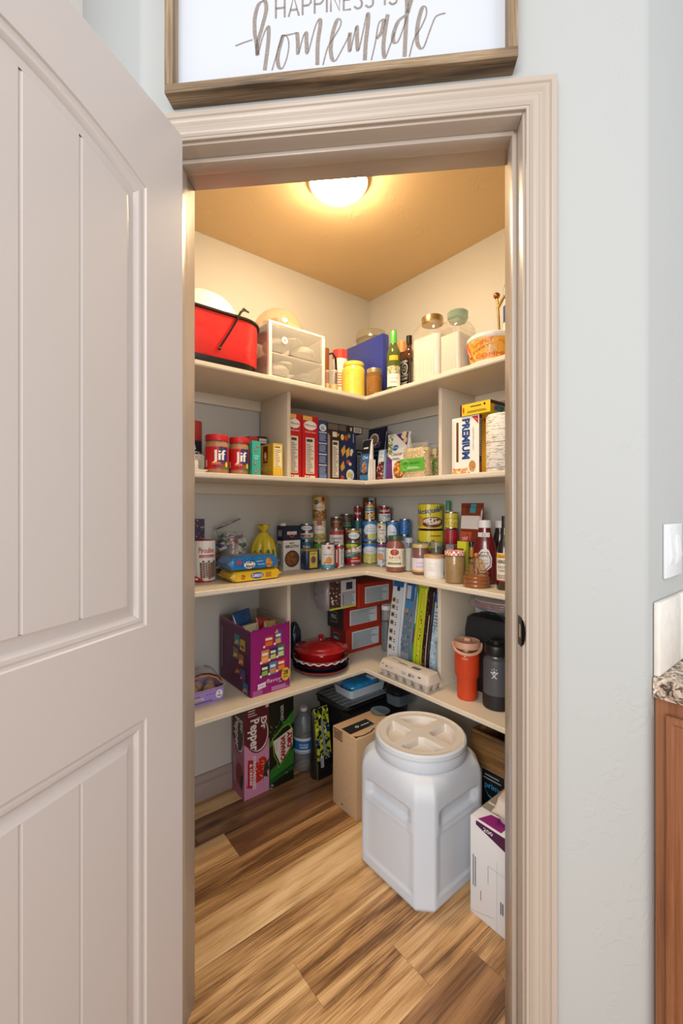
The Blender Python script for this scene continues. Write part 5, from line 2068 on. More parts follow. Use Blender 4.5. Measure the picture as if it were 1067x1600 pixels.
p = Print(dep, h)
p.rect(0, 0, 1, .66, '#c9c6c4').rect(0, .67, 1, 1, '#161b2e').lines(.15, .1, .85, .6, '#4a4a55', 16).rect(.2, .76, .8, .9, '#8a8f9c')
p.on_left(t, -w / 2, dep / 2)
mb = MB()
mb.lathe([(.013, h - .001), (.013, h + .010), (.0115, h + .012), (.001, h + .012)], M('#e9e7e4', .35), 20, cx=-w / 2 + .016, cy=.0)
mb.build('cap', parent=t)

def lab(*spec):
    """a generic wrap: colour bands, an emblem and a picture"""
    bands, emblem, word, wordc, pic = spec

    def fn(p):
        for y0, y1, c in bands:
            p.rect(0, y0, 1, y1, c)
        if emblem:
            p.ell(*emblem)
        if word:
            for wd, y, hh, ww in word:
                p.text(wd, .5, y, hh, wordc, width=ww, bold=.03)
        if pic:
            p.scatter(*pic)
    return fn


def stack(side, d, px0, px1, items, group=None):
    """items from the bottom up: (name, label, cat, ytop, base, print, lid)"""
    z = Z3
    top = None
    for it in items:
        nm, lb, ct, yt, bs_, pr = it[:6]
        loc, r, h, rot = round_fit(px0, px1, yt, Z3, side, d)
        hh = loc.z + h - z
        loc = Vector((loc.x, loc.y, z))
        kw = it[6] if len(it) > 6 else {}
        can(nm, lb, ct, px0, px1, yt, 3, at=(loc, hh, rot), r=kw.get('r', 1) * r, base=bs_, prn=pr, **{k: v for k, v in kw.items() if k not in ('r',)})
        z += hh + .0004


# small flat tins, three high
stack('L', .062, 468.5, 489.5, [
    ('tuna_can', 'flat green and white tin, bottom of the short stack beside the broth carton', 'tin can', 843.5, '#3a6a4c', lab([(0, 1, '#33577a'), (.1, .5, '#cfd8d4')], None, [('TUNA', .55, .3, .4)], '#e6e2d8', (.3, .1, .9, .5, ['#6aa03c', '#2a4a8a'], 12, .003, 1))),
    ('tuna_can', 'flat teal and red tin, middle of the short stack beside the broth carton', 'tin can', 830.5, '#2f7f86', lab([(0, 1, '#d9dcd8'), (0, .35, '#2c8a86')], (.45, .6, .3, .22, '#b82a34', 12), [('crab', .5, .22, .25)], '#f0ece6', None)),
    ('tuna_can', 'flat navy and white tin, top of the short stack beside the broth carton', 'tin can', 818, '#24406e', lab([(0, 1, '#23406f')], (.5, .5, .34, .4, '#dfe2e4', 14), [('TUNA', .38, .26, .4)], '#a82a30', None))])
# nut canisters
nutp = lab([(0, 1, '#c9a24c'), (.0, .42, '#7a4a24')], (.55, .52, .26, .2, '#e6dcc8', 14), [('Cashews', .48, .07, .36)], '#b3272e', (.12, .03, .88, .38, ['#d9a860', '#b5803c', '#8a5426'], 60, .005, 3))
def nut_top(p):
    nutp(p)
    p.ell(.34, .76, .14, .09, '#1d2c4c', 14).rect(.62, .80, .78, 1, '#a3222c').text('Great', .34, .74, .05, '#e8e4dc', width=.2)
def nut_low(p):
    p.rect(0, 0, 1, 1, '#d9c9a4').rect(.38, .78, .62, 1, '#a81f3c').ell(.5, .56, .32, .2, '#e9e2d2', 14).text('Cashews', .5, .54, .07, '#b3272e', width=.42).ell(.5, .2, .4, .16, '#b5863c', 14).scatter(.14, .06, .86, .36, ['#e0bc7c', '#c9984c', '#7a9a3c'], 40, .005, 6)
stack('L', .05, 488.5, 509.5, [
    ('vegetable_can', 'green labelled can under the two nut canisters', 'tin can', 846, '#5a8a3c', lab([(0, 1, '#5c8f3e')], (.5, .5, .3, .3, '#dfe6d0', 12), None, '#fff', None)),
    ('nut_canister', 'lower of two nut canisters, cream with a magenta tab', 'canister', 811.5, '#d9c9a4', nut_low, {'rim': False, 'lidm': M('#c9a04c', .35)}),
    ('nut_canister', 'upper of two nut canisters, mustard with a navy oval', 'canister', 775, '#c9a24c', nut_top, {'rim': False, 'lidm': M('#d9b34c', .35)})])
# flat rectangular tin with a yellow label
loc, rot, w, dep, h = bfit('L', 478, 501, 858, .058, 3, d=.163)
t = thing('sardine_tin', 'squat navy tin with gold lid and square yellow label', 'tin can', loc, rot)
mb = MB()
mb.loft([ring(rrect(w * k, dep * k, .018, 5), z) for k, z in ((.96, 0), (1, .003), (1, h - .008), (.97, h - .006))], M('#1a2c50', .35, coat=.3))
mb.build('tin', parent=t)
mb = MB()
mb.loft([ring(rrect(w * k, dep * k, .018, 5), z) for k, z in ((1.0, h - .008), (1.03, h - .006), (1.03, h - .001), (.98, h))], M('#b8a03c', .35, .6))
mb.build('lid', parent=t)
p = Print(w * .72, h - .016)
p.rect(0, 0, 1, 1, '#1d3560').rect(.14, .02, .86, .98, '#dcc53a').ell(.5, .52, .28, .26, '#b8a888', 18).ell(.5, .52, .24, .2, '#7a4a3c', 14).ell(.5, .56, .16, .1, '#d9c9a0', 10).text('SPAM', .5, .82, .1, '#1d3560', width=.4, bold=.03) if False else p.rect(0, 0, 1, 1, '#1d3560').rect(.14, .02, .86, .98, '#dcc53a').ell(.5, .50, .28, .28, '#b8a888', 18).ell(.5, .50, .22, .2, '#7a4a3c', 14).lines(.25, .84, .75, .93, '#1d3560', 1)
p.on_front(t, -dep / 2, .006)
mb = MB()

def pumpkin(p):
    p.rect(0, 0, 1, 1, '#e4e0dc').rect(0, 0, 1, .16, '#3a9ac0').text('GARBANZO', .5, .57, .05, '#4a4a4c', width=.44, bold=.02).ell(.56, .88, .09, .06, '#c02a34', 12).ell(.56, .34, .16, .16, '#d98a34', 16).ell(.36, .24, .07, .06, '#e0a04a', 10).text('BEANS', .5, .05, .06, '#e4eef2', width=.3)
can('bean_can', 'white and light blue can picturing an orange ball in the front row', 'tin can', 501.5, 522.5, 848, 3, 'L', .19, base='#e4e0dc', prn=pumpkin)
def jbrand(p):
    p.rect(0, 0, 1, 1, '#e0d9d4').rect(0, .88, 1, 1, '#a83238').text("JUANITA'S", .5, .74, .07, '#9c2430', width=.5, bold=.04).text('BRAND', .5, .64, .06, '#3a2a2c', width=.3, bold=.03).ell(.5, .46, .26, .15, '#8c1f2a', 20).rect(.24, .36, .76, .45, '#e0d9d4').text('HOMINY', .5, .30, .07, '#7c3038', width=.4)
stack('L', .115, 514.5, 537, [
    ('hominy_can', 'tall white can with a dark red arch emblem in the second row', 'tin can', 826.5, '#e0d9d4', jbrand),
    ('olive_can', 'dark can with orange lettering on top of the white arch-emblem can', 'tin can', 807.5, '#3a2a20', lab([(0, 1, '#3c2a1e'), (0, .2, '#7a3a24')], (.5, .62, .3, .2, '#5a3a20', 12), [('Libby', .55, .22, .4), ('BEANS', .25, .14, .3)], '#d98a3c', None), {'r': .86})])
can('tomato_paste_can', 'small red and white can with a tiny facts panel in the front row', 'tin can', 522.5, 537.5, 851, 3, 'L', .185, base='#b32430', prn=lambda p: (p.rect(0, 0, 1, 1, '#dcd6d2'), p.rect(.2, 0, .5, 1, '#b3242e'), p.rect(.27, .2, .36, .85, '#e8e2dc'), p.facts(.56, .1, .85, .95, '#cfd8cf', '#4a4a4a', 10), p.rect(0, .92, 1, 1, '#a51f2a')))
# back row along the left wall
stack('L', .048, 531, 551.5, [
    ('corn_can', 'can under the dark green can, hidden behind the slanted-banner can', 'tin can', 826.5, '#7a2430', None),
    ('green_bean_can', 'dark green can in the back row under the middle of the left wall', 'tin can', 803, '#1f4a34', lab([(0, 1, '#1d4a32')], (.5, .7, .30, .16, '#7a3a2c', 14), [('Green', .36, .14, .4), ('BEANS', .16, .14, .5)], '#a8c49a', None))])
stack('L', .055, 552.5, 565.5, [
    ('soup_can', 'teal and white can under a red soup can near the corner', 'tin can', 811.5, '#cfe0dc', lab([(0, 1, '#d4dedc'), (.8, 1, '#2f6a70')], None, [('Broth', .6, .1, .5)], '#1f4a54', (.2, .1, .8, .5, ['#b9925c', '#2c6a70'], 16, .003, 1))),
    ('soup_can', 'small dark red soup can in the back row, third from the corner', 'tin can', 791, '#8c1822', lab([(0, 1, '#8c1822')], None, [("Campbell's", .36, .22, .6)], '#efe6e2', None))])
def embasa(p):
    p.rect(0, 0, 1, 1, '#a51c24').rect(0, .82, 1, 1, '#3a5a2c').poly([(0, .30), (1, .60), (1, .90), (0, .60)], '#e6e2da').poly([(0, .20), (1, .50), (1, .60), (0, .30)], '#2f7a70').text('Embasa', .48, .44, .20, '#1c1a1c', width=.62, bold=.05, rot=.11)
    p.ell(.40, .88, .3, .07, '#b8c44a', 14).ell(.34, .78, .2, .05, '#8fae3c', 12).text('HOMINY', .62, .12, .09, '#efe6e0', width=.42, bold=.03).rect(.45, .28, .70, .32, '#e0b83c').scatter(0, .62, 1, .8, ['#b83a2c', '#c9d06a'], 16, .004, 2)
stack('L', .150, 539, 564.5, [
    ('tomato_can', 'large can with a slanted white banner over red and green', 'tin can', 844.5, '#a51c24', embasa),
    ('chili_can', 'wide can with a blue cloud emblem on top of the slanted-banner can', 'tin can', 826, '#5a2a24', lab([(0, 1, '#4a2a24'), (.82, 1, '#c9983c')], (.55, .48, .30, .34, '#d6e2ea', 18), [('beans', .42, .14, .3)], '#3a6aa0', (.0, .1, .3, .8, ['#b83a2c', '#3a7a3c'], 14, .003, 2)), {'r': .9})])
def gv_corn(p):
    p.rect(0, 0, 1, 1, '#3f7fc0').ell(.5, .62, .40, .24, '#e2e6ea', 22).ell(.12, .86, .1, .1, '#1d4a8a', 12).text('Whole Kernel', .5, .66, .05, '#7a8a9c', width=.4).text('Corn', .5, .56, .07, '#4a6a9a', width=.26)
    p.rect(0, 0, 1, .46, '#d9cf72').scatter(0, 0, 1, .48, ['#e6dc86', '#c9b64c', '#ded27a'], 120, .0045, 3).ell(.5, .62, .36, .16, '#e2e6ea', 20).text('Corn', .5, .56, .08, '#4a6a9a', width=.26)
def gv_pot(p):
    p.rect(0, 0, 1, 1, '#3f7fc0').ell(.55, .58, .36, .30, '#e2e6ea', 22).ell(.14, .72, .1, .13, '#1d4a8a', 12).text('Sliced', .55, .62, .06, '#7a8a9c', width=.3).text('Potatoes', .55, .50, .07, '#4a6a9a', width=.36).ell(.62, .24, .24, .16, '#cfd06a', 16).scatter(.1, .02, .4, .36, ['#6a3a2c', '#8a5a3c'], 10, .006, 2)
stack('L', .148, 566, 590, [
    ('corn_can', 'blue can with yellow corn print standing at the inner bend of the shelf', 'tin can', 846, '#3f7fc0', gv_corn, {'lidm': M('#c9b85a', .3, .8)}),
    ('potato_can', 'blue can with a pale oval on top of the yellow corn can', 'tin can', 812.5, '#3f7fc0', gv_pot),
    ('fruit_can', 'orange and blue can, third tier above the two blue cans', 'tin can', 785, '#c98a3c', lab([(0, 1, '#d9c9a0'), (.80, 1, '#b8442c'), (.52, .76, '#3a86a8')], (.5, .84, .25, .1, '#e0b44c', 12), [('PINTO', .58, .1, .5)], '#f0ece0', (.1, .05, .9, .45, ['#b8702c', '#8a3a24', '#c9a84c'], 30, .004, 3)), {'r': .64})])
t, w, dep, h = carton('baking_carton', 'narrow yellow-brown carton in the very corner topped by blue and white', 'carton', bfit('L', 576, 590, 778, .05, 3, d=.055), '#6a4a20')
p = Print(w, h)
p.rect(0, 0, 1, 1, '#8a6424').rect(0, .9, .6, 1, '#cfd0d8').rect(.1, .92, .5, .96, '#3a4a8a').scatter(0, .6, .7, .9, ['#c9602c', '#3a2a50', '#d9a84c'], 20, .004, 2)
p.on_front(t, -dep / 2)
# right run, from the corner outwards
stack('R', .175, 589, 603.5, [
    ('oatmeal_tin', 'slim can of orange and pale blue by the tall red sauce jar', 'tin can', 848, '#cdd9e2', lab([(0, 1, '#cfdbe4'), (.86, 1, '#7a3a6a')], (.4, .42, .2, .18, '#d9924c', 14), [('Mix', .66, .08, .4)], '#5a7a9a', (.3, .04, .9, .3, ['#c97a3c', '#8a5a34'], 14, .003, 2))),
    ('veggie_tin', 'slim can of red and green print above the pale blue slim can', 'tin can', 815.5, '#d9d4c6', lab([(0, 1, '#dcd8cc'), (.92, 1, '#9ac060')], (.35, .8, .12, .08, '#c83a3c', 10), [('veggie', .62, .08, .5), ('mix', .44, .08, .3)], '#7a3a4a', (.2, .04, .9, .34, ['#c9642c', '#6a9a3c', '#d9b84c'], 22, .003, 4)))])
stack('R', .085, 591.5, 610, [
    ('soup_can', 'bottom can of the stack behind the slim orange and blue can', 'tin can', 848, '#7a1c24', None),
    ('soup_can', 'middle can of the stack behind the slim red and green can', 'tin can', 815.5, '#7a1c24', None),
    ('soup_can', 'dark red and white soup can standing highest on the right wall', 'tin can', 790.5, '#8c1822', lab([(0, 1, '#d9dedc'), (.52, 1, '#86141e')], None, [("Campbell's", .66, .18, .72)], '#efe6e2', (.15, .10, .85, .44, ['#5a9a6c', '#3a7aa8', '#cfe0e0'], 26, .004, 2)))])
bl = lab([(0, 1, '#3273b8'), (.9, 1, '#4a86c6')], (.38, .45, .34, .42, '#dde5ec', 20), [('Tomatoes', .4, .10, .3)], '#5a7aa8', None)
stack('R', .135, 604.5, 623, [
    ('blue_can', 'lower blue can hidden behind the tall red sauce jar', 'tin can', 845, '#3273b8', None),
    ('blue_can', 'blue can with a white cloud emblem above the tall red sauce jar', 'tin can', 813.5, '#3273b8', bl)])
stack('R', .075, 623.5, 641, [
    ('blue_can', 'lower blue can between the red sauce jar and the cocoa tub', 'tin can', 836, '#3273b8', bl),
    ('blue_can', 'plain blue back-turned can, rightmost of the blue cans', 'tin can', 811, '#2c69ac', lab([(0, 1, '#2c69ac')], None, None, '#fff', (.2, .1, .9, .9, ['#9fc0e0', '#5a90c9'], 20, .002, 2)))])
SAUCE = M('#8a2a0e', .45, vary=.3, bscale=120)
def raos(p):
    p.rect(0, 0, 1, 1, '#e6dfcb').ell(.46, .80, .20, .17, '#8c2a24', 22).ell(.46, .80, .16, .12, '#b8503c', 18).rect(.36, .70, .56, .82, '#8c2a24').text("RAO'S", .47, .44, .15, '#a8222c', width=.52, bold=.02).text('HOMEMADE', .47, .34, .04, '#5a4a3c', width=.3).rect(.14, .13, .76, .24, '#5c7344').text('Tomato Basil', .45, .155, .05, '#e8e4d0', width=.44).lines(.84, .1, .98, .9, '#a89c84', 12)
jar('sauce_jar', 'tall jar of red pasta sauce with cream label and dark green lid', 'jar', 603, 632.5, 836, 3, py=895, fill=SAUCE, fill_h=.98, lid='#3c5230', lid_h=.018, neck=.72, shoulder=.22, prn=raos, lab='#e6dfcb', lab_z=(.17, .74), wrap=2.3)
jar('spice_jar', 'slim clear jar of pale seasoning tucked right of the red sauce jar', 'jar', 631.5, 645.5, 840, 3, 'R', .20, fill='#c9c4b4', fill_h=.8, lid='#b8c0c4', lid_h=.02, neck=.9)
def salsa(p):
    p.rect(0, 0, 1, 1, '#dcd2dc').rect(0, 0, 1, .12, '#d9a83c').text('salsa', .5, .62, .12, '#8a7a94', width=.4, shear=.2).lines(.3, .3, .7, .5, '#b8a8c0', 3)
jar('salsa_jar', 'jar of dark salsa with a pale lavender label and gold lid', 'jar', 643.5, 671.5, 848.5, 3, py=899, fill=M('#7a2e18', .45, vary=.4, bscale=140), fill_h=.98, lid='#c9b27a', lid_h=.015, neck=.88, shoulder=.2, prn=salsa, lab='#dcd2dc', lab_z=(.12, .62))
jar('pickle_jar', 'short jar with a grey-gold lid half hidden behind the white candle', 'jar', 672, 692, 846, 3, 'R', .185, fill='#4a4a34', fill_h=.9, lid='#8f8a6c', lid_h=.015, neck=.9)
# white ceramic candle with wood lid
loc, r, h, rot = round_fit(662, 695, 865, Z3, py=905)
t = thing('ceramic_candle', 'round white ceramic candle pot with a flat wooden lid', 'candle', loc, rot)
mb = MB()
mb.lathe([(r * .95, 0), (r, .004), (r, h * .86), (r * .98, h * .88)], M('#e4e2df', .45), 36)
mb.build('pot', parent=t)
mb = MB()
mb.lathe([(r * 1.01, h * .885), (r * 1.01, h * .985), (r * .98, h), (.001, h)], wood_mat('lid_wood', '#d0a674', '#bd8f5c', '#8a623a', scale=3, knots=0, per_object=False), 36)
mb.build('lid', parent=t)
p = Print(r * 1.8, h * .84)
p.rect(.04, .12, .84, .8, '#e9e7e4').rect(.10, .34, .62, .72, '#dad6d2').rect(.115, .36, .605, .70, '#e9e7e4').text('white tea', .36, .50, .05, '#b0aaa4', width=.3).lines(.2, .4, .5, .46, '#c4beb8', 1)
p.on_cyl(t, r, h * .04)
mb = MB()
mb.ball((r * .93, -r * .40, h * .2), .006, .006, .006, M('#1c1a18', .5), 10, 6)
mb.build('black_dot', parent=t)
# mustard jar with gingham lid
def gingham():
    m, nt, b = nodes_mat('gingham')
    tc = nt.nodes.new('ShaderNodeTexCoord')
    ck = nt.nodes.new('ShaderNodeTexChecker')
    ck.inputs['Scale'].default_value = 120
    ck.inputs['Color1'].default_value = (*lin('#c8523c'), 1)
    ck.inputs['Color2'].default_value = (*lin('#e9ddd0'), 1)
    nt.links.new(tc.outputs['Object'], ck.inputs[0])
    nt.links.new(ck.outputs[0], b.inputs['Base Color'])
    b.inputs['Roughness'].default_value = .35
    return m
jar('mustard_jar', 'jar of ochre relish with a red and white checked lid', 'jar', 694.5, 727.5, 859, 3, py=913, fill=M('#9c7424', .5, vary=.25, bscale=120), fill_h=.96, lid_m=gingham(), lid_h=.015, neck=.92, shoulder=.12)
# honey beehive
loc, r, h, rot = round_fit(723, 766, 862, Z3, py=920)
t = thing('honey_jar', 'beehive shaped glass honey jar with honey in its lower half', 'jar', loc, rot)
HON = glass('#b8701c', .5, .03, 1.5)
prof = []
for i in range(7):
    z0 = h * .80 * i / 7
    rr = r * (1 - .0 * i if i < 3 else 1 - .13 * (i - 2.2))
    for q, k in ((0, .93), (.25, .99), (.5, 1.0), (.75, .99)):
        prof.append((rr * k, z0 + h * .80 / 7 * q))
mb = MB()
mb.lathe([(r * .85, 0)] + prof + [(r * .34, h * .82), (r * .20, h * .86)], glass('#f0d2a4', .07, .03, 1.5), 36)
mb.build('body', parent=t)
mb = MB()
hp = [p_ for p_ in prof if p_[1] < h * .36]
mb.lathe([(r * .8, .002)] + [(a * .97, b_ + .001) for a, b_ in hp] + [(.001, h * .36)], M('#8f4c10', .15, coat=.6), 36)
mb.build('honey', parent=t)
mb = MB()
mb.tube([(0, 0, h * .40), (0, 0, h * .88)], .003, M('#b8844c', .5), 8)
mb.ball((0, 0, h * .93), .0095, .0095, .0095, M('#b06a34', .35), 14, 8)
mb.build('dipper', parent=t)
# cocoa tubs
def nesq(p):
    p.rect(0, 0, 1, 1, '#dccb2a').text('Nesquik', .42, .62, .24, '#26407c', width=.74, bold=.06, rot=.12, shear=.2).rect(.76, .74, .88, .94, '#4a8a3c').ell(.56, .26, .34, .22, '#6a3020', 20).ell(.56, .30, .26, .14, '#e0cdb4', 16).scatter(.34, .2, .78, .4, ['#8a4a30', '#5a2a1c', '#e9dcc8'], 20, .006, 2).ell(.18, .30, .13, .24, '#c9904c', 12)
    p.lines(.9, .1, 1, .9, '#b8a83c', 10)
stack('R', .080, 652, 693, [
    ('cocoa_tub', 'yellow chocolate powder tub, the lower of two', 'tub', 826, '#dccb2a', lambda p: (p.rect(0, 0, 1, 1, '#dccb2a'), p.text('Nesquik', .32, .62, .16, '#26407c', width=.6, bold=.06, shear=.2), p.rect(.5, .86, .8, .89, '#b8442c'), p.ell(.80, .6, .16, .05, '#3a8a8c', 12), p.rect(0, 0, 1, .5, '#8a4a2c')), {'rim': False, 'lidm': M('#8c2430', .4)}),
    ('cocoa_tub', 'yellow chocolate powder tub with dark lid, the upper of two', 'tub', 786, '#dccb2a', nesq, {'rim': False, 'lidm': M('#1c1a16', .4), 'r': .95})])
loc, r, h, rot = round_fit(650.5, 694, 782.5, Z3, 'R', .115)
bottle('dressing_bottle', 'slim bottle with a green cap peeking over the yellow-topped jar', 'bottle', 694.5, 706, 782, 3, [(.85, 0), (1, .02), (1, .62), (.6, .80), (.45, .84), (.45, .9)], 'R', .045, mat=M('#c9c4b0', .3), cap=(.86, 1.0, .62, M('#2c8a64', .4)))
stack('R', .125, 694.5, 716, [
    ('jam_jar', 'red jar under the yellow ribbed tin beside the cocoa tubs', 'jar', 825.5, '#8c1a1c', lab([(0, 1, '#8c1a1c'), (.78, 1, '#a3242a')], None, None, '#fff', None), {'rim': False, 'lidm': M('#8c1a24', .4)}),
    ('spice_tin', 'ribbed yellow tin on top of the red jar', 'tin', 800, '#cdb93a', lab([(0, 1, '#d0bb3c'), (.3, .34, '#8a7a2a'), (.62, .66, '#8a7a2a')], None, None, '#fff', (.1, .05, .9, .6, ['#e6d86a', '#b09a30'], 30, .003, 2)))])
def caramel(p):
    p.rect(0, 0, 1, 1, '#7a3018').poly([(0, 0), (.7, 0), (.5, .30), (.62, .62), (0, .62)], '#b8502c').poly([(0, .0), (.55, 0), (.35, .22), (.0, .2)], '#d98a4c').rect(0, .66, 1, .84, '#d6ccc2').poly([(.1, .44), (.40, .60), (.52, .50), (.3, .42)], '#b3222a').text('SYRUP', .3, .50, .05, '#efe6e0', width=.3, rot=.2).rect(.45, .88, .75, 1, '#2f8a94').rect(.2, .88, .45, 1, '#6a2014')
bag('chocolate_chip_bag', 'brown and orange standing bag with a narrow folded top', 'bag', bfit('R', 714.5, 749, 786, .06, 3, d=.155), '#6a2c18', caramel, seed=12)
t, w, dep, h = carton('gelatin_box', 'small grey and maroon box behind the checked-lid jar', 'box', bfit('R', 697, 714, 851, .03, 3, d=.205), '#8a8486')
p = Print(w, h); p.rect(0, 0, 1, 1, '#8a8688').rect(.7, 0, 1, 1, '#6a1c2c').ell(.4, .82, .25, .06, '#c9a0a8', 12).text('JELL', .4, .8, .04, '#4a2a34', width=.3); p.on_front(t, -dep / 2)
t, w, dep, h = carton('yeast_box', 'small bright yellow-green box behind the honey jar', 'box', bfit('R', 714.5, 728, 846, .02, 3, d=.235), '#c4cc2c')
p = Print(w, h); p.rect(0, 0, 1, 1, '#c9d02c').rect(.0, .0, .72, .82, '#8a3a34').lines(.1, .5, .6, .75, '#d9d0a0', 3); p.on_front(t, -dep / 2)
def gmus(p):
    p.rect(0, 0, 1, 1, '#c98a24').rect(0, .42, 1, .72, '#1c1c24').text('GREY', .5, .55, .09, '#e0c070', width=.5)
jar('condiment_jar', 'small amber jar with black band between the yellow box and ketchup', 'jar', 730, 743, 846, 3, 'R', .175, fill='#b5741c', fill_h=.95, lid='#1c1a18', lid_h=.016, neck=.9, prn=gmus, lab_z=(.1, .9))
# ketchup
KET = M('#6a1418', .2, coat=.6)
def ketch(p):
    c = '#e0d9d2'
    p.poly([(.30, .0), (.55, 0), (.95, .22), (.98, .52), (.80, .80), (.66, .86), (.60, .98), (.52, .86), (.36, .80), (.12, .56), (.16, .24)], c).poly([(.34, .06), (.54, .05), (.88, .25), (.90, .50), (.74, .74), (.38, .74), (.20, .54), (.24, .26)], '#4a1418').poly([(.36, .09), (.53, .08), (.84, .27), (.86, .49), (.72, .70), (.40, .70), (.24, .53), (.28, .28)], c)
    p.text('HEINZ', .54, .56, .09, '#3a1a1c', width=.44, bold=.04).text('TOMATO', .54, .42, .05, '#8a2a2c', width=.36).text('KETCHUP', .54, .31, .06, '#8a2a2c', width=.42, bold=.02)
t, r, h = bottle('ketchup_bottle', 'large dark red ketchup bottle with white cap and crest label', 'bottle', 738.5, 775.5, 812, 3, [(.80, 0), (.92, .01), (.97, .04), (1, .35), (.97, .58), (.80, .70), (.58, .78), (.52, .86), (.50, .9)], 'R', .215, mat=KET, sy=.62, cap=(.88, 1.0, .56, M('#e4e0dc', .35)), prn=ketch, lab_z=(.18, .62), wrap=1.6, spin=-.15)
p = Print(r * 1.1, h * .07)
p.rect(0, 0, 1, 1, '#ddd6ce').ell(.5, .5, .14, .4, '#6a1418', 12).ell(.5, .5, .1, .3, '#ddd6ce', 12).text('57', .5, .3, .4, '#6a1418', width=.1)
p.build('neck_label', t, lambda u, v, e: (r * .70 * math.sin((u - p.w / 2) / (r * .7)), -r * .46 * math.cos((u - p.w / 2) / (r * .7)) - e, h * .735 + v), cut=r * .2)
bottle('sauce_bottle', 'dark sauce bottle with a white cap behind the ketchup, at the frame edge', 'bottle', 768, 795, 813, 3, [(.85, 0), (1, .02), (1, .60), (.62, .80), (.55, .88)], 'R', .095, mat=M('#241410', .2, coat=.5), cap=(.88, 1.0, .66, M('#dcd9d6', .35)))
def worc(p):
    p.rect(0, 0, 1, 1, '#e4dac8').rect(0, .82, 1, .97, '#dca32c').text('SAVORY', .36, .845, .06, '#3a2a18', width=.3, bold=.02).text('HEINZ', .34, .64, .12, '#2a2420', width=.42, bold=.05).text('WORCESTER', .36, .46, .09, '#3a342e', width=.46).text('SHIRE', .36, .34, .08, '#3a342e', width=.3).rect(0, .0, 1, .045, '#b3222c').lines(.1, .1, .7, .26, '#8a7a68', 3)
t, r, h = bottle('steak_sauce_bottle', 'dark sauce bottle with black cap and cream label in front at the frame edge', 'bottle', 775.5, 801, 806, 3, [(.92, 0), (1, .012), (1, .46), (.9, .56), (.5, .70), (.33, .78), (.30, .86)], py=923, mat=M('#1d0f0a', .12, coat=.8), cap=(.84, 1.0, .36, M('#1a1816', .4)), prn=worc, lab_z=(.12, .50), wrap=2.5, spin=0)
# ================================================================== lowest shelf
Z4 = SH[4]
# purple produce tray with potatoes
f = bfit('L', 296, 352, 1072, .12, 4, py=1106, pyx=304)
loc, rot, w, dep, h = f
h = .052
t = thing('produce_tray', 'lilac cardboard produce tray at the left end of the lowest shelf', 'tray', loc, rot)
LIL = M('#9c7cc4', .5)
mb = MB()
th_ = .0016
for k in (0,):
    o_ = [ring(rrect(w * q, dep * q, .018, 4), z) for q, z in ((.93, 0), (1, h), (1.09, h + .0005), (1.09, h + .0025), (.985, h + .002), (.92, .004))]
    mb.loft(o_, LIL)
mb.build('tray', parent=t)
mb = MB()
mb.loft([ring(rrect(w * 1.094, dep * 1.094, .02, 4), h + .0027), ring(rrect(w * .99, dep * .99, .018, 4), h + .0028)], M('#d6cdc4', .5), cap=False)
mb.build('flange', parent=t)
p = Print(w * .9, h * .8)
p.rect(0, 0, 1, 1, '#a284ca').text('little', .18, .62, .18, '#2a2030', width=.16).rect(.04, .28, .38, .50, '#d9cfa4').lines(.06, .3, .36, .48, '#2a2030', 2, .4).text('potatoes', .60, .66, .12, '#2a2030', width=.3).lines(.1, .08, .66, .2, '#2a2030', 1, .5).ell(.86, .52, .11, .40, '#e9e6ee', 16).text('5', .86, .58, .2, '#2a2030', width=.05, bold=.04).text('MIN', .86, .3, .16, '#2a2030', width=.12, bold=.04)
def pf(u, v, e):
    return (-w * .45 + u, -dep / 2 * (.932 + .068 * (h * .1 + v) / h) - e - .0002, h * .1 + v)
p.build('label', t, pf)
POT = M('#b58c60', .6, bump=.6, bscale=70, vary=.35)
g = 'potatoes in the lilac tray'
for i, (x, y, z, rx, ry, rz, a, lb) in enumerate([(-.038, -.016, .052, .020, .034, .026, .3, 'brown potato at the left end of the lilac tray'), (.020, -.022, .046, .026, .025, .027, .8, 'brown potato in the front middle of the lilac tray'),
        (-.010, .028, .050, .024, .024, .026, 1.5, 'brown potato at the back of the lilac tray'), (.040, .024, .050, .018, .024, .024, .2, 'small brown potato at the right end of the lilac tray')]):
    mb = MB()
    mb.ball((0, 0, 0), rx, ry, rz, POT, 18, 10, jit=.03)
    wp = Matrix.Rotation(rot, 4, 'Z') @ Vector((x, y, z - .014))
    o = mb.build('potato', loc=(loc.x + wp.x, loc.y + wp.y, Z4 + wp.z), rot=a)
    tag(o, lb, 'potato', g)
# plastic bag with printed band over the potatoes
rnd = random.Random(8)
t = thing('produce_bag', 'torn clear produce bag with an orange and black band over the potatoes', 'plastic bag', (loc.x, loc.y, Z4), rot)
mb = MB()
FLM = glass('#f2eaee', .05, .10, 1.15, .4, 50)
pts = []
rg = []
for k, z in ((1.02, .060), (1.0, .068), (.92, .080), (.72, .095), (.50, .112), (.2, .120)):
    rg.append([Vector((p_[0] * k + rnd.uniform(-.005, .005), p_[1] * k + .008 + rnd.uniform(-.005, .005), z + rnd.uniform(-.004, .004))) for p_ in rrect(w, dep, .04, 4)])
mb.loft(rg, FLM, cap=False)
mb.build('film', parent=t, ang=60)
mb = MB()
arc = [(-.045, .10), (-.02, .104), (.01, .098), (.04, .082), (.060, .058)]
for c_, off in (('#c46a2c', 0), ('#2a2024', .007)):
    rr = [[Vector((x, -.050 + j * .0012, z + off)), Vector((x + .002, -.052 + j * .0012, z + off + .0065))] for j, (x, z) in enumerate(arc)]
    vv = [v for q in rr for v in q]
    mb.add(vv, [(2 * i, 2 * i + 2, 2 * i + 3, 2 * i + 1) for i in range(len(arc) - 1)], M(c_, .4))
mb.build('printed_band', parent=t)

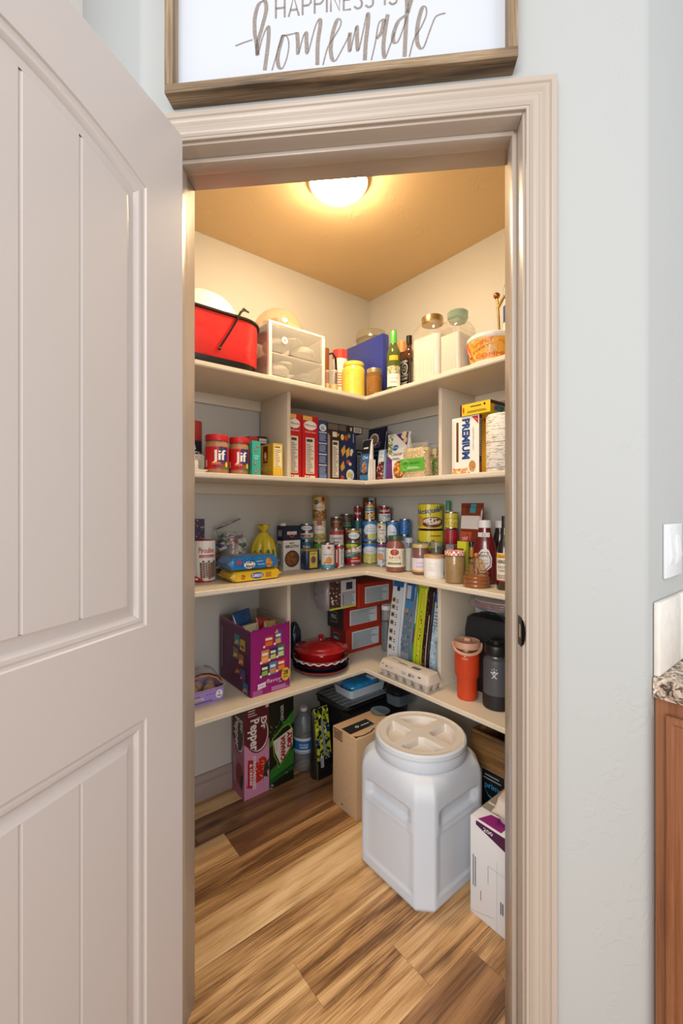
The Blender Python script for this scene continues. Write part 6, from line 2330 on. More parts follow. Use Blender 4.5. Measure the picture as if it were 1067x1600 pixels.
# torn magenta multipack box
loc, rot, w, dep, h = corner_fit('L', 391.5, 452.5, 335, 987, Z4, d=.305)
t = thing('snack_multipack', 'magenta snack variety box torn open at the top on the lowest shelf', 'box', loc, rot)
MAG = M('#8c0a68', .35, coat=.2)
INN = M('#a89a88', .8)
rnd = random.Random(3)
def torn_wall(a, b_, h0, h1, n, seed, m_out, inward):
    r_ = random.Random(seed)
    mb = MB()
    vo, vi = [], []
    for i in range(n + 1):
        q = i / n
        x, y = a[0] + (b_[0] - a[0]) * q, a[1] + (b_[1] - a[1]) * q
        z = h0 + (h1 - h0) * q + r_.uniform(-.004, .004)
        vo += [(x, y, 0), (x, y, z)]
        vi += [(x + inward[0], y + inward[1], 0), (x + inward[0], y + inward[1], z + r_.uniform(-.002, .001))]
    o = len(vo)
    mb.add(vo, [(2 * i, 2 * i + 2, 2 * i + 3, 2 * i + 1) for i in range(n)], m_out)
    mb.add(vi, [(2 * i, 2 * i + 2, 2 * i + 3, 2 * i + 1) for i in range(n)], INN)
    rim = []
    for i in range(n + 1):
        rim += [vo[2 * i + 1], vi[2 * i + 1]]
    mb.add(rim, [(2 * i, 2 * i + 2, 2 * i + 3, 2 * i + 1) for i in range(n)], M('#c9b8a0', .8))
    return mb
c4 = [(-w / 2, -dep / 2), (w / 2, -dep / 2), (w / 2, dep / 2), (-w / 2, dep / 2)]
torn_wall(c4[0], c4[1], h, h + .012, 16, 1, MAG, (0, .002)).build('front_panel', parent=t, smooth=False)
torn_wall(c4[1], c4[2], h + .010, h + .018, 14, 2, MAG, (-.002, 0)).build('side_panel', parent=t, smooth=False)
torn_wall(c4[3], c4[2], h + .012, h + .012, 12, 3, MAG, (0, -.002)).build('back_panel', parent=t, smooth=False)
torn_wall(c4[0], c4[3], h, h + .008, 14, 4, MAG, (.002, 0)).build('side_panel', parent=t, smooth=False)
mb = MB()
mb.box(-w / 2, w / 2, -dep / 2, dep / 2, 0, .002, MAG)
mb.build('bottom_panel', parent=t)
def snackbag(p, x, y, w_, h_, c1, c2, rot=0):
    p.poly([(x, y), (x + w_, y + .01), (x + w_ * 1.03, y + h_), (x + .01, y + h_ * .97)], c1).poly([(x + w_ * .1, y + h_ * .1), (x + w_ * .9, y + h_ * .12), (x + w_ * .85, y + h_ * .5), (x + w_ * .15, y + h_ * .45)], c2).rect(x + w_ * .15, y + h_ * .58, x + w_ * .85, y + h_ * .78, '#e9e2da')
    p.ell(x, y + h_ * .1, .028, .02, '#ece8ee', 12)
p = Print(w, h * .98)
p.rect(0, 0, 1, 1, '#930c6e')
snackbag(p, .33, .72, .24, .19, '#b8202a', '#d9702c')
snackbag(p, .60, .73, .18, .22, '#1f5aa8', '#e0a02c')
snackbag(p, .25, .48, .20, .21, '#d98434', '#e6a868')
snackbag(p, .46, .50, .19, .20, '#1f2f5c', '#cfc86a')
snackbag(p, .66, .52, .19, .20, '#3a7a4a', '#d9cfa0')
snackbag(p, .24, .27, .20, .20, '#1c2a24', '#8fb04a')
snackbag(p, .45, .28, .19, .20, '#3a86b8', '#d98a3c')
snackbag(p, .65, .30, .22, .20, '#c22a24', '#dc8a2c')
p.poly([(.58, .93), (.66, .99), (.69, .92)], '#e0a03c').poly([(.15, .10), (.37, .12), (.35, .155), (.37, .20), (.15, .18), (.17, .14)], '#e4d4e6').text('mix', .26, .135, .03, '#930c6e', width=.12)
p.text('flavor', .57, .165, .062, '#ead8ea', width=.38).text('MIX', .73, .13, .022, '#ead8ea', width=.08)
p.ell(.875, .235, .115, .105, '#dfb43c', 22).text('28', .875, .23, .07, '#2a1a14', width=.12, bold=.06).text('BAGS', .875, .185, .025, '#2a1a14', width=.12, bold=.03)
p.lines(.04, .01, .30, .10, '#c98ac0', 7, .4).lines(.5, .03, .97, .10, '#d9a0d0', 3, .5)
p.on_front(t, -dep / 2)
p = Print(dep, h * .98)
p.rect(0, 0, 1, 1, '#5c0a48')
for i, (x, y, c1, c2) in enumerate([(.50, .70, '#2f8a9a', '#cfc86a'), (.68, .66, '#c9b53a', '#8a4a2c'), (.46, .48, '#8a7a3c', '#d9cfa0'), (.64, .42, '#b8702c', '#e6c89a'), (.54, .24, '#6a2a3c', '#d98a3c'), (.7, .2, '#3a5a9a', '#b83a34'), (.78, .02, '#2f6aa0', '#c98a4c')]):
    p.rect(x, y, x + .16, y + .17, c1).rect(x + .03, y + .03, x + .13, y + .08, c2).ell(x + .02, y + .02, .02, .016, '#e6dfe6', 8)
p.rect(.08, .2, .1, .9, '#b890b0')
p.on_left(t, -w / 2, dep / 2)
boxT, boxloc, boxrot = t, loc, rot
def snack(name, label, x, y, z0, w_, h_, tilt, yaw, c, prn=None, th_=.03):
    wp = Matrix.Rotation(boxrot, 4, 'Z') @ Vector((x, y, 0))
    root = thing(name, label, 'snack bag', (boxloc.x + wp.x, boxloc.y + wp.y, Z4 + z0), (tilt[0], tilt[1], boxrot + yaw), 'snack bags in the magenta box')
    mb = MB()
    rg = []
    r_ = random.Random(len(name) + int(x * 1000))
    for q in (-.5, -.46, -.43, -.25, 0, .25, .43, .46, .5):
        k = max(.04, 1 - (abs(q) / .47) ** 3) if abs(q) < .46 else .04
        rg.append([Vector((p_[0] + r_.uniform(-.001, .001), p_[1] * k + (r_.uniform(-.0015, .0015) if k > .1 else 0), q * h_ + h_ / 2)) for p_ in rrect(w_, th_, th_ * .45, 4)])
    mb.loft(rg, M(c, .2, coat=.6, bump=.4, bscale=60))
    mb.build('bag', parent=root, ang=50)
    if prn:
        p = Print(w_ * .8, h_ * .36, .3, .5)
        prn(p)
        p.on_front(root, -th_ / 2 - .0006, h_ * .34)
def pz(p):
    p.rect(0, 0, 1, 1, '#b58a5a').ell(.5, .55, .3, .3, '#2a2420', 12).ell(.3, .4, .14, .2, '#e0c09a', 8)
snack('snack_bag', 'dark blue snack bag with a tan panel sticking out highest of the box', -.020, .022, .10, .085, .205, (R(-4), R(-7), 0), .1, '#1a4a78', pz)
snack('snack_bag', 'red snack bag lying at the middle of the open box', .016, -.008, .10, .062, .165, (R(-6), R(10), 0), -.1, '#b0242c', None)
snack('snack_bag', 'pale ridged snack bag at the front corner of the open box', -.030, -.045, .10, .07, .160, (R(0), R(-5), 0), .05, '#c9c49a', lambda p: p.lines(0, 0, 1, 1, '#8a8a6a', 12, .4, 0, True))
snack('snack_bag', 'tan and green snack bag at the right of the open box', .040, -.045, .10, .055, .162, (R(2), R(3), 0), -.05, '#b89a5c', lambda p: (p.rect(0, 0, 1, 1, '#d9c48a'), p.rect(.6, 0, 1, 1, '#4a7a4a')))

# stacked pie plates and red casserole
loc, r, h, rot = round_fit(457, 545, 975, Z4, py=1062)
R_ = r
zc = Z4
def dish(name, label, cat, r0, r1, hh, m, z, extra=None, grp=None, flut=0, fl=None):
    t = thing(name, label, cat, (loc.x, loc.y, z), rot, grp)
    mb = MB()
    wob = (lambda a, zz: 1 + (flut * math.sin(a * 22) if zz > hh * .6 else 0)) if flut else None
    mb.lathe([(r0 * .96, 0), (r0, .003), (r1 * .97, hh * .9), (r1, hh), (r1 * .965, hh * .98), (r0 * .95, .006), (.001, .006)], m, 72, cap=False, wob=wob)
    mb.build('dish', parent=t)
    if extra:
        extra(t)
    return t
NAVY = M('#1a2c4c', .25, coat=.5)
TOM = M('#9c1418', .15, coat=.8)
dish('pie_plate', 'dark ceramic pie plate with red trim, bottom of the stack', 'pie plate', R_ * .72, R_ * .98, .026, M('#14181e', .25, coat=.5), zc,
     lambda t: [(lambda mb: (mb.tube([((R_ * .93) * math.cos(2 * PI * i / 60), (R_ * .93) * math.sin(2 * PI * i / 60), .018 + .0012 * (i % 2)) for i in range(60)], .0028, M('#b02a2c', .3, coat=.5), 5, closed=True), mb.build('red_trim', parent=t)))(MB())])
dish('pie_plate', 'navy ceramic pie plate second from the bottom of the stack', 'pie plate', R_ * .76, R_ * 1.0, .028, NAVY, zc + .016)
def ruffle(t):
    mb = MB()
    n = 110
    mb.tube([((R_ * (.94 + .012 * math.sin(i * 2 * PI / n * 20))) * math.cos(2 * PI * i / n), (R_ * (.94 + .012 * math.sin(i * 2 * PI / n * 20))) * math.sin(2 * PI * i / n), .025 + .004 * math.sin(i * 2 * PI / n * 20)) for i in range(n)], .0030, M('#e6e0dc', .3, coat=.4), 6, closed=True)
    mb.build('white_ruffle', parent=t)
dish('pie_dish', 'red ceramic pie dish with a wavy white rim under the casserole', 'pie dish', R_ * .80, R_ * .985, .036, TOM, zc + .034, ruffle)
t = thing('casserole', 'glossy red round casserole with knobbed lid on top of the pie plates', 'casserole', (loc.x, loc.y, zc + .0425), rot)
mb = MB()
q = R_ * .90
mb.lathe([(q * .78, 0), (q * .84, .003), (q * .965, .050), (q * .98, .054), (q * .94, .054), (q * .9, .02), (.001, .018)], TOM, 64, cap=False)
mb.build('bowl', parent=t)
mb = MB()
mb.lathe([(q * .97, .0545), (q * 1.06, .058), (q * 1.03, .063), (q * .86, .068), (q * .83, .0735), (q * .70, .078), (q * .66, .0815), (q * .45, .0855), (q * .42, .0885), (q * .2, .0905), (.001, .091)], TOM, 64)
ld = mb.build('lid', parent=t)
mb = MB()
mb.lathe([(.010, .0905), (.008, .098), (.013, .104), (.0145, .110), (.010, .1135), (.001, .1145)], TOM, 24)
mb.build('knob', parent=ld)
mb = MB()
mb.box(q * .60, q * .60 + .018, -q * .795, -q * .79, .022, .036, M('#9a6a50', .5), mat4=Matrix.Rotation(0, 4, 'Z'))
# dark glass bowl behind
loc2, r2, h2, rot2 = round_fit(449, 470, 950, Z4, 'L', .045)
t = thing('dark_bag', 'dark crumpled plastic bag behind the red casserole', 'bag', loc2, rot2)
mb = MB()
random.seed(5)
mb.ball((0, 0, h2 * .36 + .006), r2 * 1.05, r2, h2 * .36, M('#1c2a3a', .2, coat=.6, bump=1.0, bscale=40), 18, 12, jit=.10)
mb.build('bag', parent=t)

# red boxes in the corner
REDB = '#a02a1c'
zb = Z4
f = corner_fit('L', 540, 597, 515, 984, Z4, d=.15, depth=.125)
def red_front(p):
    p.rect(0, 0, 1, 1, '#a8301c').rect(.16, .14, .90, .84, '#cdd6da').lines(.19, .18, .86, .8, '#4a5c68', 12, .42, .3, False, 5).rect(.44, .14, .455, .84, '#a9b4ba').rect(.66, .14, .675, .84, '#a9b4ba')
def red_side(p, c='#2a1c18'):
    p.rect(0, 0, 1, 1, c).rect(.2, .25, .62, .75, '#8a8c8a').rect(.22, .28, .60, .72, '#2c2a28').text('MEAL', .41, .42, .2, '#c4c4bc', width=.3, bold=.03)
t, w, dep, h = carton('meal_box', 'red frozen-style meal box with a pale facts panel, lowest of the corner stack', 'box', f, REDB, group='red boxes stacked in the shelf corner')
p = Print(w, h); red_front(p); p.on_front(t, -dep / 2)
p = Print(dep, h); red_side(p, '#7a1c14'); p.on_left(t, -w / 2, dep / 2)
h1 = h
f = corner_fit('L', 536.5, 594, 512, 951, Z4 + h1 + .0006, d=.155, depth=.13)
t, w, dep, h = carton('meal_box', 'dark-sided red box with a pale facts panel, second in the corner stack', 'box', f, '#6a1c18', group='red boxes stacked in the shelf corner')
p = Print(w, h); red_front(p); p.rect(0, 0, .15, 1, '#8c1a1c'); p.on_front(t, -dep / 2)
p = Print(dep, h); red_side(p); p.on_left(t, -w / 2, dep / 2)
h2_ = h
f = corner_fit('L', 561.5, 612, 548, 913, Z4 + h1 + h2_ + .0012, d=.20, depth=.17)
t, w, dep, h = carton('meal_box', 'orange-red box with a pale facts panel, top right of the corner stack', 'box', f, '#b03a20', group='red boxes stacked in the shelf corner')
p = Print(w, h); red_front(p); p.on_front(t, -dep / 2)
top3 = Z4 + h1 + h2_ + .0012 + h
f = corner_fit('L', 510, 559, 503, 905, Z4 + h1 + h2_ + .0012, d=.205, depth=.12)
loc, rot, w, dep, h = f
t = thing('rice_cake_bag', 'black and white printed bag lying left of the top red box', 'bag', loc, rot)
mb = MB()
rg = []
rnd = random.Random(17)
for x, k in ((-.5, .1), (-.47, .5), (-.4, .95), (-.1, 1), (.2, 1), (.42, .95), (.47, .6), (.5, .3)):
    rg.append([Vector((x * w + rnd.uniform(-.001, .001), p_[0] + rnd.uniform(-.002, .002), max(.001, h / 2 + p_[1] + rnd.uniform(-.002, .002)))) for p_ in rrect(dep * (.7 + .3 * k), h * k, h * k * .3, 4)])
mb.loft(rg, M('#a09a9c', .25, coat=.4, bump=.4, bscale=60))
mb.build('bag', parent=t, ang=50)
p = Print(w * .84, h * .8)
p.rect(0, 0, .45, 1, '#4a2c24').rect(.42, 0, 1, 1, '#c4c2c6').scatter(0, 0, .4, 1, ['#2a1a18', '#8a6a5a', '#d9d0c4'], 40, .005, 3).rect(.62, .66, .86, .92, '#2c2c30').lines(.46, .05, .98, .6, '#5a5a62', 10, .4, .3).rect(.5, .1, .52, .5, '#2c2c30').lines(0, 0, 1, .06, '#c9c83c', 1, 1, .1)
p.on_front(t, -dep / 2 - .0025, h * .1)
# ------------- glass jar with white lid
jar('flour_jar', 'tall clear glass with a white lid between red boxes and snack pouches', 'jar', 596, 611, 944, 4, 'R', .095, fill='#5c6a70', fill_h=.7, lid='#e0dedc', lid_h=.02, neck=.96, lid_r=.026)

# standing pouches in front of the right wall
def p_a(p):
    p.rect(0, 0, 1, 1, '#d4d8dc').rect(0, .9, 1, 1, '#2464a4').ell(.55, .88, .16, .03, '#2a3440', 12)
    for q in (.18, .27, .36, .46, .55, .64, .72):
        p.rect(.10, q, .44, q + .055, '#b0a080').ell(.27, q + .028, .12, .02, '#5a3a2c', 10).lines(.56, q, .70, q + .05, '#3a3a44', 2)
    p.ell(.4, .07, .24, .04, '#3a6a9a', 12)
def p_b(p):
    p.rect(0, 0, 1, 1, '#6c7c8c').rect(0, .78, 1, 1, '#2a6ab0').rect(.1, .80, .6, .95, '#c4c8cc').ell(.5, .72, .35, .05, '#3a88c0', 12).ell(.3, .66, .2, .03, '#b88a5a', 10).rect(0, .0, 1, .2, '#8a94a0').scatter(0, .2, 1, .65, ['#8a9aaa', '#55656f'], 30, .005, 4)
def p_c(p):
    p.rect(0, 0, 1, 1, '#c9cc2a').poly([(0, .1), (.22, .1), (.26, .95), (0, .95)], '#4a9a44').poly([(0, .30), (.16, .35), (.14, .52), (0, .5)], '#7a2a7a').lines(.04, .55, .2, .9, '#e9f0e4', 2, .6, .2, True).rect(.55, .05, .6, .9, '#8a9a20').scatter(.64, .2, .95, .7, ['#b8402c', '#2a2a20', '#e6e04a'], 24, .004, 2)
def p_d(p):
    p.rect(0, 0, 1, 1, '#2c1a1a').lines(.58, .1, .72, .7, '#c9bca8', 1, .9, .1, True).scatter(.05, .1, .45, .9, ['#5a3a24', '#8a6a3c', '#3a2420'], 30, .004, 5).text('PIE', .68, .03, .03, '#c9b83c', width=.4, bold=.03)
def p_e(p):
    p.rect(0, 0, 1, 1, '#a9bccb').rect(0, .86, 1, 1, '#1f5aa0').rect(.3, .80, .95, .87, '#1c1c20').text('NUT', .6, .815, .035, '#d9c42c', width=.4, bold=.03).rect(0, .6, 1, .612, '#6a7a88').lines(.1, .63, .9, .78, '#5a6a7a', 4, .3).scatter(0, .1, 1, .6, ['#c2d2de', '#8fa6b8'], 40, .006, 4).rect(.2, .05, .9, .10, '#2a4a78')
bag('snack_pouch', 'tall white pouch with a column of small photos, leftmost of the standing pouches', 'pouch', bfit('R', 604, 623.3, 903, .11, 4, d=.225), '#cfd3d8', p_a, seed=21, puff=.3)
bag('snack_pouch', 'silver-blue crumpled pouch second from left of the standing pouches', 'pouch', bfit('R', 625, 640.5, 908, .11, 4, d=.225), '#70808f', p_b, seed=22, puff=.3)
bag('snack_pouch', 'bright yellow-green pouch in the middle of the standing pouches', 'pouch', bfit('R', 642, 656.5, 912, .11, 4, d=.225), '#c4c828', p_c, seed=23, puff=.3)
bag('snack_pouch', 'dark brown pouch with a vertical white word beside the yellow pouch', 'pouch', bfit('R', 658, 669, 918, .11, 4, d=.225), '#2a1a1a', p_d, seed=24, puff=.3)
bag('snack_pouch', 'pale blue foil pouch against the right divider', 'pouch', bfit('R', 670.5, 681.5, 922, .11, 4, d=.225), '#9fb4c4', p_e, seed=25, puff=.3)

# egg carton
PULP = M('#cdc2b8', .85, bump=.5, bscale=240, vary=.05)
f = bfit('R', 592, 668, 1021, .085, 4, d=.350)
loc, rot, w, dep, h = f
def egg_carton(name, label, loc, rot, w, dep, prn=None, n=6, cat='egg carton'):
    t = thing(name, label, cat, loc, rot)
    mb = MB()
    pw = w / n
    for j in (0, 1):
        for i in range(n):
            cx_, cy_ = -w / 2 + pw * (i + .5), -dep / 4 + j * dep / 2
            mb.loft([ring(rrect(pw * k, dep / 2 * k2, pw * .22, 3, cx_, cy_), z) for k, k2, z in ((.48, .5, 0), (.56, .58, .002), (.86, .90, .030), (.96, .98, .034))], PULP)
    mb.box(-w / 2 - .006, w / 2 + .006, -dep / 2 - .006, dep / 2 + .006, .033, .0365, PULP, bev=.001)
    mb.build('tray', parent=t)
    mb = MB()
    mb.loft([ring(rrect(w * k + e, dep * k2 + e, .014, 4), z) for k, k2, e, z in ((1, 1, .008, .037), (1, 1, .006, .042), (.985, .95, 0, .058), (.965, .84, 0, .068), (.93, .72, 0, .0705))], PULP)
    ld = mb.build('lid', parent=t)
    if prn:
        prn(t, ld, w, dep)
    return t
def epr(t, ld, w, dep):
    p = Print(w * .9, .024, .8)
    p.ell(.14, .5, .025, .3, '#7a7276', 12).text('LARGE', .24, .4, .28, '#5a5458', width=.10).text('FARM', .54, .55, .22, '#5a5458', width=.10).lines(.50, .2, .62, .45, '#6a6468', 2).rect(.65, .1, .71, .9, '#8a8488').lines(.655, .15, .705, .85, '#4a4448', 5, .5, .1).rect(.725, .2, .78, .85, '#9a9498').poly([(.84, .75), (.88, .95), (.92, .85), (.9, .6)], '#2a2420').poly([(.02, .75), (.05, 1), (.07, .8)], '#2a2420')
    def fn(u, v, e):
        q = v / .024
        y0, y1 = -(dep + .006) / 2, -(dep * .95) / 2
        return (-w * .45 + u, y0 + (y1 - y0) * q - e - .0003, .0425 + v * .63)
    p.build('label', ld, fn)
    p = Print(w * .86, dep * .6, .8)
    p.rect(.62, .2, .80, .62, '#4a4a58').rect(.63, .25, .79, .55, '#5a5a68').lines(.3, .25, .55, .5, '#5a5458', 2, .5).lines(.05, .6, .3, .75, '#8a8488', 1, .6)
    p.on_top(ld, .0706, -w * .43, -dep * .34)
egg_carton('egg_carton', 'grey pulp carton for a dozen eggs lying along the shelf front', loc, rot, w, dep, epr)

# orange tumbler
loc, r, h, rot = round_fit(709.5, 750.5, 989, Z4, py=1098)
ORG = M('#c8401c', .4)
PCH = M('#c9967c', .45)
t = thing('tumbler', 'orange-red insulated tumbler with a peach flip lid and carry loop', 'tumbler', loc, rot)
mb = MB()
mb.lathe([(r * .72, 0), (r * .78, .003), (r * .80, h * .32), (r * .86, h * .36), (r * .96, h * .40), (r * .97, h * .78)], ORG, 40)
mb.build('body', parent=t)
mb = MB()
mb.lathe([(r * .93, h * .78), (r * .93, h * .835)], M('#a89484', .25, 1.0), 40, cap=False)
mb.build('steel_band', parent=t)
mb = MB()
mb.lathe([(r * 1.0, h * .835), (r * 1.02, h * .84), (r * 1.02, h * .925), (r * .97, h * .94), (r * .90, h * .93), (.001, h * .93)], PCH, 40)
ld = mb.build('lid', parent=t)
mb = MB()
mb.box(-.012, .012, -.012, .018, h * .93, h * .985, PCH, bev=.003)
mb.build('spout', parent=ld)
mb = MB()
ha = [(r * 1.08 * math.cos(a), r * 1.08 * math.sin(a) * (1), h * (.86 if abs(math.sin(a)) < .2 else .86 - .09 * abs(math.sin(a)))) for a in [PI + PI * i / 16 for i in range(17)]]
mb.tube(ha, .0062, PCH, 10)
for s_ in (-1, 1):
    mb.lathe([(.012, 0), (.012, .006)], PCH, 14, mat4=Matrix.Translation((s_ * r * 1.02, 0, h * .865)) @ Matrix.Rotation(s_ * PI / 2, 4, 'Y'))
mb.build('carry_loop', parent=t)
p = Print(r * .9, h * .12)
p.ell(.3, .7, .10, .25, '#e0b8a4', 12).text('STANLEY', .3, .15, .22, '#e0b8a4', width=.5, bold=.03)
p.on_cyl(t, r * .975, h * .66, name='logo')
# grey flask
loc, r, h, rot = round_fit(753, 799, 992, Z4, py=1113)
t = thing('water_bottle', 'dark grey insulated water bottle with black lid and black boot', 'water bottle', loc, rot)
mb = MB()
GRY = M('#4c4e53', .45, bump=.1, bscale=900)
mb.lathe([(r * .90, .03), (r * .93, h * .20), (r * .93, h * .66), (r * .88, h * .715), (r * .70, h * .745)], GRY, 40)
mb.build('body', parent=t)
mb = MB()
mb.lathe([(r * .86, 0), (r * .95, .004), (r * .97, .02), (r * .97, h * .21), (r * .94, h * .212)], M('#1b1a1c', .55), 40)
mb.build('boot', parent=t)
mb = MB()
mb.lathe([(r * .72, h * .745), (r * .72, h * .775)], M('#b0aca8', .25, 1.0), 36, cap=False)
mb.build('steel_band', parent=t)
mb = MB()
mb.lathe([(r * .80, h * .775), (r * .84, h * .79), (r * .84, h * .90), (r * .80, h * .92), (r * .5, h * .935), (.001, h * .94)], M('#161517', .4), 36)
ld = mb.build('lid', parent=t)
mb = MB()
mb.lathe([(r * .46, h * .935), (r * .46, h * .975), (r * .40, h * .99), (.001, h * .992)], M('#161517', .4), 30)
mb.build('drink_cap', parent=ld)
p = Print(r * 1.1, h * .16)
W_ = '#d6d4d4'
cxm = .36
for a_, b__ in (((.22, .06), (.50, .52)), ((.50, .06), (.22, .52))):
    dx, dy = b__[0] - a_[0], b__[1] - a_[1]
    p.poly([(a_[0] - .035, a_[1]), (a_[0] + .035, a_[1]), (b__[0] + .035, b__[1]), (b__[0] - .035, b__[1])], W_)
for x_ in (.20, .36, .52):
    p.ell(x_, .60 + (.06 if x_ == .36 else 0), .07, .06, W_, 10)
p.poly([(.28, .52), (.44, .52), (.36, .82)], W_).ell(.24, .86, .03, .05, W_, 8).ell(.48, .86, .03, .05, W_, 8).ell(.36, .94, .03, .05, W_, 8)
p.on_cyl(t, r * .93, h * .46, name='logo')
# black lunch case and bagged cups behind
f = bfit('R', 722, 800, 968, .10, 4, d=.165)
loc, rot, w, dep, h = f
t = thing('lunch_case', 'soft black lunch case behind the orange tumbler', 'case', loc, rot)
mb = MB()
BL = M('#15151a', .6, bump=.3, bscale=200)
mb.loft([ring(rrect(w * k, dep * k, .03, 5), z) for k, z in ((.94, 0), (1, .01), (1, h * .8), (.93, h * .96), (.8, h))], BL)
mb.build('case', parent=t)
mb = MB()
mb.tube([(-w * .25, -.01, h - .002), (-w * .22, -.01, h + .012), (0, -.01, h + .020), (w * .22, -.01, h + .012), (w * .25, -.01, h - .002)], .004, BL, 8)
mb.build('handle', parent=t)
hz = loc.z + h + .001
t = thing('cup_bag', 'clear plastic bag of stacked lids with red and teal rims on the black case', 'plastic bag', (loc.x, loc.y, hz + .016), rot)
for i, (c, rr, z) in enumerate([('#1f7f98', .085, .016), ('#a01c24', .088, .026), ('#8a3a6a', .084, .036), ('#c9bdb4', .08, .045)]):
    mb = MB()
    mb.lathe([(rr * .7, z - .006), (rr, z), (rr, z + .004), (rr * .8, z + .005), (.001, z + .004)], M(c, .3, coat=.4), 32, sy=.5)
    mb.build('cup_lid', parent=t)
rnd = random.Random(2)
mb = MB()
rg = []
for k, z in ((.85, .012), (1.1, .02), (1.15, .04), (1.0, .058), (.6, .066), (.2, .068)):
    rg.append([Vector((.092 * k * math.cos(2 * PI * i / 22) + rnd.uniform(-.005, .005), .048 * k * math.sin(2 * PI * i / 22) + rnd.uniform(-.004, .004), z + rnd.uniform(-.004, .004))) for i in range(22)])
mb.loft(rg, glass('#e6dcdc', .2, .08, 1.6, 1.0, 45), cap=False)
mb.build('film', parent=t, ang=60)
# ================================================================== on the floor
f = corner_fit('L', 381.5, 420.5, 360, 1106, 0, py=1252)
loc, rot, w, dep, h = f
h = .40
def pepper_shape(p, cxf, flip=1):
    pass
t = thing('soda_carton', 'pink and maroon strawberry soda twelve-pack standing on end', 'soda carton', loc, rot)
mb = MB()
mb.box(-w / 2, w / 2, -dep / 2, dep / 2, 0, h, M('#c98aa4', .35, coat=.2), bev=.0015)
mb.build('carton', parent=t)
def vtext(p, s_, cx_, y0, y1, wd, c, bold=.04, down=True):
    """a word running down the sheet"""
    vs_, fs_, x0_, x1_, y1_ = text_mesh(s_, bold)
    kk = (y1 - y0) * p.h / (x1_ - x0_)
    kw = wd * p.w / .70
    pts = [(cx_ * p.w - wd * p.w / 2 + vy * kw, y1 * p.h - (vx - x0_) * kk) for vx, vy in vs_]
    if not down:
        pts = [(cx_ * p.w + wd * p.w / 2 - vy * kw, y0 * p.h + (vx - x0_) * kk) for vx, vy in vs_]
    p.n += 1
    p.sh.append((pts, fs_, M(c, p.rough), p.n))
def drp(p, side=False):
    pk = '#d28fb0' if not side else '#b06a8a'
    mr = '#5c1622' if not side else '#3c1420'
    p.rect(0, 0, 1, 1, pk).poly([(0, .60), (.25, .52), (1, .58), (1, 1), (0, 1)], mr)
    p.ell(.52, .665, .47, .205, mr, 30, rot=.12 if not side else 0).ell(.53, .665, .43, .19, '#e3d8d6', 30, rot=.12).ell(.50, .672, .42, .183, mr, 30, rot=.12)
    vtext(p, 'Dr', .78, .70, .84, .22, '#ece4e0', .035)
    vtext(p, 'Pepper', .42, .50, .84, .34, '#ece4e0', .03)
    if side:
        return
    p.ell(.62, .27, .27, .135, '#c22420', 26, rot=-.3).scatter(.40, .18, .86, .38, ['#e8cf8a'], 22, .0022, 6, 1.4).poly([(.80, .30), (1, .36), (.96, .30), (1, .24), (.90, .22), (.95, .15), (.80, .18), (.70, .13), (.78, .22)], '#1f3a26')
    p.poly([(.08, .13), (.30, .10), (.36, .40), (.14, .42)], '#b3202a')
    vtext(p, '& CREAM', .26, .14, .37, .09, '#f0e8e8', .03)
    vtext(p, 'STRAWBERRIES', .40, .08, .44, .11, '#ecdde6', .03)
    p.lines(.14, .88, .5, .96, '#d9c4c4', 3, .4, .3).rect(.84, .93, .97, .98, '#d9c9c8').lines(.1, .14, .13, .4, '#d9a8c0', 1, .8, 0, True)
p = Print(w, h); drp(p); p.on_front(t, -dep / 2)
p = Print(dep, h)
drp(p, True)
p.ell(.62, .24, .30, .12, '#8a2a20', 22).poly([(.70, .22), (.95, .28), (.9, .16), (.8, .08), (.66, .12)], '#1a2c20').lines(.12, .12, .32, .42, '#c9b0b4', 2, .6, .1, True)
p.on_left(t, -w / 2, dep / 2)
# green carton
f = corner_fit('L', 421.5, 458.5, 400, 1106, 0, d=(CORNER - on_floor(381.5, 1252, 0)).dot(D2), depth=dep)
loc, rot, w, dep, h = f
h = .40
t = thing('soda_carton', 'green and black ginger ale twelve-pack standing on end', 'soda carton', loc, rot)
mb = MB()
mb.box(-w / 2, w / 2, -dep / 2, dep / 2, 0, h, M('#1a2a1c', .35, coat=.2), bev=.0015)
mb.build('carton', parent=t)
p = Print(w, h)
p.rect(0, 0, 1, 1, '#141a14').poly([(0, .52), (1, .80), (1, .66), (0, .46)], '#3a8a2c').poly([(0, .10), (1, .18), (1, .36), (0, .20)], '#2f7a2c').poly([(0, .05), (1, .12), (1, .16), (0, .10)], '#1f5a24').scatter(0, .5, .9, .72, ['#5aa83c', '#7abf4a', '#2f7a2a'], 50, .003, 3)
sh_ = [(.10, .56), (.22, .575), (.52, .64), (.80, .66), (.97, .58), (.97, .40), (.80, .34), (.62, .28), (.36, .20), (.30, .27), (.16, .36)]
p.poly(sh_, '#a8c43c').poly([(.5 + (x - .5) * .94, .44 + (y - .44) * .96) for x, y in sh_], '#14321c').poly([(.14, .52), (.30, .535), (.92, .60), (.94, .42), (.78, .36), (.60, .30), (.42, .24), (.34, .30), (.22, .38)], '#e4dfd4').poly([(.2, .545), (.75, .63), (.85, .60), (.3, .54)], '#101810')
vtext(p, 'CANADA', .54, .265, .545, .17, '#a81f34', .07, down=False)
vtext(p, 'DRY', .82, .39, .575, .17, '#a81f34', .07, down=False)
vtext(p, 'GINGER', .50, .72, .90, .12, '#cfd6cc', .02, down=False)
p.text('12', .12, .02, .035, '#e0ddd4', width=.14, bold=.05, rot=1.2).text('12', .68, .10, .02, '#a8b8a0', width=.12)
vtext(p, 'soda', .26, .40, .50, .05, '#8aa08a', 0, down=False)
p.on_front(t, -dep / 2)
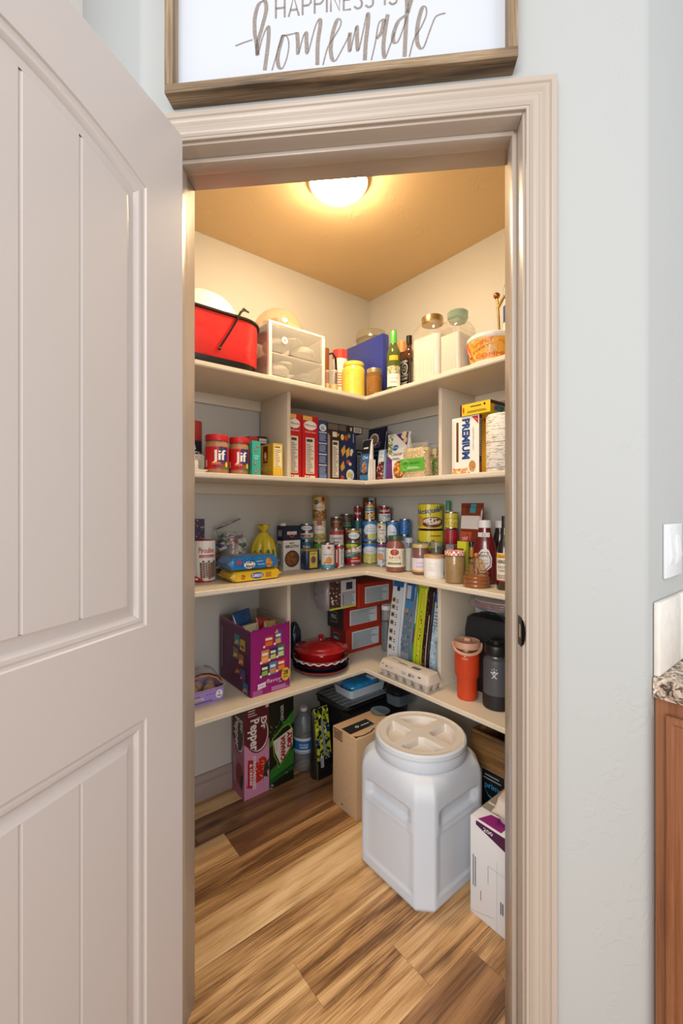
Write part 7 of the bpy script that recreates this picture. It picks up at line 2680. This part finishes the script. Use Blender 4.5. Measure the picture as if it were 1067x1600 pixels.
# water jug
PET = glass('#cfd8e0', .14, .02, 1.6, .35, 30)
loc, r, h, rot = round_fit(457.5, 491.5, 1096, 0, py=1209)
t = thing('water_jug', 'clear ribbed plastic water bottle with a blue and white label', 'bottle', loc, rot)
mb = MB()
prof = [(r * .8, 0), (r * .97, .008)]
for i in range(9):
    z0 = h * (.03 + .62 * i / 9)
    prof += [(r, z0 + .004), (r * .965, z0 + h * .034), (r, z0 + h * .062)]
prof += [(r * .98, h * .70), (r * .8, h * .80), (r * .45, h * .90), (r * .30, h * .93), (r * .30, h * .95)]
mb.lathe(prof, PET, 36)
mb.build('body', parent=t)
mb = MB()
mb.lathe([(r * .36, h * .945), (r * .36, h * .995), (r * .33, h), (.001, h)], M('#dcdedf', .4), 24)
mb.build('cap', parent=t)
p = Print(r * 2.9, h * .24)
p.rect(0, 0, 1, 1, '#d3dae0').rect(0, .22, 1, .82, '#2668ac').text('drinking', .5, .52, .14, '#e8eef2', width=.3, shear=.2).text('WATER', .5, .34, .13, '#e8eef2', width=.26, bold=.03).lines(.2, .05, .8, .16, '#6a8aa8', 1)
p.on_cyl(t, r * 1.003, h * .32)
# yellow and black bag
f = bfit('L', 494, 520, 1108, .08, 0, d=.225)
def ybag(p):
    p.rect(0, 0, 1, 1, '#b8c02c').scatter(0, .25, 1, 1, ['#1c2430', '#2a3a8a', '#14181c', '#d9de4a', '#8a9a2c', '#1c2430'], 160, .0075, 4).rect(0, 0, 1, .28, '#141418').rect(.22, .18, .42, .34, '#d0d4da').lines(.24, .19, .40, .33, '#2a2a34', 5, .5, .1, True).poly([(.45, .35), (.62, .35), (.6, .85), (.42, .8)], '#8a9098')
bag('charcoal_bag', 'crumpled yellow-green and black bag behind the cardboard box', 'bag', (f[0], f[1], f[2], f[3], f[4]), '#1c1e1c', ybag, seed=31)

# brown shipping box
f = corner_fit('L', 557, 622, 520, 1157, 0, py=1284)
loc, rot, w, dep, h = f
cbx_h = h
t = thing('shipping_box', 'tall brown cardboard shipping box with black tape beside the white bin', 'cardboard box', loc, rot)
mb = MB()
mb.box(-w / 2, w / 2, -dep / 2, dep / 2, 0, h, KRAFT, bev=.002)
mb.build('box', parent=t)
p = Print(dep, h, .8)
p.rect(.05, .86, .42, .99, '#3a2c20').rect(.065, .872, .405, .978, '#b08a60').lines(.09, .88, .38, .97, '#3a2c20', 5, .5, .1, True).lines(.36, .06, .46, .09, '#6a4a30', 1)
p.on_left(t, -w / 2, dep / 2, name='stamp')
p = Print(w, dep, .6)
p.rect(.04, .32, .62, .70, '#15181c').ell(.30, .52, .04, .05, '#d9dcdc', 12).ell(.30, .52, .02, .025, '#15181c', 10).lines(.38, .48, .58, .55, '#c9ccd0', 1, .5).rect(.50, .34, .62, .36, '#2f8ab8')
ar = [(.06, .10), (.2, .04), (.38, .06), (.52, .16), (.50, .19), (.37, .10), (.2, .08), (.08, .13)]
p.poly(ar, '#1c1a18').poly([(.04, .20), (.03, .07), (.14, .10), (.08, .12)], '#1c1a18')
p.on_top(t, h, -w / 2, -dep / 2, name='tape')

# dark storage tote that carries the pans, in the corner under the lowest shelf
tz = .306
t = thing('storage_tote', 'black storage tote in the dark corner under the stacked pans', 'tote', (CORNER - D1 * .225 - D2 * .19 + Vector((0, 0, 0))).to_tuple(), RL)
mb = MB()
BT = M('#151416', .5)
mb.loft([ring(rrect(.37 * k, .30 * k, .03, 5), z) for k, z in ((.9, 0), (.97, tz * .92), (1.02, tz * .925), (1.02, tz), (.99, tz))], BT)
mb.build('tote', parent=t)
# cooling rack and sheet pan
f = corner_fit('L', 541, 612, 492, 1114, tz + .002, py=1118)
loc, rot, w, dep, h = f
w, dep = .30, min(dep, .24)
t = thing('cooling_rack', 'black wire cooling rack in a shallow black pan under the metal tray', 'cooling rack', (loc.x, loc.y, tz + .0015), rot)
mb = MB()
mb.loft([ring(rrect(w * k, dep * k, .03, 5), z) for k, z in ((.93, .0), (.99, .016), (1.03, .018), (1.03, .020), (.985, .018), (.92, .003))], M('#18181a', .3, coat=.3))
mb.build('pan', parent=t)
mb = MB()
WI = M('#c9ced4', .35, .2)
mb.tube([(p_[0], p_[1], .027) for p_ in rrect(w * .95, dep * .93, .02, 4)], .0018, M('#202226', .3, .5), 6, closed=True)
mb.build('rim_wire', parent=t)
for i in range(26):
    mb = MB()
    x = -w * .46 + w * .92 * i / 25
    mb.tube([(x, -dep * .46, .026), (x, dep * .46, .026)], .0008, WI, 4)
    mb.build('wire', parent=t)
for i in range(7):
    mb = MB()
    y = -dep * .42 + dep * .84 * i / 6
    mb.tube([(-w * .47, y, .0245), (w * .47, y, .0245)], .0008, WI, 4)
    mb.build('wire', parent=t)
rk = tz + .030
f = corner_fit('L', 545, 606, 517, 1082, rk, py=1096)
loc, rot, w, dep, h = f
w, dep, h = min(w, .24), max(.13, min(dep, .16)), .042
ALU = M('#d3dde6', .4, .15, bump=.15, bscale=60)
t = thing('baking_pan', 'rectangular silver baking pan holding a blue bag on the cooling rack', 'baking pan', (loc.x, loc.y, rk), rot)
mb = MB()
mb.loft([ring(rrect(w * k, dep * k, .018, 5), z) for k, z in ((.93, .0), (1.0, h - .002), (1.04, h - .001), (1.04, h + .001), (.985, h), (.92, .002))], ALU)
mb.build('pan', parent=t)
panl, panrot, panw, pand = loc, rot, w, dep
BBL = M('#2a9be0', .15, coat=.8, bump=.6, bscale=40, vary=.3)
t = thing('frosting_bag', 'shiny blue plastic bag lying in the silver baking pan', 'bag', (loc.x, loc.y, rk + .003), rot)
mb = MB()
rnd = random.Random(9)
rg = []
for x, k in ((-.45, .3), (-.40, .8), (-.2, 1), (.0, .95), (.2, 1), (.38, .8), (.44, .3)):
    rg.append([Vector((x * w * .9, p_[0] + rnd.uniform(-.003, .003), max(.001, .027 + p_[1] + rnd.uniform(-.002, .002)))) for p_ in rrect(dep * .80 * k, .050 * k, .022 * k, 4)])
mb.loft(rg, BBL)
mb.build('bag', parent=t, ang=60)
mb = MB()
mb.box(.045, .09, -dep * .30, dep * .05, .045, .060, M('#b8c0d4', .3, coat=.5), bev=.004)
mb.build('paper_tag', parent=t)
# clear container with black handled lid, to the right of the pans
p0 = on_floor(612, 1100, tz + .02)
CLP = glass('#9ab0c0', .25, .03, 1.6)
t = thing('plastic_pitcher', 'clear blue-grey plastic pitcher with a black handled lid beside the silver pan', 'pitcher', (p0.x + .045, p0.y + .06, tz + .002), RL)
mb = MB()
mb.loft([ring(rrect(.12 * k, .10 * k, .03, 5), z) for k, z in ((.85, 0), (.95, .004), (1, .055))], CLP)
mb.build('body', parent=t)
mb = MB()
mb.loft([ring(rrect(.13 * k, .11 * k, .034, 5), z) for k, z in ((1, .055), (1.02, .058), (1.0, .072), (.9, .078), (.6, .079))], M('#191b1f', .25, coat=.4))
ld = mb.build('lid', parent=t)
mb = MB()
mb.tube([(-.035, -.01, .077), (-.03, -.01, .092), (.03, -.01, .092), (.035, -.01, .077)], .006, M('#191b1f', .2, coat=.5), 8)
mb.build('handle', parent=ld)
pl0 = on_floor(590, 1112, cbx_h + .001)
t = thing('glass_plate', 'blue-grey glass plate lying on the cardboard box', 'plate', (pl0.x + .012, pl0.y, cbx_h + .0012), 0)
mb = MB()
mb.lathe([(.030, 0), (.042, .004), (.045, .006), (.043, .006), (.03, .002), (.001, .002)], glass('#8fa8b8', .45, .03, 1.6), 36, cap=False)
mb.build('plate', parent=t)

# ---- big white vittles container
pc = Vector((.255, 1.304, 0))
S_ = .333
cen = pc + D1 * S_ / 2 + D2 * S_ / 2
t = thing('storage_bin', 'large white square plastic food bin with round screw lid on the floor', 'storage bin', (cen.x, cen.y, 0), RL)
BINM = M('#cfd5de', .38, bump=.25, bscale=420, sss=.0)
NP = 160
HB, ZSH, ZTOP = .335, .335, .405
def sq_pt(i, half, ch, rr=.016):
    """chamfered square, sampled evenly; returns point, side (0..3 or None on a chamfer), coordinate along the side"""
    q = i / NP * 8
    k = int(q) % 8
    f_ = q - int(q)
    a = half - ch
    cs_ = [(-a, -half), (a, -half), (half, -a), (half, a), (a, half), (-a, half), (-half, a), (-half, -a)]
    A, B = cs_[k], cs_[(k + 1) % 8]
    x, y = A[0] + (B[0] - A[0]) * f_, A[1] + (B[1] - A[1]) * f_
    return x, y, (k // 2 if k % 2 == 0 else None), (f_ * 2 - 1) * a
def sm(x, a, b_):
    q = max(0, min(1, (x - a) / (b_ - a)))
    return q * q * (3 - 2 * q)
def boxmask(u, z, u0, u1, z0, z1, e):
    return sm(u, u0 - e, u0) * (1 - sm(u, u1, u1 + e)) * sm(z, z0 - e, z0) * (1 - sm(z, z1, z1 + e))
half, ch = S_ / 2, .042
CR = .150
mb = MB()
rings = []
zs = [0, .004, .012] + [.012 + (.335 - .012) * i / 64 for i in range(1, 65)] + [.345, .356, .368, .380, .392, .400, .405]
for z in zs:
    rg = []
    for i in range(NP):
        x, y, side, u = sq_pt(i, half, ch)
        k = .95 + .05 * sm(z, 0, .014)
        dd = 0
        if side is not None:
            lo = boxmask(u, z, -.100, .100, .050, .232, .007) * .0045
            hi = boxmask(u, z, -.084, .084, .268, .300, .013) * .016
            slope = boxmask(u, z, -.088, .088, .244, .262, .014) * .005
            dd = max(lo, hi, slope)
        px_, py_ = x * k, y * k
        if side is not None and dd:
            nx_, ny_ = [(0, -1), (1, 0), (0, 1), (-1, 0)][side]
            px_ -= nx_ * dd
            py_ -= ny_ * dd
        if z > .335:
            q = (z - .335) / .07
            ang = math.atan2(y, x)
            cx_, cy_ = CR * math.cos(ang), CR * math.sin(ang)
            s_ = 1 - math.sqrt(max(0, 1 - q * q)) if q < 1 else 1
            px_ = px_ * (1 - s_) + cx_ * s_
            py_ = py_ * (1 - s_) + cy_ * s_
            # round over
        rg.append(Vector((px_, py_, z)))
    rings.append(rg)
mb.loft(rings, BINM)
mb.build('body', parent=t, ang=60)
LIDM = M('#d6cfc8', .36, bump=.2, bscale=420)
mb = MB()
LR_ = .160
mb.lathe([(CR * .99, .400), (LR_ * .985, .404), (LR_, .408), (LR_, .430), (LR_ * .985, .436), (LR_ * .985, .440), (LR_ * 1.0, .444), (LR_ * .99, .455), (LR_ * .955, .460)], M('#cdd3dc', .36, bump=.2, bscale=420), 96, cap=False)
mb.build('lid_ring', parent=t)
mb = MB()
nr, na = 60, 240
vv = []
for i in range(nr + 1):
    rr = LR_ * .955 * i / nr
    for j in range(na):
        a = 2 * PI * j / na
        x, y = rr * math.cos(a), rr * math.sin(a)
        ca, sa = math.cos(a), math.sin(a)
        rn = rr / (LR_ * .955)
        # four pockets between a diagonal cross
        d_ = min(abs(x), abs(y))
        pocket = sm(d_, .017, .021) * sm(rn, .22, .27) * (1 - sm(rn, .74, .79))
        z = .460 - .003 * sm(rn, .99, .965) - .026 * pocket * (.5 + .5 * sm(rn, .3, .7))
        z += .0 if rn < .9 else 0
        if rn > .93:
            z = .460 - .003 * (1 - sm(rn, .93, .97))
        else:
            z = .457 - .024 * pocket
        vv.append((x, y, z))
ff = []
for i in range(nr):
    for j in range(na):
        k = (j + 1) % na
        ff.append((i * na + j, i * na + k, (i + 1) * na + k, (i + 1) * na + j))
mb.add(vv, ff, LIDM)
mb.build('screw_lid', parent=t, ang=60)

# wooden crate on a taped shipping box
f = bfit('R', 752, 812, 1198, .22, 0, d=.30, topx=752)
loc, rot, w, dep, h = f
t = thing('shipping_box', 'cardboard box with black and blue tape under the dark wooden crate', 'cardboard box', loc, rot)
mb = MB()
mb.box(-w / 2, w / 2, -dep / 2, dep / 2, 0, h, KRAFT, bev=.002)
mb.build('box', parent=t)
p = Print(w, h, .5)
p.rect(.02, .0, .62, 1.0, '#101218').text('prime', .33, .80, .065, '#2a9ac4', width=.46, bold=.05).poly([(.10, .77), (.2, .705), (.34, .685), (.48, .71), (.50, .73), (.34, .705), (.2, .725)], '#2a9ac4').poly([(.46, .75), (.54, .76), (.52, .70)], '#2a9ac4').text('p', .5, .57, .07, '#2aa08a', width=.08, bold=.05).rect(.06, .90, .54, .915, '#8a9098').lines(.1, .94, .5, .97, '#8a9098', 1)
p.on_front(t, -dep / 2, name='tape')
zc_ = h + .001
CRW = wood_mat('burnt_pine', '#8f683c', '#604324', '#22140b', scale=1.1, rough=.5, knots=.5, per_object=False, contrast=1.1)
pA = on_wall(736, 'R', .30)
pB = on_wall(812, 'R', .30)
wl = (pA - pB).length
cm = (pA + pB) / 2 + D1 * .11
t = thing('wooden_crate', 'dark-grained wooden crate under the lowest shelf right of the white bin', 'crate', (cm.x, cm.y, zc_), RR)
ch_ = .122
for y in (-.11, .11 - .014):
    mb = MB()
    mb.box(-wl / 2, wl / 2, y, y + .014, 0, ch_, CRW, bev=.002)
    mb.build('side_board', parent=t)
for x in (-wl / 2, wl / 2 - .014):
    mb = MB()
    mb.box(x, x + .014, -.095, .095, 0, ch_, CRW, bev=.002)
    mb.build('end_board', parent=t)
mb = MB()
mb.box(-wl / 2 + .014, wl / 2 - .014, -.095, .095, .001, .010, CRW)
mb.build('bottom_board', parent=t)
# white bag carton in front
f = bfit('R', 734.5, 836, 1273, .20, 0, py=1423, pyx=734.5, topx=734.5)
loc, rot, w, dep, h = f
t = thing('trash_bag_carton', 'white carton with a purple edge standing at the right doorjamb', 'box', loc, rot)
mb = MB()
mb.box(-w / 2, w / 2, -dep / 2, dep / 2, 0, h, M('#dcdcde', .5), bev=.0025)
mb.build('carton', parent=t)
p = Print(w, h, .5)
p.poly([(.10, .985), (.10, .94), (.62, .84), (1, .84), (1, .985)], '#4a1440').text('200', .30, .925, .035, '#e9e4ea', width=.15, bold=.05)
p.poly([(.44, .0), (.445, 0), (.445, .70), (.44, .70)], '#b4b4b8').rect(.30, .60, .62, .604, '#b4b4b8').rect(.30, .42, .306, .60, '#8a8a90').lines(.05, .30, .12, .62, '#5a5a62', 2, .4, .05, True).lines(.50, .22, .56, .34, '#3a3a42', 2, .5, .05, True).poly([(0, .02), (.40, .12), (.402, .123), (0, .024)], '#b4b4b8').rect(.18, .2, .19, .3, '#a83a4a')
p.on_front(t, -dep / 2)
p = Print(w, dep, .5)
p.poly([(.12, .02), (.5, .02), (.5, .3), (.2, .25)], '#8a1a74').rect(.0, .3, .3, .86, '#8f887e').rect(.02, .46, .28, .5, '#d9d4cc').poly([(.18, .55), (.32, .52), (.36, .66), (.22, .70)], '#e0701c').poly([(.4, .72), (.95, .62), (.95, 1), (.4, 1)], '#8a1a6a').rect(.0, .88, .36, 1, '#c9783c')
p.on_top(t, h, -w / 2, -dep / 2)
lw = Matrix.Rotation(rot, 4, 'Z') @ Vector((w * .16, -.012, 0))
cw_ = .17
egg_carton('egg_tray', 'grey pulp egg carton lying on the white purple-edged carton', (loc.x + lw.x, loc.y + lw.y, h + .0015), rot + .12, cw_ * .9, .105, None, n=3)
